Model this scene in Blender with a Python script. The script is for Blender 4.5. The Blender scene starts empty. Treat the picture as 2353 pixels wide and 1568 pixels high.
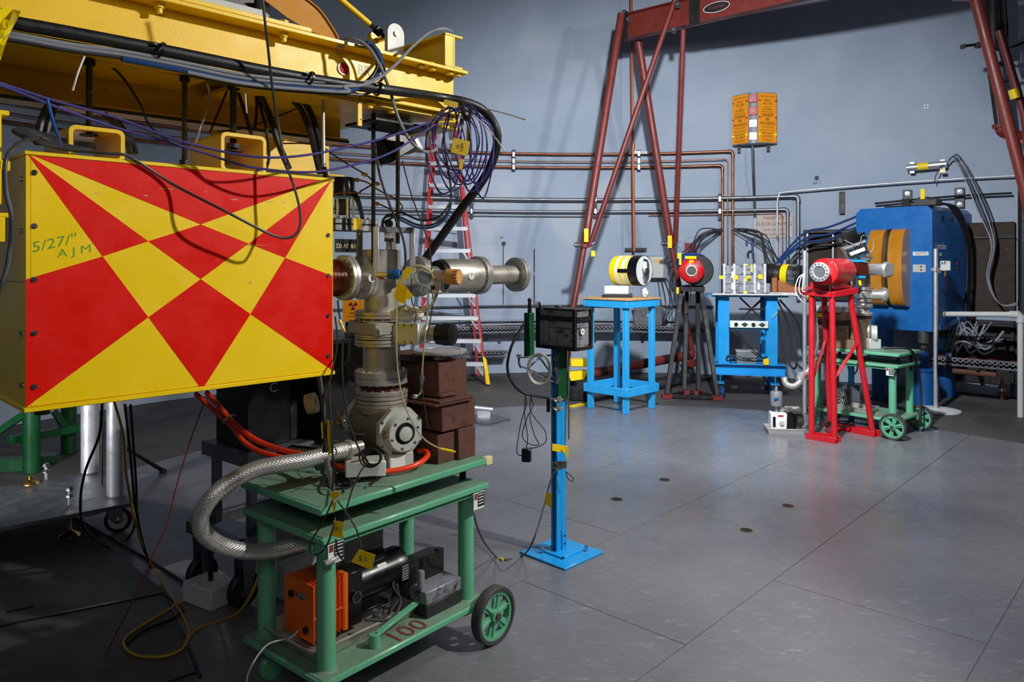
import bpy, bmesh, math, random
from math import sin, cos, pi, sqrt, radians
from mathutils import Vector, Matrix
random.seed(7)
V = Vector
SC = bpy.context.scene
COL = SC.collection
# ---------------------------------------------------------------- camera, light, exposure
FPX, CX, HY, H = 1720.0, 1176.5, 600.0, 1.67
cd = bpy.data.cameras.new('camera'); cam = bpy.data.objects.new('camera', cd); COL.objects.link(cam)
cam.location = (0, 0, H); cam.rotation_euler = (pi/2, 0, 0)
cd.sensor_width = 36; cd.lens = 36*FPX/2353; cd.shift_x = 0; cd.shift_y = -(784-HY)/2353
cd.clip_start = .05; cd.clip_end = 60
SC.camera = cam
W = bpy.data.worlds.new('world'); SC.world = W; W.use_nodes = True
W.node_tree.nodes['Background'].inputs[0].default_value = (.55, .62, .75, 1)
W.node_tree.nodes['Background'].inputs[1].default_value = .05
SC.view_settings.view_transform = 'Standard'; SC.view_settings.look = 'None'
SC.view_settings.gamma = 1; SC.view_settings.use_curve_mapping = False
SC.view_settings.exposure = 0.15

def lamp(name, kind, loc, target, power, size=.2, col=(1, 1, 1), spot=90, blend=.5):
    ld = bpy.data.lights.new(name, kind); ld.energy = power; ld.color = col
    if kind == 'AREA': ld.shape = 'DISK'; ld.size = size
    else: ld.shadow_soft_size = size
    if kind == 'SPOT': ld.spot_size = radians(spot); ld.spot_blend = blend
    o = bpy.data.objects.new(name, ld); COL.objects.link(o); o.location = loc
    d = (V(target)-V(loc)); o.rotation_euler = d.to_track_quat('-Z', 'Y').to_euler()
    return o
lamp('strobe_right', 'SPOT', (3.1, 2.3, 3.7), (-.5, 3.0, 1.3), 600, .07, (1, .98, .93), 84, .6)
lamp('strobe_back', 'SPOT', (.95, 3.9, 4.15), (2.3, 9.8, 1.2), 1750, .10, (.90, .95, 1), 98, .8)
lamp('strobe_wall', 'SPOT', (4.2, 4.2, 4.2), (-.4, 11, 1.2), 480, .12, (.9, .95, 1), 80, 1)
lamp('fill_floor', 'SPOT', (2.7, 3.6, 5.8), (2.5, 4.3, 0), 1020, .5, (.97, .97, 1), 70, 1)  # added overhead fill, aimed to brighten the right floor and fall off leftwards
lamp('strobe_left', 'SPOT', (-3.6, 3.3, .9), (-3.0, 6.6, .6), 240, .12, (.95, .97, 1), 80, 1)
lamp('bounce_front', 'AREA', (.4, -1.2, 3.2), (-.6, 3, 1.6), 20, 1.2, (1, .98, .95))

# ---------------------------------------------------------------- measuring helpers (pixel -> real point)
def P(u, v, Y): return V(((u-CX)/FPX*Y, Y, H-(v-HY)/FPX*Y))
def OZ(u, v, z=0):
    Y = FPX*(H-z)/(v-HY); return V(((u-CX)/FPX*Y, Y, z))
LD = V((.697, .717, 0)); ND = V((.717, -.697, 0)); OO = V((-.667, 2.79, 0)); ZZ = V((0, 0, 1))
def F(l, n, z): return OO+LD*l+ND*n+ZZ*z           # frame of the girder and the beam line
def ON(u, v, n):
    d = V(((u-CX)/FPX, 1, -(v-HY)/FPX)); t = (n+OO.dot(ND))/d.dot(ND)
    return V((d.x*t, t, H+d.z*t))
WC = V((1.1, 4.2, 0)); WR = 7.05
def WU(u, off=0.0):
    k = (u-CX)/FPX; R = WR-off
    a = 1+k*k; b = -2*(k*WC.x+WC.y); c = WC.x**2+WC.y**2-R*R
    Y = (-b+sqrt(b*b-4*a*c))/(2*a); return V((k*Y, Y, 0))
def WP(u, v, off=0.0):
    p = WU(u, off); p.z = H-(v-HY)/FPX*p.y; return p
def wframe(u, off=0.0):
    p = WU(u, off); inn = (WC-p); inn.z = 0; inn.normalize(); tan = V((-inn.y, inn.x, 0))
    if tan.x < 0: tan = -tan
    return p, inn, tan

# ---------------------------------------------------------------- geometry collector
class G:
    def __init__(s): s.v = []; s.f = []
    def add(s, vs, fs):
        o = len(s.v); s.v += [V(x) for x in vs]; s.f += [tuple(i+o for i in f) for f in fs]; return s
    def obox(s, c, X, Y, Z, ch=0.0):
        c, X, Y, Z = V(c), V(X), V(Y), V(Z)
        if ch <= 0:
            vs = [c+X*a+Y*b+Z*d for a in (-1, 1) for b in (-1, 1) for d in (-1, 1)]
            return s.add(vs, [(0, 1, 3, 2), (4, 6, 7, 5), (0, 4, 5, 1), (2, 3, 7, 6), (0, 2, 6, 4), (1, 5, 7, 3)])
        lx, ly, lz = X.length, Y.length, Z.length
        ch = min(ch, lx*.45, ly*.45, lz*.45); kx, ky, kz = 1-ch/lx, 1-ch/ly, 1-ch/lz
        vs = []; idx = {}
        for a in (-1, 1):
            for b in (-1, 1):
                for d in (-1, 1):
                    for ax in range(3):
                        q = [a*kx, b*ky, d*kz]; q[ax] = (a, b, d)[ax]
                        idx[(a, b, d, ax)] = len(vs); vs.append(c+X*q[0]+Y*q[1]+Z*q[2])
        fs = []
        for sg in (-1, 1):
            fs.append(tuple(idx[(sg, b, d, 0)] for b, d in ((-1, -1), (1, -1), (1, 1), (-1, 1))))
            fs.append(tuple(idx[(a, sg, d, 1)] for a, d in ((-1, -1), (1, -1), (1, 1), (-1, 1))))
            fs.append(tuple(idx[(a, b, sg, 2)] for a, b in ((-1, -1), (1, -1), (1, 1), (-1, 1))))
        for a in (-1, 1):
            for b in (-1, 1):
                fs.append((idx[(a, b, -1, 0)], idx[(a, b, 1, 0)], idx[(a, b, 1, 1)], idx[(a, b, -1, 1)]))
                fs.append((idx[(a, -1, b, 0)], idx[(a, 1, b, 0)], idx[(a, 1, b, 2)], idx[(a, -1, b, 2)]))
                fs.append((idx[(-1, a, b, 1)], idx[(1, a, b, 1)], idx[(1, a, b, 2)], idx[(-1, a, b, 2)]))
                for d in (-1, 1): fs.append(tuple(idx[(a, b, d, k)] for k in range(3)))
        return s.add(vs, fs)
    def box(s, c, size, d=(1, 0, 0), ch=0.002):
        x = V((d[0], d[1], 0)).normalized(); y = V((-x.y, x.x, 0))
        return s.obox(c, x*size[0]/2, y*size[1]/2, ZZ*size[2]/2, ch)
    def fbox(s, l0, l1, n0, n1, z0, z1, ch=0.0015):
        return s.obox(F((l0+l1)/2, (n0+n1)/2, (z0+z1)/2), LD*abs(l1-l0)/2, ND*abs(n1-n0)/2, ZZ*abs(z1-z0)/2, ch)
    def bar(s, a, b, w, h, up=ZZ, ch=0.0015):
        a, b = V(a), V(b); x = (b-a); L = x.length; x.normalize(); up = V(up)
        y = up.cross(x)
        if y.length < 1e-4: y = V((1, 0, 0)).cross(x)
        y.normalize(); z = x.cross(y)
        return s.obox((a+b)/2, x*L/2, y*w/2, z*h/2, ch)
    def lathe(s, a, ax, prof, n=24, hx=None, sq=1.0):
        a = V(a); ax = V(ax).normalized()
        h = V(hx) if hx else (ZZ if abs(ax.z) < .9 else V((1, 0, 0)))
        x = (h-ax*h.dot(ax)).normalized(); y = ax.cross(x)
        vs = []; rows = []
        for t, r in prof:
            if r <= 1e-7: rows.append([len(vs)]*n); vs.append(a+ax*t)
            else:
                rows.append(list(range(len(vs), len(vs)+n)))
                vs += [a+ax*t+(x*cos(2*pi*k/n)+y*sin(2*pi*k/n)*sq)*r for k in range(n)]
        fs = []
        for i in range(len(rows)-1):
            A, B = rows[i], rows[i+1]
            for k in range(n):
                q = [A[k], A[(k+1) % n], B[(k+1) % n], B[k]]
                o = []
                for e in q:
                    if e not in o: o.append(e)
                if len(o) > 2: fs.append(tuple(o))
        return s.add(vs, fs)
    def cyl(s, a, b, r, r2=None, n=20, cap=True):
        a, b = V(a), V(b); L = (b-a).length; r2 = r if r2 is None else r2
        pr = [(0, r), (L, r2)]
        if cap: pr = [(0, 0)]+pr+[(L, 0)]
        return s.lathe(a, b-a, pr, n)
    def pipe(s, a, b, ro, ri, n=24):
        a, b = V(a), V(b); L = (b-a).length
        return s.lathe(a, b-a, [(0, ri), (0, ro), (L, ro), (L, ri), (0, ri)], n)
    def tube(s, pts, r, n=8, closed=False, cap=True):
        pts = [V(p) for p in pts]; N = len(pts); vs = []; x = None
        for i in range(N):
            if closed: t = pts[(i+1) % N]-pts[i-1]
            else: t = pts[min(i+1, N-1)]-pts[max(i-1, 0)]
            if t.length < 1e-9: t = V((0, 0, 1))
            t.normalize()
            if x is None:
                h = ZZ if abs(t.z) < .9 else V((1, 0, 0)); x = (h-t*h.dot(t)).normalized()
            else:
                x = x-t*x.dot(t)
                x = x.normalized() if x.length > 1e-6 else t.orthogonal().normalized()
            y = t.cross(x); rr = r[i] if isinstance(r, (list, tuple)) else r
            vs += [pts[i]+(x*cos(2*pi*k/n)+y*sin(2*pi*k/n))*rr for k in range(n)]
        fs = []
        for i in range(N if closed else N-1):
            j = (i+1) % N
            for k in range(n): fs.append((i*n+k, i*n+(k+1) % n, j*n+(k+1) % n, j*n+k))
        if cap and not closed:
            fs.append(tuple(range(n))); fs.append(tuple((N-1)*n+k for k in range(n)))
        return s.add(vs, fs)
    def prism(s, poly, vec):
        poly = [V(p) for p in poly]; vec = V(vec); n = len(poly)
        fs = [tuple(range(n)), tuple(range(n, 2*n))]+[(i, (i+1) % n, (i+1) % n+n, i+n) for i in range(n)]
        return s.add(poly+[p+vec for p in poly], fs)
    def sph(s, c, r, n=16, m=8, sc=(1, 1, 1), jit=0):
        c = V(c); vs = []; fs = []
        for i in range(m+1):
            for k in range(n):
                a = pi*i/m; b = 2*pi*k/n; q = r*(1+random.uniform(-jit, jit))
                vs.append(c+V((q*sin(a)*cos(b)*sc[0], q*sin(a)*sin(b)*sc[1], q*cos(a)*sc[2])))
        for i in range(m):
            for k in range(n): fs.append((i*n+k, i*n+(k+1) % n, (i+1)*n+(k+1) % n, (i+1)*n+k))
        return s.add(vs, fs)
    def hexbolt(s, p, d, r=.008, h=.006):
        p = V(p); d = V(d).normalized()
        s.lathe(p-d*.001, d, [(0, 0), (0, r*1.35), (.0015, r*1.35), (.0015, 0)], 12)
        s.lathe(p, d, [(0, 0), (0, r), (h*.8, r), (h, r*.8), (h, 0)], 6); return s
    def spring(s, a, b, r, wr, turns, n=6):
        a, b = V(a), V(b); ax = (b-a); L = ax.length; ax.normalize()
        h = ZZ if abs(ax.z) < .9 else V((1, 0, 0)); x = (h-ax*h.dot(ax)).normalized(); y = ax.cross(x)
        N = int(turns*14)
        return s.tube([a+ax*L*i/N+(x*cos(2*pi*turns*i/N)+y*sin(2*pi*turns*i/N))*r for i in range(N+1)], wr, n)
    def thread(s, a, b, r, pitch=.006, n=10):
        a, b = V(a), V(b); L = (b-a).length; k = max(2, int(L/pitch)); pr = [(0, 0)]
        for i in range(k): pr += [(L*i/k, r*.86), (L*(i+.5)/k, r)]
        pr += [(L, r*.86), (L, 0)]
        return s.lathe(a, b-a, pr, n)

def spl(pts, k=8, closed=False):
    pts = [V(p) for p in pts]; N = len(pts); out = []
    rng = range(N) if closed else range(N-1)
    for i in rng:
        if closed: p0, p1, p2, p3 = pts[i-1], pts[i], pts[(i+1) % N], pts[(i+2) % N]
        else: p0, p1, p2, p3 = pts[max(i-1, 0)], pts[i], pts[i+1], pts[min(i+2, N-1)]
        for j in range(k):
            t = j/k
            out.append(.5*((2*p1)+(p2-p0)*t+(2*p0-5*p1+4*p2-p3)*t*t+(3*p1-p0-3*p2+p3)*t**3))
    if not closed: out.append(pts[-1])
    return out

# ---------------------------------------------------------------- objects
def mesh_of(name, g, mat, base=V((0, 0, 0)), rz=0.0, ang=38):
    me = bpy.data.meshes.new(name)
    if rz: R = Matrix.Rotation(-rz, 3, 'Z'); vs = [R @ (v-base) for v in g.v]
    else: vs = [v-base for v in g.v]
    me.from_pydata([tuple(v) for v in vs], [], g.f)
    bm = bmesh.new(); bm.from_mesh(me)
    bmesh.ops.recalc_face_normals(bm, faces=bm.faces); bm.to_mesh(me); bm.free()
    me.materials.append(mat)
    me.polygons.foreach_set('use_smooth', [True]*len(me.polygons))
    me.set_sharp_from_angle(angle=radians(ang))
    me.update(); return me
def T(name, label, cat, base=(0, 0, 0), group=None, rz=0.0):
    o = bpy.data.objects.new(name, None); COL.objects.link(o); o.empty_display_size = .05
    o.location = base; o.rotation_euler = (0, 0, rz)
    if cat is None: o['kind'] = 'structure'
    else: o['category'] = cat; o['label'] = label
    if group: o['group'] = group
    return o
def part(t, name, g, mat, label=None, kind=None, ang=38, local=False):
    if local: me = mesh_of(name, g, mat, ang=ang)
    else:
        if 'wb' in t.keys(): b = V(t['wb']); rz = 0
        else: b = V(t.location); rz = t.rotation_euler.z
        me = mesh_of(name, g, mat, b, rz, ang)
    o = bpy.data.objects.new(name, me); COL.objects.link(o); o.parent = t
    if 'wb' in t.keys(): pass
    if label: o['label'] = label
    if kind: o['kind'] = kind
    return o
def sub(t, p, name, g, mat, label=None, kind=None, ang=38, local=False):
    """sub-part: child of part p of thing t (parts sit at the thing's origin)"""
    if local: me = mesh_of(name, g, mat, ang=ang)
    else:
        root = t if t.parent is None else t
        me = mesh_of(name, g, mat, V(root.location), root.rotation_euler.z, ang)
    o = bpy.data.objects.new(name, me); COL.objects.link(o); o.parent = p
    if label: o['label'] = label
    if kind: o['kind'] = kind
    return o
def solo(name, label, cat, g, mat, group=None, kind=None, ang=38):
    xs = [v.x for v in g.v]; ys = [v.y for v in g.v]; zs = [v.z for v in g.v]
    b = V(((min(xs)+max(xs))/2, (min(ys)+max(ys))/2, min(zs)))
    o = bpy.data.objects.new(name, mesh_of(name, g, mat, b, 0, ang)); COL.objects.link(o); o.location = b
    if cat is None: o['kind'] = 'structure'
    else: o['category'] = cat; o['label'] = label
    if group: o['group'] = group
    if kind: o['kind'] = kind
    return o
def cable(name, label, cat, pts, r, mat, group=None, n=8, k=8):
    return solo(name, label, cat, G().tube(spl(pts, k), r, n), mat, group)
def dup(t, loc, rz, label):
    """copy of a thing with its parts and sub-parts"""
    r = t.copy(); COL.objects.link(r); r.location = loc; r.rotation_euler = (0, 0, rz); r['label'] = label
    for c in [c for c in t.children]:
        d = c.copy(); COL.objects.link(d); d.parent = r
        for e in [e for e in c.children]:
            h = e.copy(); COL.objects.link(h); h.parent = d
    return r
def text(t, s, size, pos, xd, yd, mat, p=None, depth=.0006, name='lettering', al='CENTER', sx=1.0, sp=1.0, mirror=False):
    cu = bpy.data.curves.new(name, 'FONT'); cu.body = s; cu.size = size; cu.extrude = depth/2
    cu.align_x = al; cu.align_y = 'CENTER'; cu.space_line = sp; cu.resolution_u = 2; cu.offset = 0
    to = bpy.data.objects.new('tmp', cu); COL.objects.link(to)
    bpy.context.view_layer.update()
    me = bpy.data.meshes.new_from_object(to.evaluated_get(bpy.context.evaluated_depsgraph_get()))
    bpy.data.objects.remove(to); bpy.data.curves.remove(cu)
    xd = V(xd).normalized()*sx; yd = V(yd).normalized(); zd = xd.normalized().cross(yd)
    b = V(t.location); R = Matrix.Rotation(-t.rotation_euler.z, 3, 'Z')
    pos = V(pos)
    for v in me.vertices:
        w = pos+xd*v.co.x+yd*v.co.y+zd*v.co.z
        v.co = R @ (w-b)
    me.materials.clear(); me.materials.append(mat); me.name = name
    o = bpy.data.objects.new(name, me); COL.objects.link(o); o.parent = p or t
    return o

# ---------------------------------------------------------------- materials
def lin(c): return tuple(((x/255)/12.92 if x/255 <= .04045 else ((x/255+.055)/1.055)**2.4) for x in c)+(1,)
def mat(name, c, rough=.5, metal=0.0, var=.12, vs=6, bump=.0, bs=120, wear=None, coat=0.0, trans=0.0, alpha=1, spec=.5, emit=0, rvar=.12, stretch=None):
    m = bpy.data.materials.new(name); m.use_nodes = True; nt = m.node_tree; N = nt.nodes; K = nt.links
    b = N['Principled BSDF']; tc = N.new('ShaderNodeTexCoord'); src = tc.outputs['Object']
    if stretch:
        mp = N.new('ShaderNodeMapping'); mp.inputs['Scale'].default_value = stretch; K.new(src, mp.inputs[0]); src = mp.outputs[0]
    col = lin(c); b.inputs['Metallic'].default_value = metal
    nz = N.new('ShaderNodeTexNoise'); nz.inputs['Scale'].default_value = vs; nz.inputs['Detail'].default_value = 5; nz.inputs['Roughness'].default_value = .65
    K.new(src, nz.inputs[0])
    mx = N.new('ShaderNodeMix'); mx.data_type = 'RGBA'; K.new(nz.outputs[0], mx.inputs[0])
    mx.inputs[6].default_value = tuple(max(0, x*(1-var*1.6)) for x in col[:3])+(1,)
    mx.inputs[7].default_value = tuple(min(1, x*(1+var*1.6)) for x in col[:3])+(1,)
    out = mx.outputs[2]
    rr = N.new('ShaderNodeMapRange'); rr.inputs[1].default_value = .3; rr.inputs[2].default_value = .7
    rr.inputs[3].default_value = max(.02, rough-rvar); rr.inputs[4].default_value = min(1, rough+rvar)
    K.new(nz.outputs[0], rr.inputs[0]); K.new(rr.outputs[0], b.inputs['Roughness'])
    if wear:
        wc, ws, th = wear[:3]
        n2 = N.new('ShaderNodeTexNoise'); n2.inputs['Scale'].default_value = ws; n2.inputs['Detail'].default_value = 8; n2.inputs['Roughness'].default_value = .7
        K.new(src, n2.inputs[0])
        r2 = N.new('ShaderNodeMapRange'); r2.inputs[1].default_value = th; r2.inputs[2].default_value = th+(wear[3] if len(wear) > 3 else .04)
        K.new(n2.outputs[0], r2.inputs[0])
        m2 = N.new('ShaderNodeMix'); m2.data_type = 'RGBA'; K.new(r2.outputs[0], m2.inputs[0]); K.new(out, m2.inputs[6])
        m2.inputs[7].default_value = lin(wc); out = m2.outputs[2]
    K.new(out, b.inputs['Base Color'])
    if bump:
        n3 = N.new('ShaderNodeTexNoise'); n3.inputs['Scale'].default_value = bs; n3.inputs['Detail'].default_value = 3
        K.new(src, n3.inputs[0])
        bp = N.new('ShaderNodeBump'); bp.inputs['Strength'].default_value = bump; bp.inputs['Distance'].default_value = .003
        K.new(n3.outputs[0], bp.inputs['Height']); K.new(bp.outputs[0], b.inputs['Normal'])
    b.inputs['Coat Weight'].default_value = coat; b.inputs['Coat Roughness'].default_value = .15
    b.inputs['Transmission Weight'].default_value = trans; b.inputs['Alpha'].default_value = alpha
    b.inputs['Specular IOR Level'].default_value = spec
    if emit: b.inputs['Emission Color'].default_value = col; b.inputs['Emission Strength'].default_value = emit
    return m
M = {}
M['yel'] = mat('yellow_paint', (238, 196, 12), .42, var=.06, bump=.25, bs=260, wear=((150, 120, 30), 14, .70), coat=.15)
M['yel2'] = mat('yellow_box_paint', (252, 212, 0), .4, var=.03, bump=.08, bs=200, wear=((190, 150, 30), 11, .745), coat=.2)
M['red2'] = mat('red_sign_paint', (228, 20, 2), .42, var=.06, vs=9, bump=.06, wear=((246, 100, 40), 16, .72, .05), spec=.3)
M['mark'] = mat('green_marker', (96, 150, 40), .6)
M['alu'] = mat('aluminium', (208, 210, 212), .38, .65, .08, 9, .1, 300, rvar=.1)
M['aluD'] = mat('dull_aluminium', (140, 142, 146), .5, 1, .14, 9, .15, 200, wear=((90, 90, 92), 7, .6, .12))
M['ss'] = mat('stainless_steel', (208, 205, 199), .33, .72, .06, 12, .05, 400, rvar=.08)
M['ssd'] = mat('brushed_stainless', (186, 180, 168), .42, .7, .12, 10, .12, 180, rvar=.1)
M['chrome'] = mat('polished_metal', (222, 224, 226), .22, .9, .03, rvar=.04)
M['zinc'] = mat('zinc_bolt', (180, 184, 188), .25, 1, .1, 60)
M['blk'] = mat('black_rubber', (18, 18, 20), .5, var=.2, vs=30)
M['blkp'] = mat('black_plastic', (14, 14, 15), .35, var=.2)
M['blkm'] = mat('black_steel', (34, 32, 31), .5, .3, .3, 12, .2, 90, wear=((70, 62, 56), 9, .58, .1))
M['rod'] = mat('oiled_threaded_steel', (72, 66, 58), .42, .8, .2, 30)
M['cgry'] = mat('grey_cable', (128, 132, 138), .45, var=.08)
M['cdk'] = mat('dark_grey_cable', (52, 54, 58), .45, var=.1)
M['cpur'] = mat('violet_cable', (62, 58, 128), .5, var=.08)
M['cblu'] = mat('blue_cable', (16, 58, 112), .45, var=.08)
M['cred'] = mat('dark_red_wire', (120, 18, 30), .45)
M['cyel'] = mat('ochre_cable', (178, 138, 30), .5, var=.1)
M['corg'] = mat('orange_hose', (235, 62, 14), .35, var=.05, coat=.2)
M['clear'] = mat('clear_tubing', (225, 218, 170), .15, var=.03, trans=.55, spec=.6)
M['cop'] = mat('copper', (142, 90, 64), .35, .9, .15, 14, .1, 60, wear=((84, 56, 44), 8, .55, .12))
M['coporg'] = mat('orange_painted_copper', (190, 92, 52), .4, .3, .1)
M['brass'] = mat('brass', (196, 156, 84), .3, 1, .1)
M['bluc'] = mat('cyan_blue_paint', (20, 148, 216), .4, var=.05, bump=.15, bs=60, wear=((150, 190, 215), 9, .69, .06), coat=.15)
M['bluw'] = mat('sky_blue_painted_wood', (38, 160, 224), .55, var=.07, vs=10, bump=.3, bs=50, stretch=(1, 1, .3))
M['bluT'] = mat('turquoise_blue_paint', (34, 142, 196), .4, var=.08, coat=.15)
M['bluM'] = mat('magnet_blue_paint', (12, 96, 166), .42, var=.10, bump=.2, bs=120, wear=((176, 196, 214), 16, .715, .02), coat=.1)
M['bluD'] = mat('deep_blue_paint', (12, 78, 138), .45, var=.12, coat=.1)
M['grnc'] = mat('seafoam_green_paint', (94, 168, 130), .42, var=.08, bump=.15, bs=90, wear=((46, 52, 46), 13, .70, .04), coat=.2)
M['grnd'] = mat('dusty_green_paint', (106, 138, 114), .65, var=.16, vs=7, bump=.1, bs=90, wear=((108, 104, 88), 5, .54, .16))
M['grnk'] = mat('dark_green_paint', (10, 74, 38), .4, var=.15, coat=.2)
M['redg'] = mat('oxide_red_paint', (112, 42, 34), .45, var=.12, vs=8, bump=.1, wear=((70, 34, 30), 8, .62, .08))
M['redb'] = mat('bright_red_paint', (186, 24, 34), .38, var=.08, bump=.1, wear=((120, 50, 40), 13, .70, .04), coat=.25)
M['redw'] = mat('worn_red_paint', (206, 26, 30), .4, var=.1, bump=.15, wear=((128, 104, 92), 10, .56, .06), coat=.15)
M['redl'] = mat('ladder_red_fibreglass', (184, 34, 34), .4, var=.06)
M['org'] = mat('orange_pump_enamel', (228, 98, 14), .45, var=.06, bump=.15, bs=200)
M['rust'] = mat('rusty_brown_steel', (92, 58, 46), .75, .1, .22, 16, .35, 160, wear=((64, 36, 28), 24, .56, .08))
M['rustd'] = mat('dark_rusted_steel', (52, 40, 32), .75, .2, .3, 10, .3, 80, wear=((96, 62, 40), 8, .60, .1))
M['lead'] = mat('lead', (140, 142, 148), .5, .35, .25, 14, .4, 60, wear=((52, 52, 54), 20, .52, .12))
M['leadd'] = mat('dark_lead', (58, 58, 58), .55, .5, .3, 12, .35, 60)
M['wht'] = mat('white_enamel', (226, 226, 222), .35, var=.03)
M['lgry'] = mat('light_grey_enamel', (178, 180, 172), .42, var=.05, bump=.08)
M['mgry'] = mat('mid_grey_enamel', (116, 120, 122), .45, var=.08)
M['pap'] = mat('paper_label', (222, 222, 216), .7, var=.03)
M['ink'] = mat('black_ink', (16, 16, 18), .6)
M['stred'] = mat('stencil_red', (120, 48, 44), .7)
M['tape'] = mat('yellow_tape', (248, 208, 10), .35, var=.06, coat=.3)
M['sgn'] = mat('amber_sign', (240, 150, 14), .45, var=.05)
M['kapt'] = mat('amber_varnished_coil', (186, 122, 30), .25, var=.22, vs=9, bump=.2, bs=30, wear=((120, 70, 20), 10, .60, .1), coat=.7, stretch=(1, 1, .35))
M['wirec'] = mat('enamelled_copper_winding', (92, 34, 22), .3, .5, .15, coat=.4)
M['foil'] = mat('crumpled_foil', (205, 205, 200), .25, 1, .12, 20, .9, 26)
M['lens'] = mat('red_lens', (186, 14, 30), .45)
M['tan'] = mat('tan_plastic', (206, 150, 84), .45)
M['woodp'] = mat('pine_plywood', (204, 158, 104), .6, var=.15, vs=14, stretch=(1, 8, 1))
M['woodb'] = mat('brown_stained_wood', (150, 86, 40), .55, var=.2, vs=12, stretch=(6, 1, 1))
M['foam'] = mat('white_plastic_block', (206, 208, 204), .5, var=.06, bump=.2, bs=30)
M['bag'] = mat('canvas_strap', (190, 126, 20), .7, var=.15, bump=.2)
M['maroon'] = mat('maroon_insulator', (74, 22, 22), .4, var=.1)
M['cast'] = mat('cast_iron_grey', (74, 74, 72), .55, .4, .2, 14, .3, 80)
M['blued'] = mat('blue_plastic', (14, 96, 176), .35)
M['glass'] = mat('clear_glass', (230, 235, 235), .05, trans=.8)
M['pvc'] = mat('white_pvc', (188, 188, 184), .4, var=.08)
M['tarp'] = mat('blue_tarp', (14, 62, 132), .5, var=.15, bump=.8, bs=14)
M['magenta'] = mat('purple_trefoil', (110, 14, 80), .5)
M['led'] = mat('green_led', (190, 230, 20), .3, emit=.6)
M['rope'] = mat('hemp_rope', (160, 140, 110), .8, var=.2)
# wall: painted concrete with patched plaster areas; floors: scuffed painted slabs
def nmix(nt, f, a, b):
    m = nt.nodes.new('ShaderNodeMix'); m.data_type = 'RGBA'
    nt.links.new(f, m.inputs[0])
    for i, s_ in ((6, a), (7, b)):
        if isinstance(s_, tuple): m.inputs[i].default_value = s_
        else: nt.links.new(s_, m.inputs[i])
    return m.outputs[2]
def rough_surface(name, c0, c1, patch, rough, r2, scr, bump):
    m = bpy.data.materials.new(name); m.use_nodes = True; nt = m.node_tree; N = nt.nodes; K = nt.links; b = N['Principled BSDF']
    tc = N.new('ShaderNodeTexCoord').outputs['Object']
    def noise(sc, det=6, ro=.6, st=None, dist=0):
        n = N.new('ShaderNodeTexNoise'); n.inputs['Scale'].default_value = sc; n.inputs['Detail'].default_value = det
        n.inputs['Roughness'].default_value = ro; n.inputs['Distortion'].default_value = dist
        if st:
            mp = N.new('ShaderNodeMapping'); mp.inputs['Scale'].default_value = st; mp.inputs['Rotation'].default_value = (0, 0, .4)
            K.new(tc, mp.inputs[0]); K.new(mp.outputs[0], n.inputs[0])
        else: K.new(tc, n.inputs[0])
        return n.outputs[0]
    def rng(s_, a, z, lo=0, hi=1):
        r = N.new('ShaderNodeMapRange'); r.inputs[1].default_value = a; r.inputs[2].default_value = z
        r.inputs[3].default_value = lo; r.inputs[4].default_value = hi; K.new(s_, r.inputs[0]); return r.outputs[0]
    col = nmix(nt, rng(noise(1.1), .35, .65), lin(c0), lin(c1))
    col = nmix(nt, rng(noise(scr[1], 8, .75, scr[3] if len(scr) > 3 else None, 1.5), scr[2], scr[2]+.1, 0, scr[4] if len(scr) > 4 else .6), col, lin(scr[0]))
    if patch: col = nmix(nt, rng(noise(patch[1], 2, .4), patch[2], patch[2]+.03, 0, patch[3]), col, lin(patch[0]))
    K.new(col, b.inputs['Base Color'])
    K.new(rng(noise(3.5, 8, .7, None, .6), .3, .7, rough, r2), b.inputs['Roughness'])
    bp = N.new('ShaderNodeBump'); bp.inputs['Strength'].default_value = bump; bp.inputs['Distance'].default_value = .004
    K.new(noise(35, 6, .6), bp.inputs['Height']); K.new(bp.outputs[0], b.inputs['Normal'])
    return m
M['wall'] = rough_surface('painted_wall', (145, 157, 174), (158, 168, 183), ((176, 180, 186), .55, .60, .5), .75, .9, ((120, 128, 146), 2.2, .62), .25)
M['slab'] = rough_surface('scuffed_floor_paint', (98, 99, 104), (114, 114, 117), None, .17, .36, ((158, 160, 166), 9, .56, (1, 5, 1), .55), .12)
M['conc'] = rough_surface('dirty_concrete', (66, 64, 60), (84, 82, 78), ((58, 54, 50), .9, .55, .6), .5, .75, ((110, 106, 98), 6, .62, (1, 4, 1), .4), .3)
M['ceil'] = rough_surface('ceiling_concrete', (120, 124, 130), (130, 134, 140), None, .8, .9, ((110, 112, 118), 3, .6), .2)

# ---------------------------------------------------------------- room
g = G()
for i in range(96):
    a0, a1 = 2*pi*i/96, 2*pi*(i+1)/96
    p = [WC+V((cos(a), sin(a), 0))*WR for a in (a0, a1)]; q = [WC+V((cos(a), sin(a), 0))*(WR+.25) for a in (a0, a1)]
    g.add([p[0], p[1], p[1]+ZZ*7.2, p[0]+ZZ*7.2, q[0], q[1], q[1]+ZZ*7.2, q[0]+ZZ*7.2], [(0, 1, 2, 3), (4, 7, 6, 5), (3, 2, 6, 7)])
solo('wall_back', None, None, g, M['wall'], ang=20)
solo('ceiling', None, None, G().cyl(WC+ZZ*7.2, WC+ZZ*7.3, WR+.2, n=96), M['ceil'])
fl = solo('floor', None, None, G().cyl(WC-ZZ*.12, WC-ZZ*.004, WR+.2, n=96), M['conc'])
fl.location = fl.location
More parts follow.
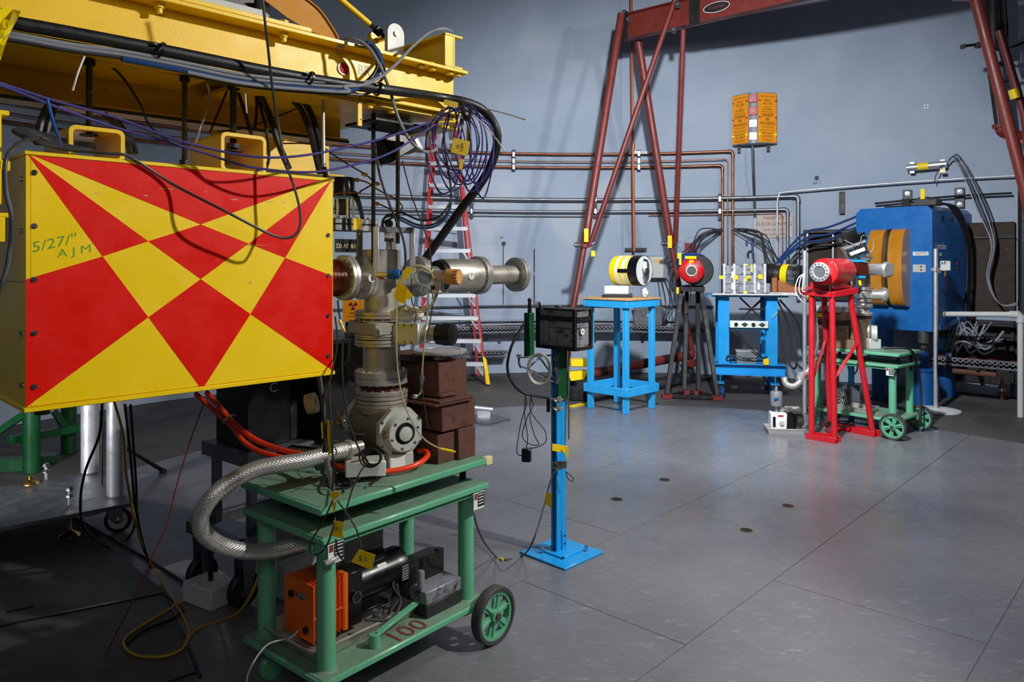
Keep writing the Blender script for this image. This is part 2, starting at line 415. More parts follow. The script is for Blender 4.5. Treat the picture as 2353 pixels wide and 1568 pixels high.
# painted floor slabs: strips 0.96 m wide, clipped to the inner disc
def clip(poly, c, r, n=72):
    for k in range(n):
        a = 2*pi*k/n; nn = V((cos(a), sin(a), 0)); out = []
        for i in range(len(poly)):
            A, B = poly[i-1], poly[i]; da, db = (A-c).dot(nn)-r, (B-c).dot(nn)-r
            if (da <= 0) != (db <= 0): out.append(A+(B-A)*(da/(da-db)))
            if db <= 0: out.append(B)
        poly = out
        if len(poly) < 3: return []
    return poly
sd = V((.68, .733, 0)); sn = V((.733, -.68, 0)); c0 = V((1.05, 4.25, 0))
for k in range(-7, 5):
    n0 = -.70+.96*k; n1 = n0+.96
    for j in range(-2, 4):
        l0 = 2.9*j+(.9 if k % 2 else 0); l1 = l0+2.9
        poly = [sd*a+sn*b for a, b in ((l0+.002, n0+.002), (l1-.002, n0+.002), (l1-.002, n1-.002), (l0+.002, n1-.002))]
        poly = clip(poly, c0, 4.45)
        if len(poly) < 3: continue
        zc = random.uniform(-.0004, .0004)
        o = bpy.data.objects.new('floor_slab', mesh_of('floor_slab', G().prism([p+ZZ*(zc-.004) for p in poly], ZZ*.004), M['slab']))
        COL.objects.link(o); o.parent = fl; o.location = -fl.location
# anchor sockets sunk in the floor
for i, (u, v) in enumerate(((1527, 1103), (1417, 1148), (1811, 1163), (1715, 1219))):
    p = OZ(u, v); t = T('anchor_socket', 'round floor anchor socket '+('near the tall blue post, farthest back' if i == 0 else 'just right of the blue post, level with its middle' if i == 1 else 'rightmost of the four in the open floor' if i == 2 else 'nearest the camera in the open floor'), 'floor anchor', p, 'floor anchor sockets')
    part(t, 'rim', G().pipe(p, p+ZZ*.0015, .045, .036), M['brass']); part(t, 'plug', G().cyl(p, p+ZZ*.0008, .035), M['blkm'])

# ================================================================= pipes and fittings on the wall
def hpipe(u0, v0, u1, off, uref, vref, r, m, label, drop=None, name='copper_pipe', cat='pipe', group=None, n=40):
    z = WP(uref, vref, off).z; pts = []
    for i in range(n+1):
        p = WU(u0+(u1-u0)*i/n, off); p.z = z; pts.append(p)
    if drop is not None:
        e = pts[-1]; zb = WP(u1, drop, off).z
        d = (pts[-1]-pts[-2]).normalized(); k = .04
        pts = pts[:-1]+[e-d*k, e-d*k*.3-ZZ*k*.3, e-ZZ*k, V((e.x, e.y, zb))]
    t = T(name, label, cat, V((pts[n//2].x, pts[n//2].y, z)), group)
    part(t, 'pipe', G().tube(pts, r, 10), m)
    if drop is not None:
        part(t, 'elbow_fitting', G().tube([e-d*.09, e-d*.04, e-d*.012-ZZ*.012, e-ZZ*.04, e-ZZ*.09], r*1.25, 10), m)
    return t
hpipe(-420, 0, 1684, .075, 1450, 354, .020, M['cop'], 'top copper pipe of the three round the wall, turning down furthest right', 660)
hpipe(-420, 0, 1672, .10, 1450, 371, .008, M['cop'], 'thin middle copper pipe of the three running round the wall', 700)
hpipe(-420, 0, 1660, .075, 1450, 385, .019, M['cop'], 'lowest copper pipe of the three round the wall, turning down furthest left', 790)
hpipe(-420, 0, 1834, .09, 1450, 459, .026, M['aluD'], 'upper thick grey conduit round the wall below the copper pipes', 690, 'conduit', 'conduit')
hpipe(-420, 0, 1810, .07, 1450, 487, .022, M['aluD'], 'lower thick grey conduit round the wall, turning down by the stencilled sign', 650, 'conduit', 'conduit')
hpipe(1490, 0, 1798, .055, 1600, 494, .007, M['cop'], 'thin copper tube just under the grey conduits, dropping across the stencilled sign', 620)
hpipe(-420, 0, 1400, .05, 1240, 497, .008, M['aluD'], 'thin grey conduit under the two thick conduits behind the stepladder', None, 'conduit', 'conduit')
hpipe(700, 0, 1640, .06, 1240, 703, .013, M['cdk'], 'dark thin conduit on the wall at the height of the blue table top', None, 'conduit', 'conduit')
hpipe(900, 0, 1560, .06, 1240, 737, .014, M['aluD'], 'grey conduit low on the wall above the cable tray', None, 'conduit', 'conduit')
hpipe(900, 0, 1560, .05, 1240, 748, .012, M['aluD'], 'lowest grey conduit on the wall just above the cable tray', None, 'conduit', 'conduit')
# vertical risers
def vpipe(u, v0, v1, r, m, label, off=.06, name='conduit', top=None):
    a, b = WP(u, v0, off), WP(u, v1, off); a.x = b.x; a.y = b.y
    pts = ([WP(*q, off) for q in top] if top else [])+[a, b]
    t = T(name, label, 'pipe', b)
    part(t, 'pipe', G().tube(pts if len(pts) == 2 else spl(pts[:-1], 8)+[pts[-1]], r, 10), m)
    part(t, 'coupling', G().cyl(a*.6+b*.4, a*.6+b*.4-ZZ*.07, r*1.35), M['zinc']); return t
vpipe(1735, 500, 640, .013, M['alu'], 'bright riser conduit left of the stencilled floor sign')
vpipe(1786, 470, 650, .012, M['alu'], 'bright riser conduit crossing the middle of the stencilled floor sign', .11, top=((2353, 403), (2200, 411), (2000, 425), (1810, 441), (1790, 449)))
vpipe(1228, 572, 703, .008, M['cdk'], 'thin dark riser on the wall between the pipe flange and the red gantry')
vpipe(1157, 560, 700, .004, M['cdk'], 'hair-thin dark riser right of the stepladder')
vpipe(1852, 560, 660, .014, M['zinc'], 'shiny riser conduit left of the blue magnet')
p = P(1452, -40, 10.9)
t = T('copper_riser', 'orange painted copper pipe hanging in front of the wall between the gantry legs', 'pipe', P(1458, 580, 10.9))
part(t, 'pipe', G().tube([P(1450, -60, 10.9), P(1454, 330, 10.9), P(1457, 578, 10.9)], .019, 10), M['coporg'])
part(t, 'coupling', G().cyl(P(1455, 330, 10.9), P(1455, 342, 10.9), .027), M['coporg'])
# strut clamps carrying the pipes
def strut(u, v0, v1, label, m=None, off=.03, w=.05, vs=()):
    q, inn, tan = wframe(u, 0); a, b = WP(u, v0, off), WP(u, v1, off); a.x = b.x; a.y = b.y
    t = T('pipe_strut', label, 'bracket', b)
    part(t, 'channel', G().obox((a+b)/2, tan*w/2, inn*.035, (a-b)/2, .002), m or M['blkm'])
    for vv in vs:
        c = WP(u, vv, .11); part(t, 'clamp', G().obox(c, tan*.018, inn*.012, ZZ*.03, .003).hexbolt(c+ZZ*.03, inn, .012, .012), M['zinc'])
    return t
strut(1180, 345, 394, 'black strut under the three copper pipes right of the black hose', vs=(356, 371, 385))
strut(1468, 345, 394, 'black strut under the three copper pipes beside the hanging riser', vs=(354, 371, 385))
strut(880, 320, 378, 'black strut under the three copper pipes behind the threaded rods', vs=(342, 374))
strut(1083, 450, 502, 'black strut under the grey conduits right of the stepladder', vs=(459, 487))
strut(1368, 448, 502, 'black strut under the grey conduits behind the left gantry leg', vs=(459, 487))
strut(1654, 446, 506, 'black strut under the grey conduits beside the copper drops', vs=(459, 487))
strut(1935, 441, 492, 'black empty strut on bare wall above the blue hoses', w=.07)
q, inn, tan = wframe(1460, .06)
for (u, v, lb) in ((1468, 351, 'perforated grey channel lying across the copper pipes'), (1461, 573, 'perforated dark channel at the foot of the hanging copper riser')):
    c = WP(u, v, .08); gg = G().obox(c, tan*.16, inn*.02, ZZ*.02, .002); t = T('strut_channel', lb, 'bracket', c)
    part(t, 'channel', gg, M['aluD'] if v < 400 else M['blkm'])
    for k in range(7): part(t, 'slot', G().obox(c+tan*(-.13+.043*k)+inn*.0205, tan*.011, inn*.001, ZZ*.007), M['blk'])

# ================================================================= warning light box on the wall
q, inn, tan = wframe(1733, 0); c = WP(1732, 278, 0)
right = V((tan.x, tan.y, 0)); fwd = inn
hz = .36; cw = .062; sw = .20
zc = c.z
A_ = c+fwd*.26-right*cw; B_ = c+fwd*.26+right*cw; L_ = c+fwd*.10-right*(cw+.225); R_ = c+fwd*.10+right*(cw+.25)
Lb = c-right*.25; Rb = c+right*.28
t = T('sweep_warning_box', 'amber and grey angled warning light box mounted high on the wall', 'sign', V((c.x, c.y, zc-hz)))
part(t, 'housing', G().prism([p-ZZ*hz for p in (A_, B_, R_, Rb, Lb, L_)], ZZ*2*hz), M['mgry'])
for (a, b, nm) in ((L_, A_, 'left'), (B_, R_, 'right')):
    x = (b-a).normalized(); n_ = x.cross(ZZ)
    if n_.dot(fwd) < 0: n_ = -n_
    mid = (a+b)/2+n_*.006; hw = (b-a).length/2
    pn = part(t, 'sign_panel', G().obox(mid, x*(hw-.004), n_*.004, ZZ*(hz-.012), .001), M['sgn'])
    zd = .005
    rows = [(.30, 'WHEN LIGHTS ARE ON', .027), (.245, 'PACS', .045), (.20, 'SECURE', .045), (.150, 'ACCESS', .030), (.118, 'PROHIBITED', .030), (.083, 'WHEN LIGHTS ARE ON', .022),
            (.035, 'SWEEP', .068), (-.022, 'IN', .066), (-.082, 'PROGRESS', .056), (-.13, 'SWEEP TEAM ONLY', .027), (-.175, 'WHEN LIGHTS ARE ON', .026), (-.22, 'PACS NOT', .043), (-.265, 'SECURED', .043), (-.305, 'ACCESS & COMMUNICATIONS', .018), (-.325, 'SYSTEM REQUIREMENTS', .018)]
    for z_, s_, h_ in rows: text(t, s_, h_, mid+n_*zd+ZZ*z_, x, ZZ, M['ink'], pn, sx=.80 if len(s_) > 12 else .9)
    for z_, mm in ((.235, 'lens'), (-.005, 'lens'), (-.245, 'led')):
        for sg in (-1, 1): sub(t, pn, 'indicator_light', G().cyl(mid+x*sg*(hw-.022)+ZZ*(z_+.01)+n_*.004, mid+x*sg*(hw-.022)+ZZ*(z_+.01)+n_*.02, .011, n=10), M[mm])
ctr = (A_+B_)/2
for z_ in (.27, .09): 
    b_ = part(t, 'red_beacon', G().obox(ctr+ZZ*z_+fwd*.012, right*.055, fwd*.012, ZZ*.055, .006), M['lens'])
    sub(t, b_, 'bulb', G().sph(ctr+ZZ*z_+fwd*.026, .018, 12, 8, (.7, .7, 1.5)), M['lgry'])
for z_ in (-.08, -.26):
    b_ = part(t, 'speaker_plate', G().obox(ctr+ZZ*z_+fwd*.006, right*.052, fwd*.006, ZZ*.052, .012), M['wht'])
    for dx, dz in ((-.018, -.01), (.018, -.01), (0, .018)): sub(t, b_, 'sounder_hole', G().cyl(ctr+ZZ*(z_+dz)+right*dx+fwd*.012, ctr+ZZ*(z_+dz)+right*dx+fwd*.0135, .005, n=8), M['blk'])
for sg in (-1, 1):
    part(t, 'mounting_foot', G().obox(c+fwd*.06+right*sg*.2-ZZ*(hz+.05), right*.022, fwd*.022, ZZ*.05, .003).hexbolt(c+fwd*.085+right*sg*.2-ZZ*(hz+.04), fwd, .018, .012), M['blkm'])
cable('warning_box_conduit', 'dark flexible conduit hanging down from the amber warning box', 'cable', [WP(1729, 335, .22), WP(1731, 400, .20), WP(1733, 450, .10), WP(1735, 500, .06)], .019, M['cdk'])

# stencilled floor loading sign
q, inn, tan = wframe(1779, 0); c = WP(1779, 520, .012)
t = T('loading_sign', 'cream sign with dark red stencilled floor loading limits behind the pipes', 'sign', c-ZZ*.16)
part(t, 'plate', G().obox(c, tan*.245, inn*.008, ZZ*.165, .002), mat('cream_sign_paint', (186, 174, 164), .75))
for z_, s_, h_ in ((.115, 'MAXIMUM', .075), (.03, 'FLOOR LOADING', .075), (-.055, '50 PSF LIVE LOAD', .046), (-.12, '300 PSF UNIFORM LOAD', .046)):
    text(t, s_, h_, c+inn*.009+ZZ*z_+tan*(.0 if z_ < .05 else -.01), tan, ZZ, M['stred'], sx=.80)
# grey electrical box
q, inn, tan = wframe(1503, 0); c = WP(1507, 614, .09)
t = T('electrical_box', 'grey electrical cabinet on the wall behind the foil wrapped barrel', 'electrical box', c-ZZ*.17)
part(t, 'body', G().obox(c, tan*.17, inn*.08, ZZ*.165, .006), M['mgry']); part(t, 'door', G().obox(c+inn*.085-tan*.03, tan*.135, inn*.006, ZZ*.155, .004), M['lgry'])
part(t, 'warning_label', G().obox(c+inn*.092+tan*.02+ZZ*.09, tan*.045, inn*.001, ZZ*.018), M['sgn']); part(t, 'switch', G().cyl(c+inn*.09-tan*.07-ZZ*.10, c+inn*.12-tan*.07-ZZ*.10, .022), M['blkp'])
for k in range(3): part(t, 'button', G().cyl(c+inn*.09-tan*.08+ZZ*(.1-.05*k), c+inn*.1-tan*.08+ZZ*(.1-.05*k), .01, n=10), M['zinc'])
part(t, 'side_lock', G().obox(c+tan*.175+inn*.02-ZZ*.08, tan*.006, inn*.015, ZZ*.03), M['blkp'])
for i in range(4):
    cable('thin_black_cable', 'thin black cable dropping from the grey electrical cabinet, '+('first from the left', 'second from the left', 'third from the left', 'rightmost')[i], 'cable',
          [WP(1512+i*7, 640, .1), WP(1518+i*11, 690, .12), WP(1524+i*4-i*i*3, 735, .2), WP(1470+i*22, 757, .12)], .006, M['cdk'], 'cables below the grey cabinet')
q, inn, tan = wframe(1586, 0); c = WP(1587, 570, .02)
solo('red_plate', 'small dark red square plate on the wall above the red disc', 'plate', G().obox(c, tan*.085, inn*.01, ZZ*.075, .002), mat('dull_red', (130, 24, 34), .6))
# lugs with stencilled numbers
for u, v, s_ in ((1157, 560, 'BR  8'), (1877, 409, 'BR 7')):
    q, inn, tan = wframe(u, 0); c = WP(u, v, 0)
    t = T('survey_lug', ('black hexagonal lug stencilled BR 8 on the wall right of the stepladder' if u < 1300 else 'small dark lug stencilled BR 7 on the wall above the empty black strut'), 'marker', c)
    part(t, 'lug', G().lathe(c, inn, [(0, 0), (0, .032), (.05, .028), (.05, .016), (.03, .016), (.03, 0)], 6), M['blkm'])
    text(t, s_, .05, c+inn*.003+ZZ*(.085 if u < 1300 else -.075), tan, ZZ, M['ink'])
q, inn, tan = wframe(2128, 0); c = WP(2128, 245, 0)
t = T('survey_target', 'tiny white quartered target sticker high on the bare wall', 'marker', c)
for a in (-1, 1):
    for b in (-1, 1): part(t, 'square', G().obox(c+tan*a*.018+ZZ*b*.018, tan*.010, inn*.002, ZZ*.010), M['pap'])

# ================================================================= perforated cable trays
def tray(u0, u1, v, label, off0=.05, wd=.26, uref=None, cut=9, h=.09):
    z = WP(uref or (u0+u1)/2, v, off0+wd).z; t = T('cable_tray', label, 'cable tray', V((WU((u0+u1)/2, off0+wd/2).x, WU((u0+u1)/2, off0+wd/2).y, z-h/2)))
    N = 30; outer = []; inner = []
    for i in range(N+1):
        outer.append(WU(u0+(u1-u0)*i/N, off0+wd)+ZZ*z); inner.append(WU(u0+(u1-u0)*i/N, off0)+ZZ*z)
    g = G()
    for s_ in (-1, 1): g.tube([p+ZZ*s_*h/2 for p in outer], .006, 6)
    part(t, 'rail', g, M['aluD'])
    L = sum((outer[i+1]-outer[i]).length for i in range(N)); K = int(L/.055); g = G()
    def at(s_):
        s_ = max(0, min(.9999, s_))*N; i = int(s_); return outer[i].lerp(outer[i+1], s_-i)
    for k in range(K):
        a, b = at(k/K), at((k+1)/K); m_ = at((k+.5)/K)
        for r0, r1, r2 in ((-.5, -.17, -.17), (.17, .5, .5)):
            pass
        for zz in (-.5, 0, .5):
            g.bar(a+ZZ*h*zz, a.lerp(b, .5)+ZZ*h*(zz+(.25 if zz < .5 else -.25)), .004, .010, ZZ, 0); g.bar(a.lerp(b, .5)+ZZ*h*(zz+(.25 if zz < .5 else -.25)), b+ZZ*h*zz, .004, .010, ZZ, 0)
    part(t, 'mesh_side', g, M['aluD'], kind='stuff')
    g = G()
    for i in range(N):
        g.add([outer[i]-ZZ*h/2, outer[i+1]-ZZ*h/2, inner[i+1]-ZZ*h/2, inner[i]-ZZ*h/2]+[p-ZZ*(h/2+.004) for p in (outer[i], outer[i+1], inner[i+1], inner[i])], [(0, 1, 2, 3), (4, 5, 6, 7), (0, 1, 5, 4), (2, 3, 7, 6)])
    part(t, 'tray_base', g, M['aluD'])
    for k in range(cut):
        m_ = at((k+.5)/cut); q = (WC-m_); q.z = 0; q.normalize()
        part(t, 'support_arm', G().bar(m_-ZZ*(h/2+.02), m_-q*wd-ZZ*(h/2+.02), .04, .035), M['blkm'])
    g = G()
    for k in range(9):
        o_ = random.uniform(.06, wd-.04); zz = random.uniform(.0, .05); u_s = [u0+(u1-u0)*(i+random.uniform(-.2, .2))/12 for i in range(13)]
        pts = [WU(u, off0+o_+random.uniform(-.03, .03))+ZZ*(z-h/2+.012+zz+random.uniform(0, .03)) for u in u_s]
        g.tube(spl(pts, 4), random.choice((.006, .008, .011)), 6)
    part(t, 'cable_bundle', g, M['blk'], kind='stuff')
    g = G(); pts = [WU(u0+(u1-u0)*i/12, off0+wd*.8)+ZZ*(z+.04+random.uniform(-.01, .02)) for i in range(13)]; g.tube(spl(pts, 4), .006, 6); part(t, 'red_cable', g, M['cred'])
    return t
tray(560, 1640, 757, 'perforated grey cable tray along the wall behind the blue table', uref=1500, cut=10)
tray(700, 1160, 815, 'lower perforated tray on the wall behind the stepladder', uref=1100, cut=5, off0=.06, wd=.2)
tray(2140, 2420, 836, 'perforated cable tray on the right wall beyond the silver pole', uref=2250, cut=4, off0=.6, wd=.26)

# cable fans above the carts
random.seed(3)
def fan(name, label, A, B, n, sag, off=.35, m='cdk', r=.009, spread=(18, 6), group=None):
    for k in range(n):
        a = (A[0]+random.uniform(-spread[1], spread[1]), A[1]+random.uniform(-3, 3)); b = (B[0]+random.uniform(-spread[0], spread[0]), B[1]+random.uniform(-6, 8))
        mid = ((a[0]+b[0])/2+sag[0]+random.uniform(-8, 8), (a[1]+b[1])/2+sag[1]+random.uniform(-14, 14)); o1 = off+random.uniform(-.05, .1)
        cable(name, label, 'cable', [WP(a[0], a[1], .12), WP((a[0]+mid[0])/2, (a[1]+mid[1])/2-4, o1*.8), WP(mid[0], mid[1], o1), WP((b[0]+mid[0])/2, (b[1]+mid[1])/2+2, o1), WP(b[0], b[1], o1)], r, M[m], group, 6, 5)
fan('arched_cable', 'thin dark cable arching left from the copper drops to the red magnet', (1655, 528), (1582, 585), 7, (-10, -16), .4, group='cables arching left from the copper drops')
fan('arched_cable', 'dark cable arching right from the copper drops to the blue cart', (1690, 528), (1775, 598), 7, (14, -16), .4, group='cables arching right from the copper drops')
fan('drooping_cable', 'thin grey cable drooping down the wall left of the black stand', (1560, 610), (1530, 742), 5, (8, 24), .25, 'cdk', .006, (40, 24), 'cables drooping beside the black stand')
for i, (dy, lb) in enumerate(((0, 'topmost'), (14, 'middle'), (24, 'lowest'))):
    cable('blue_hose', lb+' of the three blue hoses running up to the blue magnet', 'hose', [WP(1770, 628+dy*.4, .5), WP(1800, 585+dy*.5, .5), WP(1850, 535+dy, .45), WP(1905, 522+dy*1.2, .4), WP(1975, 495+dy, .4)], .015, M['cblu'], 'blue hoses by the blue magnet')
cable('blue_hose_stub', 'short blue hose arching behind the lead stack', 'hose', [WP(1716, 566, .5), WP(1716, 556, .5), WP(1722, 551, .5), WP(1728, 560, .5), WP(1730, 595, .5)], .016, M['cblu'])

# ================================================================= dark plate imitating an opening, steel frame and PVC pipe on the right wall
def arcbox(u0, u1, v0, v1, off, th, uref, n=14):
    g = G(); zt = WP(uref, v0, off).z; zb = WP(uref, v1, off).z
    for i in range(n):
        a, b = WU(u0+(u1-u0)*i/n, off), WU(u0+(u1-u0)*(i+1)/n, off); c, d = WU(u0+(u1-u0)*i/n, off+th), WU(u0+(u1-u0)*(i+1)/n, off+th)
        g.add([a+ZZ*zb, b+ZZ*zb, b+ZZ*zt, a+ZZ*zt, c+ZZ*zb, d+ZZ*zb, d+ZZ*zt, c+ZZ*zt], [(4, 5, 6, 7), (0, 1, 2, 3), (0, 1, 5, 4), (3, 2, 6, 7)]+([(0, 3, 7, 4)] if i == 0 else [])+([(1, 2, 6, 5)] if i == n-1 else []))
    return g
t = T('dark_opening_plate', 'large dark plate standing in for the dark opening in the wall right of the blue magnet', 'hatch', WU(2265, .1)+ZZ*.6)
part(t, 'plate', arcbox(2185, 2332, 512, 718, .01, .08, 2265), M['rustd'])  # dark colour stands in for the darkness inside a tunnel opening
part(t, 'vertical_seam', arcbox(2212, 2216, 512, 718, .09, .02, 2265, 2), M['blkm'])
part(t, 'ledge', arcbox(2185, 2332, 544, 548, .09, .03, 2265), M['blkm'])
q, inn, tan = wframe(2226, .1); c = WP(2226, 659, .1)
part(t, 'ring_handle', G().tube([c+inn*.03+(tan*cos(a)+ZZ*sin(a))*.05 for a in [2*pi*k/16 for k in range(16)]], .012, 8, True), M['aluD'])
t = T('dark_equipment_bay', 'black recessed equipment bay low on the wall below the large dark plate', 'bay', WU(2265, .2)+ZZ*.1)
part(t, 'back_plate', arcbox(2150, 2336, 735, 880, .01, .03, 2265), M['blkm'])
for v in (742, 772, 800): part(t, 'shelf', arcbox(2150, 2330, v, v+4, .04, .22, 2265), M['blkm'])
for u in (2186, 2322): part(t, 'post', arcbox(u, u+8, 735, 905, .04, .06, 2265, 2), M['blkm'])
random.seed(5)
for k in range(14):
    a = (random.uniform(2165, 2200), random.uniform(775, 850)); b = (random.uniform(2235, 2310), random.uniform(740, 800))
    cable('loose_cable', 'grey cable sprawling in the dark bay behind the blue pedestals', 'cable', [WP(a[0], a[1], .5), WP((a[0]*2+b[0])/3, min(a[1], b[1])-random.uniform(0, 20), .6), WP((a[0]+2*b[0])/3, (a[1]+b[1])/2, .55), WP(b[0], b[1], .4)], random.choice((.008, .011, .014)), M['cgry' if k % 3 else 'cdk'], 'cables sprawling in the dark bay', 6, 6)
t = T('panel_rack', 'rusty steel frame with brown plates on the wall left of the blue magnet', 'frame', WU(1905, .1)+ZZ*1.2)
part(t, 'back_plate', arcbox(1846, 1970, 528, 690, .01, .05, 1905), M['rustd'])
for v in (530, 560): part(t, 'rail', arcbox(1848, 1970, v, v+5, .06, .06, 1905), M['blkm'])
for u in (1853, 1912, 1955): part(t, 'stile', arcbox(u, u+4, 536, 690, .06, .05, 1905, 2), M['aluD'])
part(t, 'brown_panel', arcbox(1866, 1908, 567, 640, .06, .02, 1905, 5), M['rustd']); part(t, 'brown_panel', arcbox(1924, 1950, 545, 640, .06, .02, 1905, 3), M['rust'])
t = T('pvc_drain', 'white plastic drain pipe with an elbow on the right wall', 'pipe', P(2345, 930, 8.0))
ptsH = [P(2160, 722, 8.6), P(2345, 723, 8.0)]
part(t, 'horizontal_pipe', G().tube(ptsH, .030, 14), M['pvc']); part(t, 'vertical_pipe', G().tube([P(2345, 723, 8.0), OZ(2342, 957)*1.0+ZZ*.0], .030, 14) if False else G().tube([P(2345, 723, 8.0), V((P(2345, 723, 8.0).x, 8.0, .0))], .030, 14), M['pvc'])
part(t, 'elbow', G().tube([P(2322, 723, 8.08), P(2341, 723, 8.0), P(2345, 727, 8.0), P(2345, 742, 8.0)], .04, 14), M['pvc'])
cable('rusty_pipe', 'copper brown pipe lying low beyond the blue pedestals', 'pipe', [P(2190, 852, 8.9), P(2290, 862, 8.6)], .035, M['rust'])
t = T('small_gas_cylinder', 'small copper coloured bottle standing on the floor beside the white drain pipe', 'bottle', OZ(2303, 918))
c = OZ(2303, 918); part(t, 'body', G().lathe(c, ZZ, [(0, 0), (0, .035), (.17, .035), (.21, .018), (.26, .012), (.26, 0)], 16), M['cop']); part(t, 'band', G().cyl(c+ZZ*.1, c+ZZ*.13, .037), M['alu'])
# stainless canister and rod on the wall
q, inn, tan = wframe(2130, 0); a, b = WP(2084, 386, .12), WP(2176, 377, .12)
t = T('steel_canister', 'horizontal stainless canister with yellow tape on the right wall', 'canister', (a+b)/2-ZZ*.07)
part(t, 'tube', G().cyl(a, b, .048, n=24), M['ss']); part(t, 'tape_band', G().cyl(a.lerp(b, .28), a.lerp(b, .55), .0485, n=24), M['tape'])
part(t, 'mount', G().obox(a+tan*.06-ZZ*.0-inn*.05, tan*.03, inn*.05, ZZ*.075, .003).obox(b-tan*.05-inn*.05, tan*.03, inn*.05, ZZ*.06, .003), M['zinc'])
for i in range(4):
    cable('canister_cable', ('leftmost', 'second', 'third', 'rightmost')[i]+' grey cable looping from the steel canister down the right wall', 'cable',
          [b, WP(2188+i*4, 362-i*2, .2), WP(2212+i*8, 400+i*3, .22), WP(2245+i*8, 480, .25), WP(2278+i*3, 560, .3), WP(2268+i*2, 640, .3), WP(2300, 700, .3), WP(2353, 690+i*3, .25)], .008, M['cdk' if i % 2 else 'cgry'], 'cables from the steel canister')
cable('canister_lead', 'short dark lead dangling left from the steel canister', 'cable', [b, WP(2160, 385, .2), WP(2150, 405, .2), WP(2147, 418, .2)], .006, M['cdk'])
solo('tag_tape', 'yellow tape flag on the short lead under the canister', 'tag', G().obox(WP(2166, 393, .2), tan*.03, inn*.002, ZZ*.02), M['tape'])
cable('pointed_rod', 'dark steel rod sticking out level on the right wall', 'rod', [WP(2010, 468, .12), WP(2100, 459, .12), WP(2210, 450, .12), WP(2325, 444, .12)], .014, M['blkm'])
for (u, v, lb) in ((2205, 455, 'rusty oval hanger plate round the rod at its right'), (2085, 459, 'rusty square hanger plate round the rod above the magnet')):
    q, inn, tan = wframe(u, 0); c = WP(u, v, .04); t = T('hanger_plate', lb, 'bracket', c-ZZ*.1)
    part(t, 'plate', G().obox(c, tan*.055, inn*.012, ZZ*.13, .02), M['cast']); part(t, 'stud', G().hexbolt(c+inn*.012+ZZ*.08, inn, .022, .03).hexbolt(c+inn*.012-ZZ*.08, inn, .022, .03), M['zinc'])

# ================================================================= red A-frame gantry
t = T('gantry_crane', 'oxide red gantry crane on pipe legs spanning above the carts', 'crane', (1.6, 9.9, 0))
BZ = 4.62; bd = V((1.8, -1.55, 0)).normalized(); bn = V((-bd.y, bd.x, 0))
b0 = V((1.51, 10.0, 0)); bt0 = b0+bd*(-.02); bt1 = b0+bd*5.2
bh = .33
for zz, w, h in ((BZ+.008, .13, .016), (BZ+bh, .13, .016), (BZ+bh/2, .010, bh)):
    pass
bm_ = part(t, 'beam', G().obox((bt0+bt1)/2+ZZ*(BZ+.008), (bt1-bt0)/2, bn*.07, ZZ*.008, .002).obox((bt0+bt1)/2+ZZ*(BZ+bh), (bt1-bt0)/2, bn*.07, ZZ*.008, .002).obox((bt0+bt1)/2+ZZ*(BZ+bh/2), (bt1-bt0)/2, bn*.006, ZZ*bh/2, .001), M['redg'])
for s_ in (.02, 1.05):
    c = b0+bd*s_; sub(t, bm_, 'strap', G().obox(c-bn*.075+ZZ*(BZ+bh/2), bd*.07, bn*.008, ZZ*(bh/2+.02), .002), M['blkm'])
bp = b0+bd*1.313-bn*.012+ZZ*(BZ+bh*.45)
g = G(); ring = [bp-bn*.004+(bd*cos(a)*.17+ZZ*sin(a)*.06) for a in [2*pi*k/32 for k in range(32)]]
pl = part(t, 'maker_badge', G().prism([p+bn*.0 for p in ring], -bn*.004), M['ink'])
sub(t, pl, 'badge_rim', G().tube([p-bn*.004 for p in ring], .004, 6, True), M['pap'])
text(t, 'TRI-ADJUSTABLE', .05, bp-bn*.010, bd, ZZ, M['stred'], pl, sx=.60)
legA = [P(1428, 36, 10.0), P(1366, 560, 9.6), V((P(1325, 700, 9.45).x, 9.45, P(1325, 700, 9.45).z))]
foot1 = V((.73, 9.42, .26)); foot2 = V((2.50, 10.35, .26))
topL = P(1428, 32, 9.95); clampL = P(1343, 563, 9.62)
lg = part(t, 'leg', G().tube([topL, clampL], .052, 14), M['redg'])
dL = (clampL-topL).normalized(); endL = topL+dL*((topL.z-.26)/(-dL.z))
lg2 = part(t, 'leg_extension', G().tube([clampL, P(1318, 704, 9.5), V((P(1300, 860, 9.4).x, 9.4, .26))], .038, 12), M['redg'])
for k in range(9):
    q = clampL.lerp(V((P(1300, 860, 9.4).x, 9.4, .26)), .1+.1*k); sub(t, lg2, 'pin_hole', G().cyl(q-V((0, .0395, 0)), q-V((0, .037, 0)), .011, n=10), M['blk'])
topR = P(1467, 95, 10.15); clampR = P(1541, 560, 10.3); botR = P(1592, 812, 10.35)
part(t, 'leg', G().tube([topR, clampR], .052, 14), M['redg']); part(t, 'leg_extension', G().tube([clampR, botR], .038, 12), M['redg'])
part(t, 'brace', G().tube([P(1550, 2, 9.45), P(1355, 566, 9.62)], .034, 12), M['redg'])
part(t, 'brace', G().tube([P(1570, 68, 9.45), P(1552, 556, 10.28)], .034, 12), M['redg'])
for c in (clampL, clampR):
    k_ = part(t, 'collar', G().pipe(c-ZZ*.035, c+ZZ*.03, .072, .05), M['redg'])
    sub(t, k_, 'clamp_bolt', G().hexbolt(c-V((.07, .03, 0)), (-1, -.3, 0), .03, .07).cyl(c+V((.07, -.02, 0)), c+V((.13, -.02, .03)), .01), M['zinc'])
for c, m_ in ((P(1434, 30, 9.95), 1), (P(1443, 47, 9.9), 0), (P(1557, 12, 9.4), 0), (P(1548, 70, 9.4), 0)):
    part(t, 'beam_clamp', G().obox(c, (.02, .01, 0), (-.01, .02, 0), ZZ*.04, .004).hexbolt(c, (-.3, -1, 0), .025, .05), M['cast'])
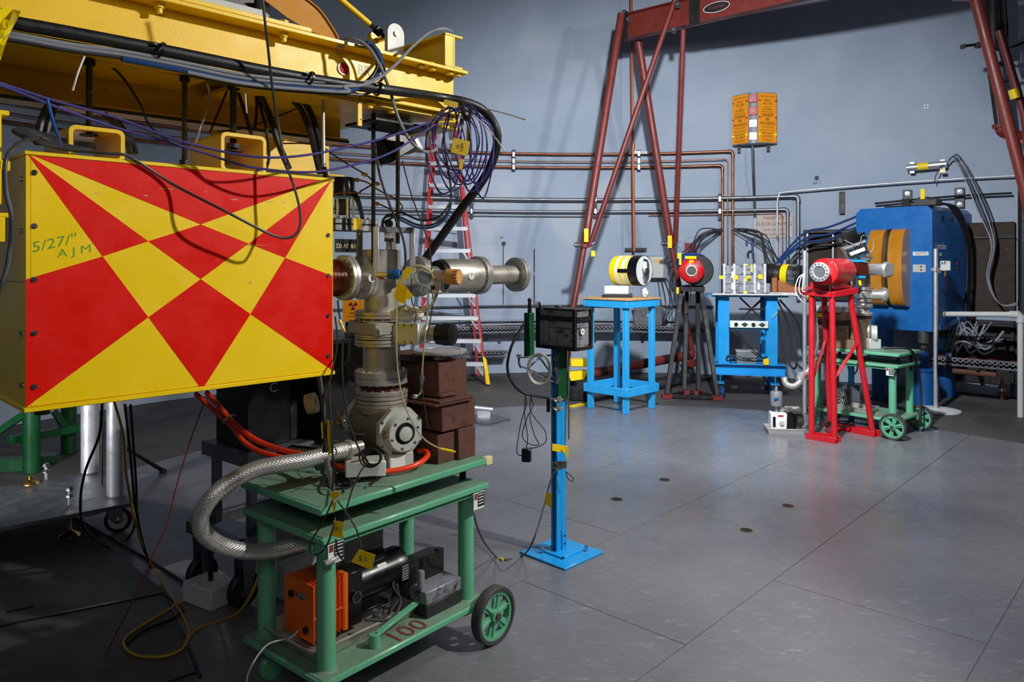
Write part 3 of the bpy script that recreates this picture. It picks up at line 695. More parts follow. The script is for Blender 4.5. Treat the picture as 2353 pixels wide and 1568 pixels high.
for c, cc in ((P(1345, 532, 9.55), 'left'), (P(1539, 555-8, 10.2), 'right')):
    part(t, 'warning_label', G().obox(P(1347, 541, 9.5) if cc == 'left' else P(1539, 556, 10.22), (.028, 0, 0), (0, .003, 0), ZZ*.085), M['tape'])
# base pipe, casters
base = part(t, 'base_pipe', G().tube([P(1306, 868, 9.4), P(1590, 815, 10.35)], .062, 16), M['redg'])
a, b = P(1306, 868, 9.4), P(1590, 815, 10.35)
for k in range(6):
    q0, q1 = a.lerp(b, .06+.17*k), a.lerp(b, .11+.17*k); sub(t, base, 'black_band', G().cyl(q0, q1, .0628, n=16), M['blkm'])
def caster(t, c, r, w, d, wm, top, fm=M['blkm'], hub=None):
    """swivel caster: c = wheel centre, d = axle direction"""
    d = V(d).normalized(); f_ = V((-d.y, d.x, 0))
    w_ = part(t, 'caster_wheel', G().lathe(c-d*w/2, d, [(0, 0), (0, r*.55), (.001, r*.9), (w*.2, r), (w*.8, r), (w-.001, r*.9), (w, r*.55), (w, 0)], 24), wm)
    sub(t, w_, 'hub', G().cyl(c-d*(w/2+.003), c+d*(w/2+.003), r*.42, n=16).hexbolt(c-d*(w/2+.014), -d, r*.16, .006).hexbolt(c+d*(w/2+.014), d, r*.16, .006), hub or M['aluD'])
    fk = G()
    for s_ in (-1, 1): fk.prism([c+d*s_*(w/2+.008)+f_*a*r+ZZ*b for a, b in ((-.25, -.2*r), (.25, -.2*r), (.75, top-c.z-.006), (-.35, top-c.z-.006))], d*s_*.004)
    fk.obox(V((c.x, c.y, top-.005))+f_*r*.2, d*(w/2+.014), f_*r*.6, ZZ*.005, .002)
    part(t, 'caster_fork', fk, fm)
caster(t, V((P(1577, 860, 10.3).x, 10.3, .10)), .10, .05, (.5, .86, 0), M['blk'], .24)
caster(t, V((P(1316, 905, 9.1).x, 9.25, .11)), .11, .05, (.86, -.5, 0), M['blk'], .24, M['cast'])
part(t, 'caster_mount', G().box((P(1583, 840, 10.3).x, 10.3, .27), (.14, .14, .10), (1, .5, 0)), M['redg'])
# right-hand A-frame of the gantry, partly in view
rt = V((4.36, 7.1, 4.75))
part(t, 'leg', G().tube([P(2232, -40, 7.15), P(2353, 425, 6.95), V((5.15, 6.85, .1))], .052, 14), M['redg'])
part(t, 'leg', G().tube([P(2296, 70, 7.9), P(2353, 262, 7.9), V((5.75, 7.9, .6))], .040, 12), M['redg'])
part(t, 'tape_wrap', G().tube([P(2328, 205, 7.86), P(2334, 226, 7.86)], .050, 14), M['tape'])
part(t, 'red_end_plate', G().obox(P(2214, -14, 7.2), (.09, 0, 0), (0, .04, 0), ZZ*.06, .01), M['redb'])
# black vertical pipes with red elbow at the right edge
t = T('black_standpipe', 'black vertical pipes with a red elbow at the right edge of the wall', 'pipe', P(2330, 320, 8.6))
part(t, 'upper_pipe', G().cyl(P(2281, -60, 8.6), P(2284, 112, 8.6), .085, n=20), M['blkm'])
part(t, 'lower_pipe', G().cyl(P(2274, 116, 8.55), P(2297, 287, 8.55), .05, n=18), M['blkm'])
part(t, 'red_elbow', G().tube(spl([P(2297, 285, 8.55), P(2300, 300, 8.55), P(2312, 308, 8.55), P(2334, 309, 8.5), P(2348, 318, 8.5), P(2350, 330, 8.5)], 5), .055, 14), mat('red_oxide_fitting', (122, 38, 34), .5))
part(t, 'flange_collar', G().cyl(P(2295, 283, 8.55), P(2298, 292, 8.55), .075, n=18), M['redg'])
part(t, 'drop_pipe', G().cyl(P(2352, 330, 8.5), V((P(2352, 330, 8.5).x, 8.5, 0)), .055, n=16), M['blkm'])
part(t, 'clamp_arm', G().tube([P(2212, 106, 8.4), P(2260, 101, 8.45), P(2300, 117, 8.45), P(2353, 98, 8.45)], .016, 10), M['blkm']); part(t, 'clamp_jaw', G().obox(P(2213, 107, 8.38), (.02, 0, 0), (0, .03, 0), ZZ*.022, .004).obox(P(2248, 104, 8.42), (.03, 0, 0), (0, .03, 0), ZZ*.03, .004), M['cast'])
part(t, 'cable_coil', G().tube([P(2299, 168, 8.35)+V((cos(a)*.11*(1+.04*(k % 5)), .02*sin(k), sin(a)*.10*(1+.04*(k % 5)))) for k, a in enumerate([2*pi*j/18 for j in range(72)])], .013, 6), M['blk'])
for i in range(3): part(t, 'hanging_cable', G().tube(spl([P(2292+i*8, -20, 8.4), P(2298+i*8, 60, 8.4), P(2296+i*9, 110, 8.4), P(2304+i*3, 140, 8.38)], 6), .012, 6), M['blk'])
part(t, 'tape_band', G().cyl(P(2306, 105, 8.38), P(2307, 115, 8.38), .03), M['tape'])

# ================================================================= stepladder
t = T('stepladder', 'tall red fibreglass stepladder with aluminium steps against the wall', 'ladder', OZ(1040, 880))
tl, tr = P(995, 272, 10.6), P(1046, 280, 10.55); tl.z = tr.z = 3.62
bl = V((P(962, 885, 10.1).x, 10.1, 0.02)); br = V((P(1118, 885, 10.05).x, 10.05, .02))
rl, rr = V((P(968, 862, 10.9).x, 10.85, .02)), V((P(1100, 862, 10.8).x, 10.75, .02))
lerp = lambda a, b, s: a+(b-a)*s
dirx = (br-bl).normalized(); nrm = dirx.cross(ZZ)
for a, b in ((tl, bl), (tr, br)):
    part(t, 'side_rail', G().bar(b, a, .075, .032, dirx, .003), M['redl'])
for a, b in ((tl+V((.03, .18, 0)), rl), (tr+V((-.02, .18, 0)), rr)):
    part(t, 'rear_rail', G().bar(b, a, .06, .03, dirx, .003), M['redl'])
for k in range(11):
    s = (.285+.305*k)/3.6; a, b = lerp(bl, tl, s), lerp(br, tr, s)
    st = part(t, 'step', G().bar(a-nrm*.0-V((0, .03, 0)), b-V((0, .03, 0)), .09, .012, ZZ, .002).bar(a-V((0, .075, .022)), b-V((0, .075, .022)), .004, .05, ZZ, .001), M['alu'])
    if k < 6:
        for sg, e in ((1, a), (-1, b)):
            sub(t, st, 'step_brace', G().bar(e+dirx*sg*.10-V((0, .08, .03)), e+dirx*sg*.01-V((0, .06, .17)), .018, .004, V((0, 1, 0)), 0), M['alu'])
    for e, sg in ((a, -1), (b, 1)):
        sub(t, st, 'rivet', G().hexbolt(e-V((0, .042, 0))+ZZ*.01, (0, -1, 0), .006, .003).hexbolt(e-V((0, .042, 0))-ZZ*.025, (0, -1, 0), .006, .003), M['zinc'])
for k in range(0, 11, 2):
    s = (.285+.305*k)/3.6; part(t, 'rear_crossbar', G().bar(lerp(rl, tl+V((.03, .18, 0)), s), lerp(rr, tr+V((-.02, .18, 0)), s), .03, .004), M['alu'])
part(t, 'top_cap', G().obox((tl+tr)/2+V((.0, .09, .03)), dirx*.22, (0, .16, 0), ZZ*.035, .01), M['tape'])
for b, q in ((br, tr), (bl, tl)):
    part(t, 'foot', G().prism([b+V((-.05, -.05, .38)), b+V((.0, -.05, .33)), b+V((.05, -.05, .0)), b+V((-.0, -.05, 0))], (0, .05, 0)), M['tape'])

# ================================================================= blue wooden table
ang = .785; tc = V((1.24, 8.50, 0)); t = T('wooden_table', 'tall sky blue painted wooden table with a bare plywood top', 'table', tc, None, ang)
xd = V((cos(ang), sin(ang), 0)); yd = V((-sin(ang), cos(ang), 0))
hs = .305
part(t, 'tabletop', G().obox(tc+ZZ*1.249, xd*(hs+.012), yd*(hs+.012), ZZ*.010, .002), M['woodp'])
for a in (-1, 1):
    for b in (-1, 1):
        part(t, 'leg', G().obox(tc+xd*a*.245+yd*b*.245+ZZ*.62, xd*.030, yd*.028, ZZ*.619, .003), M['bluw'])
for z_, hh in ((1.198, .041), (.238, .046)):
    for s in (-1, 1):
        nm = 'apron' if z_ > 1 else 'stretcher'
        r_ = part(t, nm, G().obox(tc+yd*s*(hs-.012)+ZZ*z_, xd*(hs), yd*.011, ZZ*hh, .003), M['bluw'])
        for e in (-1, 1):
            for q in (-.4, .4): sub(t, r_, 'screw', G().cyl(tc+yd*s*hs*.999+xd*e*(hs-.05)+ZZ*(z_+hh*q), tc+yd*s*(hs+.0012)+xd*e*(hs-.05)+ZZ*(z_+hh*q), .005, n=8), M['cdk'])
        part(t, nm, G().obox(tc+xd*s*(hs-.012)+ZZ*z_, xd*.011, yd*(hs-.025), ZZ*hh, .003), M['bluw'])
tt = 1.259
def on_top(u, v, z): return OZ(u, v, z)
c = V((1.195, 8.50, tt)); 
t = T('base_plates', 'dark steel plates under the white block on the blue wooden table', 'plate', c)
part(t, 'lower_plate', G().box(c+ZZ*.012, (.34, .24, .024), (.98, -.15)), M['blkm']); part(t, 'upper_plate', G().box(c+V((.02, .0, .032)), (.30, .2, .016), (.98, -.15)), M['cast'])
solo('white_block', 'white rectangular block carrying the tape wrapped barrel', 'block', G().box(c+V((-.01, -.01, .04+.045)), (.27, .16, .09), (.98, -.15), .004), M['foam'])
solo('metal_clip', 'small shiny clip on the front edge of the plywood table top', 'clip', G().obox(OZ(1432, 677, tt+.01), (.035, 0, 0), (0, .02, 0), ZZ*.01, .005).hexbolt(OZ(1424, 677, tt+.01), (0, -1, 0), .014, .02), M['chrome'])
ax = V((.74, -.67, 0)).normalized(); a0 = P(1416, 621, 8.68); a0.z = tt+.13+.172; a1 = a0+ax*.38
t = T('wrapped_barrel', 'barrel wrapped in white and yellow tape with black rim on the blue wooden table', 'magnet', V((c.x, c.y, tt+.13)))
part(t, 'body', G().lathe(a0, ax, [(0, 0), (0, .14), (.012, .166), (.365, .17), (.38, .165), (.38, 0)], 36), M['foam'])
for s0, s1, mm, nm in ((.02, .09, 'tape', 'yellow_tape_band'), (.135, .175, 'tape', 'yellow_tape_band'), (.09, .135, 'pap', 'white_wrap'), (.225, .25, 'tape', 'yellow_tape_band'), (.26, .38, 'blkp', 'black_rim')):
    part(t, nm, G().lathe(a0, ax, [(s0, .169), (s0, .1715), (s1, .1725), (s1, .169)], 36), M[mm])
part(t, 'foil_end', G().sph(a1+ax*.0, .148, 22, 14, (.4, .4, .95), .10), M['foil']); part(t, 'black_strap', G().obox(a0+ax*.22+V((-.117, -.130, -.0)), ax*.09, (0, .01, 0), ZZ*.02, .004), M['blkp'])
solo('plaster_lump', 'crumpled white plaster lump beside the barrel on the blue wooden table', 'lump', G().sph(a1+V((.0, -.02, -.245)), .035, 12, 8, (1, 1, 1.3), .25), M['foam'])
# clear foil tub on the tray behind table
q = WP(1488, 728, .22); t = T('foil_tub', 'clear plastic tub holding crumpled foil on the cable tray behind the blue wooden table', 'tub', q-ZZ*.14)
part(t, 'tub', G().obox(q, (.20, 0, 0), (0, .09, 0), ZZ*.125, .01), mat('frosted_tub', (150, 154, 158), .3, alpha=.45, spec=.6)); part(t, 'lid', G().obox(q+ZZ*.135, (.215, 0, 0), (0, .1, 0), ZZ*.012, .004), M['mgry'])
random.seed(8); part(t, 'foil', G().sph(q-ZZ*.02-V((0, .02, 0)), .15, 20, 12, (.95, .4, .6), .16), M['foil'])
solo('foil_wad', 'loose wad of foil right of the plastic tub on the cable tray', 'foil', G().sph(WP(1521, 735, .22), .06, 14, 9, (1.2, .7, .6), .22), M['foil'])
# yellow tool with cast base behind the post, yellow strip on the floor
q = P(1335, 838, 9.0); t = T('yellow_floor_jack', 'yellow steel floor jack standing behind the lead box post', 'jack', V((q.x, q.y, .0)))
part(t, 'upper_block', G().obox(P(1333, 833, 9.0), (.12, 0, 0), (0, .08, 0), ZZ*.045, .01), M['tape']); part(t, 'lower_arm', G().prism([P(1305, 855, 9.0), P(1352, 850, 9.0), P(1342, 872, 9.0), P(1312, 876, 9.0)], (0, .05, 0)), M['tape'])
part(t, 'base', G().obox(V((q.x, q.y, .08)), (.13, 0, 0), (0, .07, 0), ZZ*.08, .01), M['blkm'])
solo('striped_edge', 'yellow and black striped edge strip on the floor behind the lead box post', 'strip', G().bar(OZ(1311, 936)+ZZ*.006, OZ(1345, 928)+ZZ*.006, .07, .012), M['tape'])
solo('steel_channel', 'dark steel channel along the floor edge behind the blue wooden table', 'channel', G().bar(OZ(1348, 925)+ZZ*.02, OZ(1640, 870)+ZZ*.02, .09, .035), M['blkm'])

# ================================================================= black stand with the red disc
t = T('black_steel_stand', 'black angle iron stand with red painted feet beside the blue wooden table', 'stand', OZ(1588, 905))
top = lambda u, Y: P(u, 662, Y)
LG = [((1566, 668, 9.5), (1532, 906)), ((1578, 668, 9.8), (1572, 897)), ((1603, 668, 9.8), (1605, 898)), ((1611, 668, 9.45), (1648, 910))]
fts = []
for (u, v, Y), (bu, bv) in LG:
    b = OZ(bu, bv, .05); a = P(u, v, Y); fts.append(b)
    part(t, 'leg', G().bar(b, a, .05, .045, V((0, 1, 0)), .002), M['blkm'])
for i, j in ((0, 3), (0, 1), (1, 2), (2, 3)): part(t, 'base_rail', G().bar(fts[i]-ZZ*.02, fts[j]-ZZ*.02, .05, .035), M['blkm'])
for f_ in fts: part(t, 'red_foot', G().box(f_-ZZ*.025, (.12, .08, .05)), mat('faded_red', (120, 34, 34), .5) if f_ is fts[0] else bpy.data.materials['faded_red'], label='red painted foot')
part(t, 'top_frame', G().bar(P(1564, 665, 9.45), P(1615, 665, 9.42), .05, .06).bar(P(1574, 660, 9.85), P(1610, 660, 9.85), .05, .06).bar(P(1564, 665, 9.45), P(1574, 660, 9.85), .05, .06).bar(P(1615, 665, 9.42), P(1610, 660, 9.85), .05, .06), M['blkm'])
part(t, 'clamp_screw', G().cyl(P(1587, 640, 9.35), P(1587, 694, 9.35), .008).cyl(P(1574, 694, 9.35), P(1588, 694, 9.35), .006), M['rod'])
dc = P(1588, 622, 9.35); vd = V((-.18, -1, 0)).normalized()
t = T('red_disc_magnet', 'round black magnet with a bright red dished disc on the black steel stand', 'magnet', V((dc.x, 9.6, 1.32)))
part(t, 'red_disc', G().lathe(dc+vd*.03, vd, [(-.02, 0), (-.02, .15), (.0, .155), (.02, .14), (.05, .07), (.05, 0)], 40), M['redw'])
part(t, 'hub_ring', G().lathe(dc+vd*.08, vd, [(0, .055), (0, .072), (.014, .070), (.014, .055)], 32), M['ss']); part(t, 'hub_face', G().cyl(dc+vd*.07, dc+vd*.087, .055, n=28), M['cast'])
part(t, 'paper_note', G().obox(dc+vd*.06+ZZ*.10, (.03, 0, 0), (0, .008, 0), ZZ*.028, .001), M['tape'])
part(t, 'black_drum', G().lathe(dc+V((.09, .04, .0)), -vd, [(0, 0), (0, .19), (.02, .20), (.34, .20), (.36, .17), (.36, 0)], 36), M['blkm'])
random.seed(4)
g = G().sph(dc+V((.06, .2, .10)), .2, 22, 12, (1.05, .8, .62), .05)
solo('blue_tarp', 'crumpled blue tarp taped over the red disc magnet', 'tarp', g, M['tarp'])
for u, v, s_, lb in ((1587, 592, (.07, .01, .018), 'strip of yellow tape across the top of the blue tarp'), (1557, 668, (.015, .03, .04), 'yellow tape flag hanging left of the red disc magnet'), (1563, 600, (.015, .03, .05), 'yellow tape down the left side of the blue tarp')):
    solo('yellow_tape', lb, 'tape', G().obox(P(u, v, 9.3), (s_[0], 0, 0), (0, .003, 0), ZZ*s_[2], .001), M['tape'])
for u, v, lb in ((1363, 583, 'left'), (1561, 588, 'right')):
    c = P(u, v, 9.4); t = T('inspection_tag', 'small yellow inspection tag hanging from the '+lb+' gantry leg collar', 'tag', c)
    part(t, 'card', G().obox(c, (.025, 0, 0), (0, .002, 0), ZZ*.035, .001), M['tape']); part(t, 'wire', G().tube([c+ZZ*.035, c+ZZ*.08+V((.015, 0, 0)), c+ZZ*.10, c+ZZ*.13-V((.03, 0, 0))], .003, 6), M['zinc'])

# ================================================================= blue I-beam cart with the lead stack
X0 = P(1655, 700, 9.15).x; xdir = V((1, -.22, 0)).normalized(); ydir = V((.22, 1, 0)).normalized()
o = V((X0-.02, 9.15, 0))
def C(a, b, z): return o+xdir*a+ydir*b+ZZ*z
def ibeam(g, a, b, w, h, tf=.010, up=ZZ):
    a, b = V(a), V(b); x = (b-a).normalized(); up = V(up); y = up.cross(x).normalized(); z = x.cross(y)
    g.bar(a+z*(h/2-tf/2), b+z*(h/2-tf/2), w, tf, z).bar(a-z*(h/2-tf/2), b-z*(h/2-tf/2), w, tf, z).bar(a, b, tf*.8, h-2*tf, z); return g
t = T('blue_steel_cart', 'bright blue I-beam cart on casters carrying the lead stack', 'cart', C(.35, .3, 0))
for a in (.06, .62):
    for b in (.05, .62):
        part(t, 'column', ibeam(G(), C(a, b, .42), C(a, b, 1.235), .13, .12, .012, ydir), M['bluc'])
for b in (.05, .62): part(t, 'base_beam', ibeam(G(), C(-.06, b, .35), C(.78, b, .35), .14, .14, .012), M['bluc'])
for a in (.02, .66): part(t, 'cross_beam', ibeam(G(), C(a, -.02, .235), C(a, .72, .235), .10, .12, .010), M['bluc'])
part(t, 'side_beam', ibeam(G(), C(.02, .05, .36), C(.02, .62, .36), .12, .12).bar(C(.68, .1, .36), C(.68, .6, .36), .1, .12), M['bluc'])
part(t, 'top_plate', G().obox(C(.33, .33, 1.242), xdir*.47, ydir*.40, ZZ*.008, .002), M['bluT'])
part(t, 'mid_shelf', G().obox(C(.34, .02, .845), xdir*.22, ydir*.05, ZZ*.006, .001).bar(C(.12, .02, .90), C(.56, .02, .90), .10, .09), M['bluT'])
for a, b in ((.03, .0), (.64, -.01), (.05, .66), (.64, .68)):
    caster(t, C(a, b, .075), .075, .045, ydir*.3+xdir, mat('blue_wheel', (26, 70, 120), .4) if a == .03 and b == 0 else bpy.data.materials['blue_wheel'], .178, M['zinc'])
part(t, 'jack_arms', G().bar(C(.26, .15, 1.22), C(.40, .15, 1.08), .05, .02).bar(C(.54, .15, 1.22), C(.40, .15, 1.08), .05, .02).bar(C(.28, .15, .95), C(.40, .15, 1.08), .05, .02).bar(C(.52, .15, .95), C(.40, .15, 1.08), .05, .02).cyl(C(.25, .12, 1.08), C(.60, .12, 1.08), .012), M['blkm'])
part(t, 'yellow_tape', G().bar(C(.62, -.02, .98), C(.68, -.02, 1.05), .005, .03, ydir), M['tape'])
# control panel under the top
c = C(.35, -.02, .905); t = T('button_panel', 'white switch panel with two green and two black buttons on the blue cart', 'control panel', c-ZZ*.045)
part(t, 'plate', G().obox(c-ydir*.035, xdir*.22, ydir*.012, ZZ*.042, .003), M['pap'])
for k, (a, mm) in enumerate(((-.15, 'blkp'), (-.05, 'led'), (.05, 'blkp'), (.15, 'led'))):
    e = c+xdir*a-ydir*.048; part(t, 'button', G().cyl(e, e-ydir*.018, .022 if mm == 'blkp' else .020, n=16), M[mm] if mm == 'blkp' else M['grnk'])
    if mm == 'led': part(t, 'button_plate', G().prism([e+xdir*.035*cos(q)*(1.2 if i % 2 == 0 else .6)+ZZ*.025*sin(q) for i, q in enumerate([pi/4*j for j in range(8)])], -ydir*.004), M['cast'])
c = C(.33, .1, .49); t = T('grey_junction_box', 'small grey junction box with a latch on the lower deck of the blue cart', 'box', c-ZZ*.08)
part(t, 'body', G().obox(c, xdir*.12, ydir*.09, ZZ*.075, .006), M['mgry']); part(t, 'lid', G().obox(c+ZZ*.08, xdir*.125, ydir*.095, ZZ*.006, .002), M['lgry']); part(t, 'latch', G().tube([c-ydir*.095-xdir*.05, c-ydir*.115-xdir*.02+ZZ*.01, c-ydir*.115+xdir*.05-ZZ*.01], .008, 6), M['zinc'])
solo('yellow_pendant', 'small yellow pendant switch on the lower deck of the blue cart', 'switch', G().obox(C(.55, -.02, .455), xdir*.035, ydir*.02, ZZ*.04, .008), M['tape'])
cable('junction_cable', 'black cable curling from the junction box over the blue cart deck', 'cable', [C(.2, .0, .5), C(.1, -.02, .46), C(.12, -.03, .52), C(.3, -.05, .50), C(.5, -.05, .5), C(.56, -.02, .52)], .008, M['blk'])
cable('diagonal_lead', 'black lead running diagonally down behind the blue cart panel', 'cable', [C(.12, -.04, .86), C(.3, -.06, .68), C(.52, -.04, .50)], .007, M['blk'])
for i, (a, lb) in enumerate(((.72, 'nearest the column'), (.82, 'middle'), (.94, 'furthest right'))):
    cable('hanging_black_cable', 'black cable hanging right of the blue cart, '+lb+' of three', 'cable', [C(.66+i*.03, .1, 1.2), C(a, .1, .9), C(a+.04, .05, .55), C(a+.15, .0, .38), C(a+.2, .1, .5), C(a+.18, .2, .75)], .011, M['blk'], 'black cables right of the blue cart')
# lead blocks
lz = 1.252+.03; t = T('lead_block_stack', 'strapped stack of grey lead bricks with yellow stickers on the blue cart', 'shielding', C(.33, .15, 1.25))
part(t, 'base_tray', G().obox(C(.34, .10, 1.267), xdir*.27, ydir*.20, ZZ*.014, .003).bar(C(.0, -.1, 1.27), C(.78, -.1, 1.27), .03, .02).cyl(C(-.08, -.13, 1.268), C(.86, -.13, 1.268), .014, n=12), M['alu'])
random.seed(6)
for r in range(3):
    for k in range(4):
        for d in range(2):
            w_ = .118
            part(t, 'lead_brick', G().obox(C(.115+k*.120+.002*random.uniform(-1, 1), .03+d*.17, lz+.055+r*.112), xdir*(w_/2-.002), ydir*.084, ZZ*.0545, .004), M['lead'])
for k in range(5):
    part(t, 'strap', G().obox(C(.062+k*.118, -.06, lz+.17), xdir*.014, ydir*.004, ZZ*.185, .001), M['alu'])
for k in range(4): part(t, 'side_strap', G().obox(C(.54, .0+k*.09, lz+.17), xdir*.004, ydir*.014, ZZ*.18, .001), M['alu'])
for a, z_, w_, h_ in ((.0, .19, .026, .02), (.17, .19, .020, .028), (.29, .165, .012, .025), (.31, .19, .028, .015), (.45, .20, .026, .028), (.29, .34, .014, .012), (.28, .01, .018, .016), (.35, .30, .009, .045)):
    part(t, 'yellow_sticker', G().obox(C(.03+a, -.067, lz+z_), xdir*w_, ydir*.002, ZZ*h_), M['tape'])
for a, z_ in ((.13, .22), (.13, .08), (.43, .08)): part(t, 'paper_slip', G().obox(C(.03+a, -.067, lz+z_), xdir*.014, ydir*.002, ZZ*.04), M['pap'])
for k in range(4): part(t, 'clamp_bracket', G().obox(C(.1+.14*k, -.11, 1.272), xdir*.035, ydir*.03, ZZ*.02, .003), M['zinc'])
t = T('linear_slide', 'silver slide rail with motor on the right of the blue cart top', 'slide', C(.72, -.1, 1.25))
part(t, 'shaft', G().cyl(C(.60, -.04, 1.285), C(.95, -.12, 1.285), .012).cyl(C(.60, -.04, 1.262), C(.95, -.12, 1.262), .012), M['chrome']); part(t, 'motor', G().obox(C(.93, -.12, 1.28), xdir*.04, ydir*.04, ZZ*.04, .006), M['zinc']); part(t, 'yellow_cap', G().cyl(C(.96, -.12, 1.275), C(1.02, -.13, 1.265), .04), M['tape'])
# wrapped tube on wooden block
t = T('wooden_cradle', 'brown stained wooden cradle behind the lead stack', 'cradle', C(.82, .2, 1.25))
part(t, 'base_block', G().obox(C(.84, .22, 1.345), xdir*.14, ydir*.12, ZZ*.09, .004), M['woodb']); part(t, 'side_board', G().obox(C(.66, .18, 1.36), xdir*.03, ydir*.10, ZZ*.105, .004), M['woodb'])
a, b = C(.56, .30, lz+.24), C(.98, .08, lz+.21)
t = T('wrapped_tube', 'dark tube wrapped in foil and yellow tape on the brown wooden cradle', 'tube', C(.78, .2, 1.44))
ax = (b-a).normalized(); L_ = (b-a).length
part(t, 'tube', G().lathe(a, ax, [(0, 0), (0, .125), (L_, .125), (L_, 0)], 26), M['blkm'])
part(t, 'yellow_wrap', G().lathe(a, ax, [(.24, .124), (.24, .128), (.32, .129), (.32, .124)], 26), M['tape']); part(t, 'foil_wrap', G().lathe(a, ax, [(.33, .124), (.33, .13), (.42, .129), (.42, .124)], 26), M['foil']); part(t, 'foil_wrap', G().lathe(a, ax, [(.17, .124), (.17, .129), (.22, .129), (.22, .124)], 26), M['foil'])

# ================================================================= green lift carts (one is built, the other copied)
def make_cart(label, base, rz):
    t = T('lift_cart', label, 'cart', base, 'green lift carts', rz)
    L, Wd = .885, .53
    def pt(nm, g, m, **k): return part(t, nm, g, m, local=True, **k)
    def plate(nm, x0, x1, y0, y1, z0, z1, m): return pt(nm, G().obox(((x0+x1)/2, (y0+y1)/2, (z0+z1)/2), ((x1-x0)/2, 0, 0), (0, (y1-y0)/2, 0), (0, 0, (z1-z0)/2), .006), m)
    plate('bottom_shelf', 0, L, 0, Wd, .150, .178, M['grnc']); plate('shelf_top', .006, L-.006, .006, Wd-.006, .178, .1795, M['grnd'])
    plate('middle_plate', 0, L, 0, Wd, .660, .688, M['grnc']); plate('middle_top', .006, L-.006, .006, Wd-.006, .688, .6895, M['grnd'])
    plate('lift_top', -.01, L+.01, 0, Wd, .768, .798, M['grnc']); plate('lift_surface', -.003, L+.003, .006, Wd-.006, .798, .7995, M['grnd'])
    for x in (.066, .81):
        for y in (.072, .46):
            lg = pt('leg', G().cyl((x, y, .178), (x, y, .662), .035, n=28), M['grnc'])
            w_ = bpy.data.objects.new('weld_collar', mesh_of('weld_collar', G().lathe((x, y, .178), (0, 0, 1), [(0, .047), (.006, .042), (.008, .035), (0, .035)], 28), M['grnd'])); COL.objects.link(w_); w_.parent = lg
    for x, y in ((.13, .13), (.13, .42), (.84, .12), (.84, .42)): pt('lift_screw', G().thread((x, y, .60), (x, y, .77), .016, .011, 14), M['blkm'])
    for y in (.03,):
        pt('drive_shaft', G().cyl((.10, y, .645), (.80, y, .645), .009), M['grnc'])
    for x in (.02, .80): pt('gear_box', G().obox((x+.02, .04, .635), (.03, 0, 0), (0, .03, 0), (0, 0, .025), .008).cyl((x+.02, .0, .635), (x+.02, .012, .635), .016), M['grnc'])
    pt('drive_chain', G().tube([(.30+.05*cos(a), .35, .60+.09*sin(a)) for a in [2*pi*k/16 for k in range(16)]], .008, 6, True), M['rust'])
    for x, nm in ((.055, 'maker_plate'), (.815, 'maker_plate')):
        y = -.001
        mp = pt(nm, G().obox((x, y, .625), (.034, 0, 0), (0, .0012, 0), (0, 0, .036)), M['pap'])
        def sp(n_, g_, m_):
            o_ = bpy.data.objects.new(n_, mesh_of(n_, g_, m_)); COL.objects.link(o_); o_.parent = mp
        sp('black_field', G().obox((x+.012, y-.0015, .628), (.021, 0, 0), (0, .0005, 0), (0, 0, .030)), M['ink'])
        sp('red_emblem', G().obox((x-.021, y-.0015, .645), (.009, 0, 0), (0, .0005, 0), (0, 0, .013)), M['stred'])
        for q in range(4): sp('print_line', G().obox((x+.012, y-.0022, .65-.013*q), (.016, 0, 0), (0, .0003, 0), (0, 0, .002)), M['pap'])
    for y, sg in ((-.045, -1), (Wd+.045, 1)):
        cx_ = .862; r = .122; g = G()
        g.lathe((cx_, y-.024, r), (0, 1, 0), [(0, r*.86), (0, r-.003), (.004, r), (.044, r), (.048, r-.003), (.048, r*.86), (.03, r*.84), (.018, r*.84), (0, r*.86)], 48)
        wh = pt('wheel_tyre', g, M['cast'])
        g = G().lathe((cx_, y-.016, r), (0, 1, 0), [(0, .112*.94), (.032, .112*.94), (.032, .090), (0, .090), (0, .112*.94)], 48)
        g.lathe((cx_, y-.024, r), (0, 1, 0), [(0, .012), (0, .028), (.048, .028), (.048, .012), (0, .012)], 24)
        for k in range(6):
            a = 2*pi*k/6+.3; dd = V((cos(a), 0, sin(a))); e = V((-sin(a), 0, cos(a))); cc = V((cx_, y, r))
            g.prism([cc+dd*.022-e*.012-V((0, .006, 0)), cc+dd*.096-e*.024-V((0, .006, 0)), cc+dd*.096+e*.024-V((0, .006, 0)), cc+dd*.022+e*.012-V((0, .006, 0))], (0, .012, 0))
            g.prism([cc+dd*.022-V((0, .014, 0))-e*.003, cc+dd*.096-V((0, .014, 0))-e*.003, cc+dd*.096-V((0, .014, 0))+e*.003, cc+dd*.022-V((0, .014, 0))+e*.003], (0, .028, 0))
        for nm, gg, mm in (('spoked_centre', g, M['grnc']), ('axle_cap', G().lathe((cx_, y, r), (0, sg, 0), [(0, 0), (0, .016), (.034, .015), (.036, .010), (.036, 0)], 18), M['cast'])):
            o_ = bpy.data.objects.new(nm, mesh_of(nm, gg, mm)); COL.objects.link(o_); o_.parent = wh
    pt('axle', G().cyl((.862, -.03, .122), (.862, Wd+.03, .122), .012), M['cast'])
    pt('axle_bracket', G().obox((.83, .06, .14), (.06, 0, 0), (0, .02, 0), (0, 0, .02), .003).obox((.83, Wd-.06, .14), (.06, 0, 0), (0, .02, 0), (0, 0, .02), .003), M['grnc'])
    for y in (.08, Wd-.08):
        wh = pt('caster_wheel', G().lathe((.08, y-.014, .05), (0, 1, 0), [(0, 0), (0, .046), (.004, .05), (.024, .05), (.028, .046), (.028, 0)], 28), M['grnc'])
        g = G()
        for s_ in (-1, 1): g.prism([(.055, y+s_*.019, .045), (.095, y+s_*.019, .045), (.12, y+s_*.019, .148), (.05, y+s_*.019, .148)], (0, s_*.004, 0))
        pt('caster_fork', g, M['grnc'])
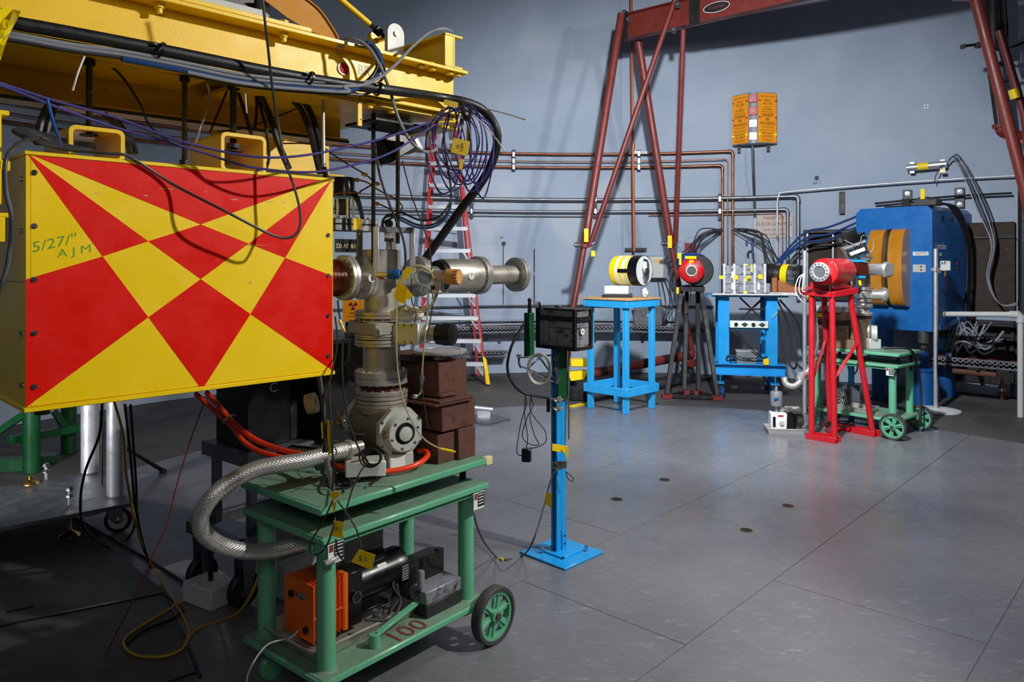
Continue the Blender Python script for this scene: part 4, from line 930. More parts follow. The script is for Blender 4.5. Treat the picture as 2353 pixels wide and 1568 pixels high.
    return t
c1 = V((-.667, 2.64, 0)); rz1 = math.atan2(.768, .64)
cart1 = make_cart('green lift cart in the foreground carrying the large pump, its top scuffed', c1, rz1)
c2 = V((3.03, 7.67, 0)); rz2 = math.atan2(-.76, .65)
cart2 = dup(cart1, c2, rz2, 'green lift cart at the back between the red pipe stand and the blue magnet')
def K1(x, y, z=0): d = V((cos(rz1), sin(rz1), 0)); return c1+d*x+V((-d.y, d.x, 0))*y+ZZ*z
def K2(x, y, z=0): d = V((cos(rz2), sin(rz2), 0)); return c2+d*x+V((-d.y, d.x, 0))*y+ZZ*z
k1x = V((cos(rz1), sin(rz1), 0)); k1y = V((-sin(rz1), cos(rz1), 0)); k2x = V((cos(rz2), sin(rz2), 0)); k2y = V((-sin(rz2), cos(rz2), 0))

# ================================================================= conflat helper
def conflat(g, c, ax, R, th, bolts=12, gap=.002, br=None):
    """a flange pair: two discs with a groove and bolt heads on both faces"""
    ax = V(ax).normalized(); c = V(c)
    g.lathe(c-ax*th, ax, [(0, 0), (0, R-.002), (.002, R), (th-gap, R), (th-gap*.99, R*.93), (th+gap*.99, R*.93), (th+gap, R), (2*th-.002, R), (2*th, R-.002), (2*th, 0)], 40)
    h = ZZ if abs(ax.z) < .9 else V((1, 0, 0)); x = (h-ax*h.dot(ax)).normalized(); y = ax.cross(x)
    for k in range(bolts):
        a = 2*pi*(k+.5)/bolts; e = (x*cos(a)+y*sin(a))*(R*.87)
        for s in (-1, 1): g.lathe(c+e+ax*s*th, ax*s, [(0, R*.045), (.006, R*.045), (.006, 0)], 6)
    return g

# ================================================================= things on the back cart
t = T('steel_block_pile', 'pile of brown steel blocks on the back green cart', 'shielding', K2(.45, .25, .80))
random.seed(9); M['bwn'] = mat('pale_brown_steel', (122, 96, 76), .7, .1, .2, 12, .3, 100, wear=((84, 62, 50), 14, .55, .1))
for a, b, w, d, z0, z1, m in ((.26, .17, .48, .22, .80, .89, 'bwn'), (.20, .16, .36, .20, .892, 1.02, 'bwn'), (.17, .17, .30, .22, 1.022, 1.068, 'rustd'), (.17, .18, .31, .2, 1.07, 1.15, 'bwn'), (.445, .19, .10, .2, .892, 1.08, 'bwn')):
    part(t, 'steel_block', G().obox(K2(a, b, (z0+z1)/2), k2x*w/2, k2y*d/2, ZZ*(z1-z0)/2, .003), M[m])
part(t, 'yellow_note', G().obox(K2(.08, .075, 1.12), k2x*.03, k2y*.002, ZZ*.018), M['tape'])
t = T('white_papers', 'sheaf of white papers and boards on top of the brown steel blocks', 'papers', K2(.16, .17, 1.15))
for k in range(4): part(t, 'sheet', G().obox(K2(.17+.01*k, .16, 1.16+.016*k), k2x*.14, k2y*.1, ZZ*.004), M['pap'])
vx = K2(.78, .26)
vx = V((P(1984, 700, 7.55).x, 7.55, 0))
t = T('vacuum_pipe_stack', 'shiny vertical vacuum pipe stack in front of the blue magnet', 'vacuum pipe', V((vx.x, vx.y, .80)))
g = G(); R_ = .075
def vz(v, Y=7.55): return H-(v-HY)/FPX*Y
part(t, 'upper_pipe', G().cyl(vx+ZZ*vz(665), vx+ZZ*vz(590), .062, n=28), M['ssd'])
for v in (594, 663, 690, 703, 722): part(t, 'flange_pair', conflat(G(), vx+ZZ*vz(v), ZZ, .088, .013), M['ss'])
part(t, 'lower_pipe', G().cyl(vx+ZZ*vz(720), vx+ZZ*vz(663), .06, n=28), M['ss']); part(t, 'red_gasket', G().cyl(vx+ZZ*vz(731), vx+ZZ*vz(726), .08, n=28), M['maroon'])
part(t, 'pump_neck', G().cyl(vx+ZZ*vz(745), vx+ZZ*vz(731), .07, n=28), M['ssd'])
part(t, 'pump_body', G().lathe(vx+V((-.07, .03, vz(762))), (1, -.35, 0), [(0, 0), (0, .08), (.03, .10), (.12, .10), (.15, .07), (.15, 0)], 28), M['ssd'])
ec = V((P(2015, 765, 7.4).x, 7.42, vz(765)))
part(t, 'pump_end_cap', G().lathe(ec-V((.04, -.01, 0)), (1, -.45, 0), [(0, 0), (0, .085), (.05, .085), (.055, .07), (.055, .05), (.045, .045), (.045, 0)], 20), M['lgry'])
part(t, 'pump_foot', G().obox(V((ec.x-.03, ec.y, .85)), (.06, 0, 0), (0, .05, 0), ZZ*.05, .006), M['lgry'])
for v, nm in ((678, 'valve_body'),):
    part(t, nm, G().obox(V((vx.x+.0, vx.y-.03, vz(v))), (.085, 0, 0), (0, .06, 0), ZZ*.028, .004), M['ss'])
part(t, 'valve_bonnet', G().lathe(V((vx.x+.05, vx.y-.06, vz(677))), (1, -.3, 0), [(0, 0), (0, .05), (.10, .05), (.10, .075), (.13, .075), (.15, .06), (.15, 0)], 24), M['ss'])
part(t, 'cross_tube', G().cyl(V((vx.x+.0, vx.y-.02, vz(619))), V((P(2040, 619, 7.25).x, 7.25, vz(619))), .058, n=28), M['ss'])
e_ = V((P(2040, 619, 7.25).x, 7.25, vz(619))); part(t, 'blank_flange', G().lathe(e_, e_-V((vx.x, vx.y-.02, vz(619))), [(-.02, 0), (-.02, .075), (.005, .075), (.02, .06), (.02, 0)], 28), M['ss'])
part(t, 'coil_winding', G().obox(V((P(1970, 618, 7.4).x, 7.42, vz(618))), (.095, 0, 0), (0, .06, 0), ZZ*.065, .012), M['wirec'])
for v in (600, 636): part(t, 'coil_plate', G().obox(V((P(1966, v, 7.4).x, 7.42, vz(v))), (.08, 0, 0), (0, .065, 0), ZZ*.012, .003), M['bluT'], label='light blue coil end plate')
cable('yellow_taped_lead', 'black lead with yellow tape looping below the copper wound coil', 'cable', [P(1971, 640, 7.3), P(1975, 655, 7.25), P(1975, 670, 7.25), P(1972, 673, 7.3), P(1960, 660, 7.3), P(1948, 650, 7.3)], .009, M['blk'])
solo('lead_tape', 'yellow tape round the black lead under the copper wound coil', 'tape', G().cyl(P(1975, 645, 7.25), P(1977, 656, 7.25), .013), M['tape'])
# tilted valve actuator above the coil
ca = P(1966, 578, 7.45); rx = V((.93, -.1, .36)).normalized(); rz_ = V((-.36, 0, .93)).normalized(); ry = rz_.cross(rx)
t = T('tilted_actuator', 'tilted grey valve box with a black solenoid head above the copper wound coil', 'actuator', ca-ZZ*.1)
part(t, 'valve_box', G().obox(ca, rx*.10, ry*.05, rz_*.055, .004), M['zinc']); part(t, 'label_plate', G().obox(ca-ry*.052, rx*.075, ry*.002, rz_*.017), M['pap'])
part(t, 'top_bar', G().obox(ca+rz_*.07, rx*.11, ry*.055, rz_*.012, .002), M['ss']); part(t, 'head', G().obox(ca+rz_*.15+rx*.01, rx*.055, ry*.05, rz_*.065, .006), M['blkp'])
part(t, 'side_motor', G().obox(ca+rz_*.12+rx*.10, rx*.035, ry*.04, rz_*.035, .004), M['blkp']); part(t, 'cable_plug', G().sph(ca+rz_*.15-rx*.11, .035, 12, 8, (1, 1, 1.2), .2), M['blkm']); part(t, 'leg_rod', G().cyl(ca+rx*.10+rz_*.06, ca+rx*.13-rz_*.13, .008).cyl(ca-rx*.09+rz_*.06, ca-rx*.07-rz_*.14, .008), M['chrome'])
for k in range(6): part(t, 'bolt', G().hexbolt(ca-rx*.09+rx*.036*k-ry*.045+rz_*.085, rz_, .007, .007), M['zinc'])
cable('actuator_lead', 'thin grey lead looping right of the tilted valve box', 'cable', [ca+rz_*.15-rx*.08-ry*.06, ca+rz_*.06-ry*.08+rx*.02, ca+rz_*.13+rx*.1-ry*.05, ca+rx*.19+rz_*.06, ca+rx*.17-rz_*.03, ca+rx*.10-rz_*.08], .004, M['cgry'])
# motor on the lower shelf of the back cart
a = K2(.24, .22, .28); t = T('grey_pump_motor', 'grey finned motor with a fan grille on the back green cart lower shelf', 'motor', K2(.28, .25, .18))
md = V((.35, -.94, 0)).normalized()
part(t, 'body', G().lathe(a, -md, [(0, 0), (0, .085), (.24, .085), (.24, 0)], 30), M['mgry']); part(t, 'fan_cover', G().lathe(a+md*.03, -md, [(0, .0), (0, .075), (.01, .09), (.06, .092), (.06, 0)], 30), M['cast'])
for k in range(12):
    q = 2*pi*k/12; e = V((-md.y, md.x, 0)); dd = e*cos(q)+ZZ*sin(q); part(t, 'grille_rib', G().bar(a+md*.032+dd*.02, a+md*.032+dd*.075, .004, .008, md, 0), M['lgry'])
part(t, 'finned_block', G().obox(a-md*.1+V((.16, .02, .02)), (.06, 0, 0), (0, .08, 0), ZZ*.1, .004), M['mgry']); 
for k in range(7): part(t, 'fin', G().obox(a-md*.1+V((.13+.016*k, -.07, .02)), (.002, 0, 0), (0, .02, 0), ZZ*.1), M['mgry'])
part(t, 'foot', G().obox(a-md*.1-ZZ*.09, (.1, 0, 0), (0, .05, 0), ZZ*.008, .002), M['cast'])
def pan(name, label, c, x, y, lx, ly, h, m):
    t = T(name, label, 'tray', c); c = V(c); x = V(x); y = V(y)
    part(t, 'pan_floor', G().obox(c+ZZ*.003, x*lx*.92, y*ly*.92, ZZ*.002, .001), m)
    g = G()
    A = [c+x*a*lx*.92+y*b*ly*.92+ZZ*.002 for a, b in ((-1, -1), (1, -1), (1, 1), (-1, 1))]; B = [c+x*a*lx+y*b*ly+ZZ*h for a, b in ((-1, -1), (1, -1), (1, 1), (-1, 1))]
    A2 = [p+(c-p)*.02 for p in A]; B2 = [p+V(((c-p).x, (c-p).y, 0))*.02 for p in B]
    g.add(A+B+A2+B2, [(i, (i+1) % 4, (i+1) % 4+4, i+4) for i in range(4)]+[(i+8, (i+1) % 4+8, (i+1) % 4+12, i+12) for i in range(4)])
    part(t, 'pan_wall', g, m); part(t, 'rolled_rim', G().tube(B, .006, 8, True), m); return t
pan('drip_pan', 'stainless drip pan under the motor on the back green cart', K2(.42, .2, .181), k2x, k2y, .16, .12, .04, M['ss'])
cable('back_cart_cable', 'thick black cable looping off the right end of the back green cart to the floor', 'cable', [K2(.72, .1, .83), K2(.9, .25, .82), P(2108, 850, 7.3), P(2116, 900, 7.3), P(2114, 970, 7.25), P(2100, 975, 7.3)], .011, M['blk'])

# ================================================================= red pipe stand with the red cylinder
A_, B_, C_, D_ = OZ(1857, 1006), OZ(1926, 1019), OZ(2016, 1004), OZ(1897, 980)
t = T('red_pipe_stand', 'bright red welded pipe stand carrying the worn red cylinder', 'stand', (A_+C_)/2)
def channel(g, a, b, w=.10, h=.055, th=.006):
    x = (b-a).normalized(); y = V((-x.y, x.x, 0)); return g.bar(a+ZZ*th/2, b+ZZ*th/2, w, th).bar(a+y*w/2+ZZ*h/2, b+y*w/2+ZZ*h/2, th, h).bar(a-y*w/2+ZZ*h/2, b-y*w/2+ZZ*h/2, th, h)
part(t, 'base_channel', channel(G(), A_, B_), M['redb']); part(t, 'base_channel', channel(G(), D_, C_), M['redb']); part(t, 'base_tie', G().bar((A_+B_)/2+ZZ*.02, D_+(C_-D_)*.3+ZZ*.02, .06, .02), M['redb'])
t1 = [P(1865, 680, 7.15), P(1912, 684, 6.98), P(1953, 678, 7.12), P(1893, 676, 7.45)]
b1 = [A_+(B_-A_)*.12+ZZ*.02, B_-(B_-A_)*.12+ZZ*.02, C_-(C_-D_)*.08+ZZ*.02, D_+(C_-D_)*.1+ZZ*.02]
for a, b in zip(b1, t1): part(t, 'leg', G().tube([a, b], .027, 16), M['redb'])
lp = lambda i, s: b1[i]+(t1[i]-b1[i])*s
part(t, 'diagonal_brace', G().bar(lp(2, .66), lp(1, .42), .012, .045, V((0, 1, 0))), M['redb']); part(t, 'diagonal_brace', G().bar(lp(0, .38), lp(3, .66), .012, .04, V((0, 1, 0))), M['redb'])
fr = G(); q4 = [P(1847, 672, 7.2), P(1912, 677, 6.95), P(1966, 668, 7.12), P(1900, 664, 7.5)]
for i in range(4): fr.bar(q4[i], q4[(i+1) % 4], .05, .05)
part(t, 'top_frame', fr, M['redb'])
part(t, 'cradle_rail', G().bar(P(1853, 661, 7.1), P(1912, 663, 6.98), .04, .014).bar(P(1912, 663, 6.98), P(1958, 657, 7.2), .04, .014), M['redb'])
part(t, 'cradle_plate', G().bar(P(1862, 655, 7.15), P(1902, 657, 7.0), .012, .05).bar(P(1905, 652, 7.0), P(1946, 649, 7.25), .012, .055), M['redb'])
part(t, 'levelling_bolt', G().cyl(P(1908, 668, 6.95), P(1908, 650, 6.95), .008).hexbolt(P(1908, 655, 6.95), (0, 0, 1), .016, .012), M['zinc'])
a = P(1893, 625, 6.95); axd = (P(1938, 619, 7.35)-a); axd.z = 0; Lc = axd.length; axd.normalize()
t = T('red_cylinder_magnet', 'worn red cylinder with a bolted steel flange on the red pipe stand', 'magnet', a+axd*Lc/2-ZZ*.125)
part(t, 'body', G().lathe(a, axd, [(0, 0), (0, .120), (.006, .126), (Lc-.006, .126), (Lc, .120), (Lc, 0)], 48), M['redw'])
fn = a-axd*.10
part(t, 'neck', G().cyl(fn, a, .06, n=28), M['alu']); part(t, 'flange', G().lathe(fn-axd*.02, axd, [(0, .055), (0, .086), (.003, .09), (.019, .09), (.022, .086), (.022, .055), (0, .055)], 40), M['alu'])
part(t, 'window', G().lathe(fn-axd*.01, axd, [(0, 0), (0, .056), (.004, .056), (.004, 0)], 32), M['chrome'])
xh = ZZ; yh = axd.cross(ZZ)
for k in range(14):
    q = 2*pi*k/14; e = fn-axd*.02+(xh*cos(q)+yh*sin(q))*.073; part(t, 'flange_bolt', G().hexbolt(e, -axd, .006, .004), M['cast'])
for i in range(3):
    cable('looped_white_lead', 'thin white lead looping left of the red cylinder flange, '+('outermost', 'middle', 'innermost')[i], 'cable', [P(1850, 628+4*i, 7.1), P(1834+6*i, 640, 7.1), P(1828+8*i, 668, 7.1), P(1840+5*i, 690-10*i, 7.1), P(1852, 700-14*i, 7.15)], .005, M['wht'], 'white leads beside the red cylinder')

# silver poles, braided metal hose, white vacuum pump
def pole(label, u, v0, v1, r, m, Y=None, base=None):
    b = OZ(u, v1) if Y is None else V((P(u, v1, Y).x, Y, 0)); t = T('metal_pole', label, 'pole', b)
    part(t, 'pole', G().lathe(b, ZZ, [(0, 0), (0, r), (P(u, v0, b.y).z, r), (P(u, v0, b.y).z, 0)], 20), m)
    if base: part(t, 'round_base', G().lathe(b, ZZ, [(0, 0), (0, base), (.012, base), (.03, base*.55), (.034, r*1.3), (.034, 0)], 40), M['foam'])
    return t
pole('silver pole standing left of the red pipe stand', 1849, 576, 950, .022, M['alu'])
pl_ = pole('silver pole on a round pale base right of the blue magnet', 2150, 572, 944, .023, M['alu'], None, .25)
cb = OZ(2150, 944); part(pl_, 'clamp_arm', G().cyl(P(2140, 620, cb.y), P(2172, 619, cb.y+.1), .012).pipe(P(2149, 624, cb.y), P(2149, 615, cb.y), .034, .022), M['ss'])
t = T('proximity_detector', 'white detector box on a clamp arm beside the right silver pole', 'sensor', P(2174, 632, cb.y)); part(t, 'case', G().obox(P(2172, 611, cb.y+.05), (.045, 0, 0), (0, .03, 0), ZZ*.055, .005), M['wht']); text(t, 'AP', .05, P(2168, 605, cb.y+.015), (1, 0, 0), ZZ, M['ink']); part(t, 'connector', G().cyl(P(2173, 622, cb.y+.05), P(2172, 636, cb.y+.05), .012), M['brass'])
cable('detector_cable', 'thin cable hanging from the white detector box', 'cable', [P(2172, 636, cb.y+.05), P(2171, 655, cb.y), P(2166, 680, cb.y), P(2160, 700, cb.y), P(2156, 760, cb.y-.02), P(2154, 850, cb.y-.05), P(2160, 920, cb.y-.05)], .006, M['blk'])
b = OZ(1956, 974); t = T('pale_blue_post', 'pale blue round post standing behind the red pipe stand', 'pole', b)
part(t, 'tube', G().cyl(b, b+ZZ*1.32, .030, n=20), M['bluT']); part(t, 'cap', G().cyl(b+ZZ*1.32, b+ZZ*1.34, .033, n=20), M['zinc'])
g = G(); pts = spl([P(1868, 690, 7.25), P(1874, 740, 7.25), P(1876, 790, 7.25), P(1864, 835, 7.2), P(1848, 868, 7.15)], 8)
solo('bellows_hose', 'corrugated steel hose running down beside the left silver pole', 'hose', G().tube(pts, [.020+.003*(i % 2) for i in range(len(pts))], 14), M['ss'])
pts = spl([P(1802, 868, 6.98), P(1806, 882, 6.98), P(1822, 888, 6.98), P(1836, 880, 7.0), P(1842, 866, 7.05), P(1852, 856, 7.1)], 10)
solo('curved_steel_hose', 'curved corrugated steel elbow hose above the white vacuum pump', 'hose', G().tube(pts, [.026+.003*(i % 2) for i in range(len(pts))], 14).pipe(P(1838, 874, 7.0), P(1842, 862, 7.05), .036, .02), M['ss'])
pc = OZ(1812, 1000); t = pan('drip_tray', 'stainless drip tray on the floor under the white vacuum pump', pc+V((0, .12, .0)), V((1, -.14, 0)).normalized(), V((.14, 1, 0)).normalized(), .175, .11, .05, M['ss'])
o = pc+V((0, .12, .01)); px = V((1, -.14, 0)).normalized(); py = V((.14, 1, 0)).normalized()
t = T('white_vacuum_pump', 'small white vacuum pump with black fins in a steel tray', 'pump', o)
part(t, 'oil_case', G().obox(o-px*.06+ZZ*.10, px*.075, py*.065, ZZ*.085, .006), M['wht']); part(t, 'fin_block', G().obox(o+px*.05+ZZ*.10, px*.03, py*.06, ZZ*.085, .004), M['blkp']); part(t, 'motor', G().cyl(o+px*.08+ZZ*.11+py*.01, o+px*.17+ZZ*.11+py*.03, .06, n=24), M['cast'])
for k in range(8): part(t, 'fin', G().obox(o+px*.08+ZZ*(.04+.018*k)-py*.02, px*.03, py*.045, ZZ*.002), M['blkm'])
part(t, 'dial', G().cyl(o-px*.035-py*.066+ZZ*.09, o-px*.035-py*.078+ZZ*.09, .022, n=20), M['lgry']); part(t, 'sight_glass', G().obox(o-px*.105-py*.066+ZZ*.10, px*.013, py*.004, ZZ*.05, .002), M['blkp']); part(t, 'red_logo', G().obox(o-px*.045-py*.067+ZZ*.16, px*.025, py*.001, ZZ*.008), M['lens']); part(t, 'red_foot_label', G().obox(o-px*.045-py*.067+ZZ*.025, px*.025, py*.001, ZZ*.006), M['lens'])
part(t, 'inlet_port', G().cyl(o-px*.02+ZZ*.18, o-px*.02+ZZ*.23, .016).cyl(o-px*.02+ZZ*.20, o-px*.02+ZZ*.21, .026), M['ss']); part(t, 'side_port', G().cyl(o+px*.045+ZZ*.18, o+px*.045+ZZ*.22, .018), M['ss']); part(t, 'carry_handle', G().obox(o+px*.08+ZZ*.215+py*.0, px*.07, py*.05, ZZ*.02, .008), M['lgry'])
cc = V((P(1810, 920, 7.0).x, o.y, 0)); z0 = vz(933, o.y); t = T('exhaust_filter', 'grey cylindrical filter canister standing on the white vacuum pump', 'filter', cc+ZZ*(z0-.06))
part(t, 'canister', G().lathe(cc+ZZ*z0, ZZ, [(0, 0), (0, .05), (.006, .056), (.13, .056), (.14, .05), (.14, 0)], 28), M['mgry']); part(t, 'stem', G().cyl(cc+ZZ*(z0-.06), cc+ZZ*z0, .010), M['ss']); part(t, 'upper_stem', G().cyl(cc+ZZ*(z0+.14), cc+ZZ*(z0+.19), .012), M['ss']); part(t, 'label', G().obox(cc+V((-.02, -.056, z0+.075)), (.022, 0, 0), (0, .002, 0), ZZ*.014), M['bluD'])
cable('base_cable', 'black cable coiled on the base of the red pipe stand', 'cable', [P(1890, 965, 7.3), P(1905, 985, 7.1), OZ(1900, 992)+ZZ*.07, OZ(1960, 990)+ZZ*.07, OZ(1945, 997)+ZZ*.07, OZ(1895, 990)+ZZ*.06, OZ(1930, 984)+ZZ*.07, OZ(1990, 992)+ZZ*.07, OZ(2030, 985)+ZZ*.02], .008, M['blk'])

# ================================================================= blue dipole magnet
Y0 = 8.6; fx0, fx1 = P(1967, 600, Y0+.45), P(2142, 600, Y0)
fL, fR = V((4.27, 9.29, 0)), V((4.841, 8.622, 0))
xv = (fR-fL); wd = xv.length; xv.normalize(); yv = V((-xv.y, xv.x, 0))
zt, zb = 1.67+128*8.62/1720, 1.67-163*8.62/1720
t = T('blue_dipole_magnet', 'large blue steel magnet block with two amber coils', 'magnet', (fL+fR)/2+yv*.4+ZZ*zb)
dp = 1.25; ch = .055
Mx = lambda a, b, z: fL+xv*a+yv*b+ZZ*z
part(t, 'yoke', G().prism([Mx(0, 0, zb), Mx(wd, 0, zb), Mx(wd, 0, zt-ch), Mx(wd-ch, 0, zt), Mx(ch, 0, zt), Mx(0, 0, zt-ch)], yv*dp), M['bluM'])
# coils: two half-round amber pads standing proud of the front face
def coil(a0, a1, b0, b1, nm):
    g = G(); n = 20; z0, z1 = 1.67-105*8.8/1720, 1.67+75*8.8/1720; R = (z1-z0)/2; zc_ = (z0+z1)/2
    prof = []
    for k in range(n+1):
        q = -pi/2+pi*k/n; prof.append((b1*cos(q)**.55 if cos(q) > 0 else 0, zc_+R*sin(q)))
    prof[0] = (0, z0); prof[-1] = (0, z1)
    g.prism([Mx(a0, -p, z) for p, z in prof], xv*(a1-a0)); return g
part(t, 'coil', coil(.235, .405, 0, .24, 0), M['kapt'], ang=50); part(t, 'coil', coil(.475, .635, 0, .24, 0), M['kapt'], ang=50)
part(t, 'coil_core', coil(.405, .475, 0, .14, 0), M['blkm'])
part(t, 'face_label', G().obox(Mx(.74, -.004, 1.67-17*8.7/1720+0), xv*.07, yv*.003, ZZ*.045), M['lgry']); part(t, 'name_plate', G().obox(Mx(.755, -.004, 1.67+17*8.7/1720), xv*.085, yv*.003, ZZ*.022), M['pap']); text(t, '1RBM02', .045, Mx(.755, -.008, 1.67+17*8.7/1720), xv, ZZ, M['ink'])
for k in (-1, 1): part(t, 'label_mark', G().cyl(Mx(.76, -.008, 1.585+.02*k), Mx(.76, -.010, 1.585+.02*k), .010, n=12), M['ink'])
text(t, 'Lorraine', .12, Mx(wd+.004, .25, 1.67+34*8.7/1720), yv, ZZ, M['pap'], sx=.8)
for b, z_ in ((.25, 1.67+15*8.7/1720), (.22, 1.67-25*8.7/1720)): part(t, 'side_sticker', G().obox(Mx(wd+.003, b, z_), yv*.03, xv*.002, ZZ*.02), M['lgry'])
for z_ in (1.64, 1.58): part(t, 'red_sticker', G().obox(Mx(wd+.003, .78, z_), yv*.025, xv*.002, ZZ*.012), M['lens'])
for b in (.3, .6): part(t, 'lifting_hole', G().cyl(Mx(wd+.002, b, zt-.14), Mx(wd+.006, b, zt-.14), .035, n=20), M['blk'])
part(t, 'terminal_block', G().obox(Mx(wd-.08, .10, zt+.04), xv*.12, yv*.09, ZZ*.04, .01).obox(Mx(wd-.12, .08, zt+.09), xv*.05, yv*.04, ZZ*.02, .006), M['cast']); part(t, 'yellow_tag', G().obox(Mx(wd-.12, .04, zt+.14), xv*.022, yv*.003, ZZ*.06), M['tape']); part(t, 'top_bracket', G().obox(Mx(.55, .10, zt+.05), xv*.045, yv*.02, ZZ*.05, .004), M['blkm']); part(t, 'top_rail', G().bar(Mx(.3, .12, zt+.015), Mx(wd-.2, .12, zt+.015), .05, .025), M['blkm'])
part(t, 'side_bracket', G().prism([Mx(wd, .1, zb+.02), Mx(wd+.05, .1, zb+.02), Mx(wd+.05, .8, zb+.08), Mx(wd, .8, zb+.08)], ZZ*.05), M['bluM'])
for i in range(3):
    cable('magnet_power_cable', 'thick black power cable down the right side of the blue magnet, '+('nearest the corner', 'in the middle', 'furthest back')[i], 'cable', [Mx(wd-.02, .12, zt+.02), Mx(wd+.06, .35+.1*i, zt+.0), Mx(wd+.10, .7+.06*i, zt-.3), Mx(wd+.10, .8+.06*i, 1.6), Mx(wd+.08, .82+.06*i, 1.0), Mx(wd+.12, .9+.06*i, .5), Mx(wd+.2, 1.0, .15)], .014, M['blk'], 'thick cables beside the blue magnet')
for (u, v0, v1, vb, Y, r, lb) in ((2027, 770, 812, 926, 9.1, .115, 'left'), (2122, 762, 840, 934, 8.75, .085, 'middle'), (2168, 770, 800, 915, 9.3, .09, 'right')):
    b = V((P(u, 0, Y).x, Y, 0)); zt_ = P(u, v1, Y).z; t = T('blue_pedestal', lb+' of the three blue cylindrical pedestals under the blue magnet', 'pedestal', b)
    if lb != 'left':
        part(t, 'outer_can', G().lathe(b, ZZ, [(0, 0), (0, r*1.55), (.01, r*1.55), (.01, r*1.4), (zt_-.06, r*1.4), (zt_-.06, r*1.6), (zt_-.02, r*1.6), (zt_-.02, r*.9), (zt_-.02, 0)], 32), M['bluD'])
        part(t, 'inner_post', G().cyl(b+ZZ*(zt_-.02), b+ZZ*(zt_+.16), r*.62, n=24), M['bluT'] if lb == 'right' else M['bluD'])
        part(t, 'jack_screw', G().cyl(b+ZZ*(zt_+.16), b+ZZ*(zb-.14), r*.22).cyl(b+ZZ*(zb-.14), b+ZZ*zb, r*.7, n=24).hexbolt(b+ZZ*(zt_+.2), (0, 0, 1), r*.4, .03), M['cast'])
    else: part(t, 'column', G().lathe(b, ZZ, [(0, 0), (0, r*1.3), (.02, r*1.3), (.02, r), (zb, r), (zb, 0)], 32), M['bluD'])

# ================================================================= the checkered yellow and red box
def Np(u, v, n): return ON(u, v, n)
BL, BR_, BZ0, BZ1, BT = -.985, .0, 1.247, 1.978, .50
t = T('hazard_box', 'big yellow steel box painted with red diamonds hanging under the girder', 'box', F(-.5, -.25, BZ0))
part(t, 'body', G().fbox(BL, BR_, -BT, -.004, BZ0+.012, BZ1-.012, .002), M['yel2'])
part(t, 'front_panel', G().fbox(BL+.012, BR_, -.004, 0, BZ0+.016, BZ1-.012, .0008), M['yel2'])
part(t, 'top_lip', G().fbox(BL-.004, BR_+.004, -BT-.004, .004, BZ1-.012, BZ1, .002), M['yel2']); part(t, 'bottom_lip', G().fbox(BL-.006, BR_+.006, -BT-.006, .006, BZ0, BZ0+.014, .002), M['yel2'])
Z = lambda x, y: ON(x/2.45, 320+y/2.45, 0)
REDS = [[(150, 77), (1850, 218), (1130, 480)], [(150, 77), (835, 575), (578, 660)], [(1130, 480), (1400, 588), (1130, 788), (835, 575)], [(1866, 232), (1605, 668), (1400, 588)],
        [(578, 660), (835, 1003), (145, 1512), (145, 790)], [(835, 1003), (1130, 788), (1410, 985), (1137, 1412)], [(1605, 668), (1871, 770), (1871, 1303), (1410, 985)]]
for r_ in REDS: part(t, 'red_patch', G().prism([Z(*q)+ND*.0002 for q in r_], ND*.0005), M['red2'], label='red painted patch')
for x, y in [(193, 188), (193, 489), (193, 790), (193, 1093), (193, 1395), (1847, 541), (1847, 768), (1847, 995), (1847, 1222)]:
    part(t, 'panel_bolt', G().hexbolt(Z(x, y)+ND*.001, ND, .0062, .006), M['zinc'])
for z_ in (1.90, 1.755, 1.465, 1.32):
    part(t, 'side_bolt', G().hexbolt(F(BL-.001, -.035, z_), -LD, .0062, .008), M['zinc'])
part(t, 'side_seam', G().fbox(BL-.0008, BL+.001, -BT+.01, -.01, 1.609, 1.6105, 0), M['blkm'])
part(t, 'corner_strip', G().fbox(BL, BL+.011, -.004, .0004, BZ0+.016, BZ1-.012, .0004), M['yel2'])
p = Z(330, 600); text(t, '5/27/\'\'', .042, Z(308, 586), LD+ZZ*.26, ZZ, M['mark'], depth=.0004, sx=1.15); text(t, 'A J M', .034, Z(420, 632), LD+ZZ*.20, ZZ, M['mark'], depth=.0004, sx=1.2)
random.seed(21)
for x, y, w_, h_ in ((945, 280, 90, 7), (1160, 296, 14, 7), (550, 304, 34, 5), (1325, 340, 46, 6), (1600, 355, 30, 5), (1410, 808, 14, 20), (820, 318, 45, 5), (1440, 597, 160, 4), (873, 1400, 12, 4), (362, 1440, 3, 8), (1520, 352, 50, 4), (792, 267, 6, 5)):
    q = Z(x, y)+ND*.0006; k = 1/2.45*q.y/1720*1.15; pts = []
    for i in range(12):
        a = 2*pi*i/12; rr = random.uniform(.45, 1.1); pts.append(q+LD*cos(a)*w_*k*.5*rr+ZZ*sin(a)*h_*k*.5*rr+LD*0)
    part(t, 'paint_chip', G().prism(pts, ND*.0003), M['lgry'] if w_ < 60 else M['cyel'])
part(t, 'foot_bolt', G().cyl(F(-.93, -.06, BZ0-.02), F(-.93, -.06, BZ0), .02, n=12), M['cast'])
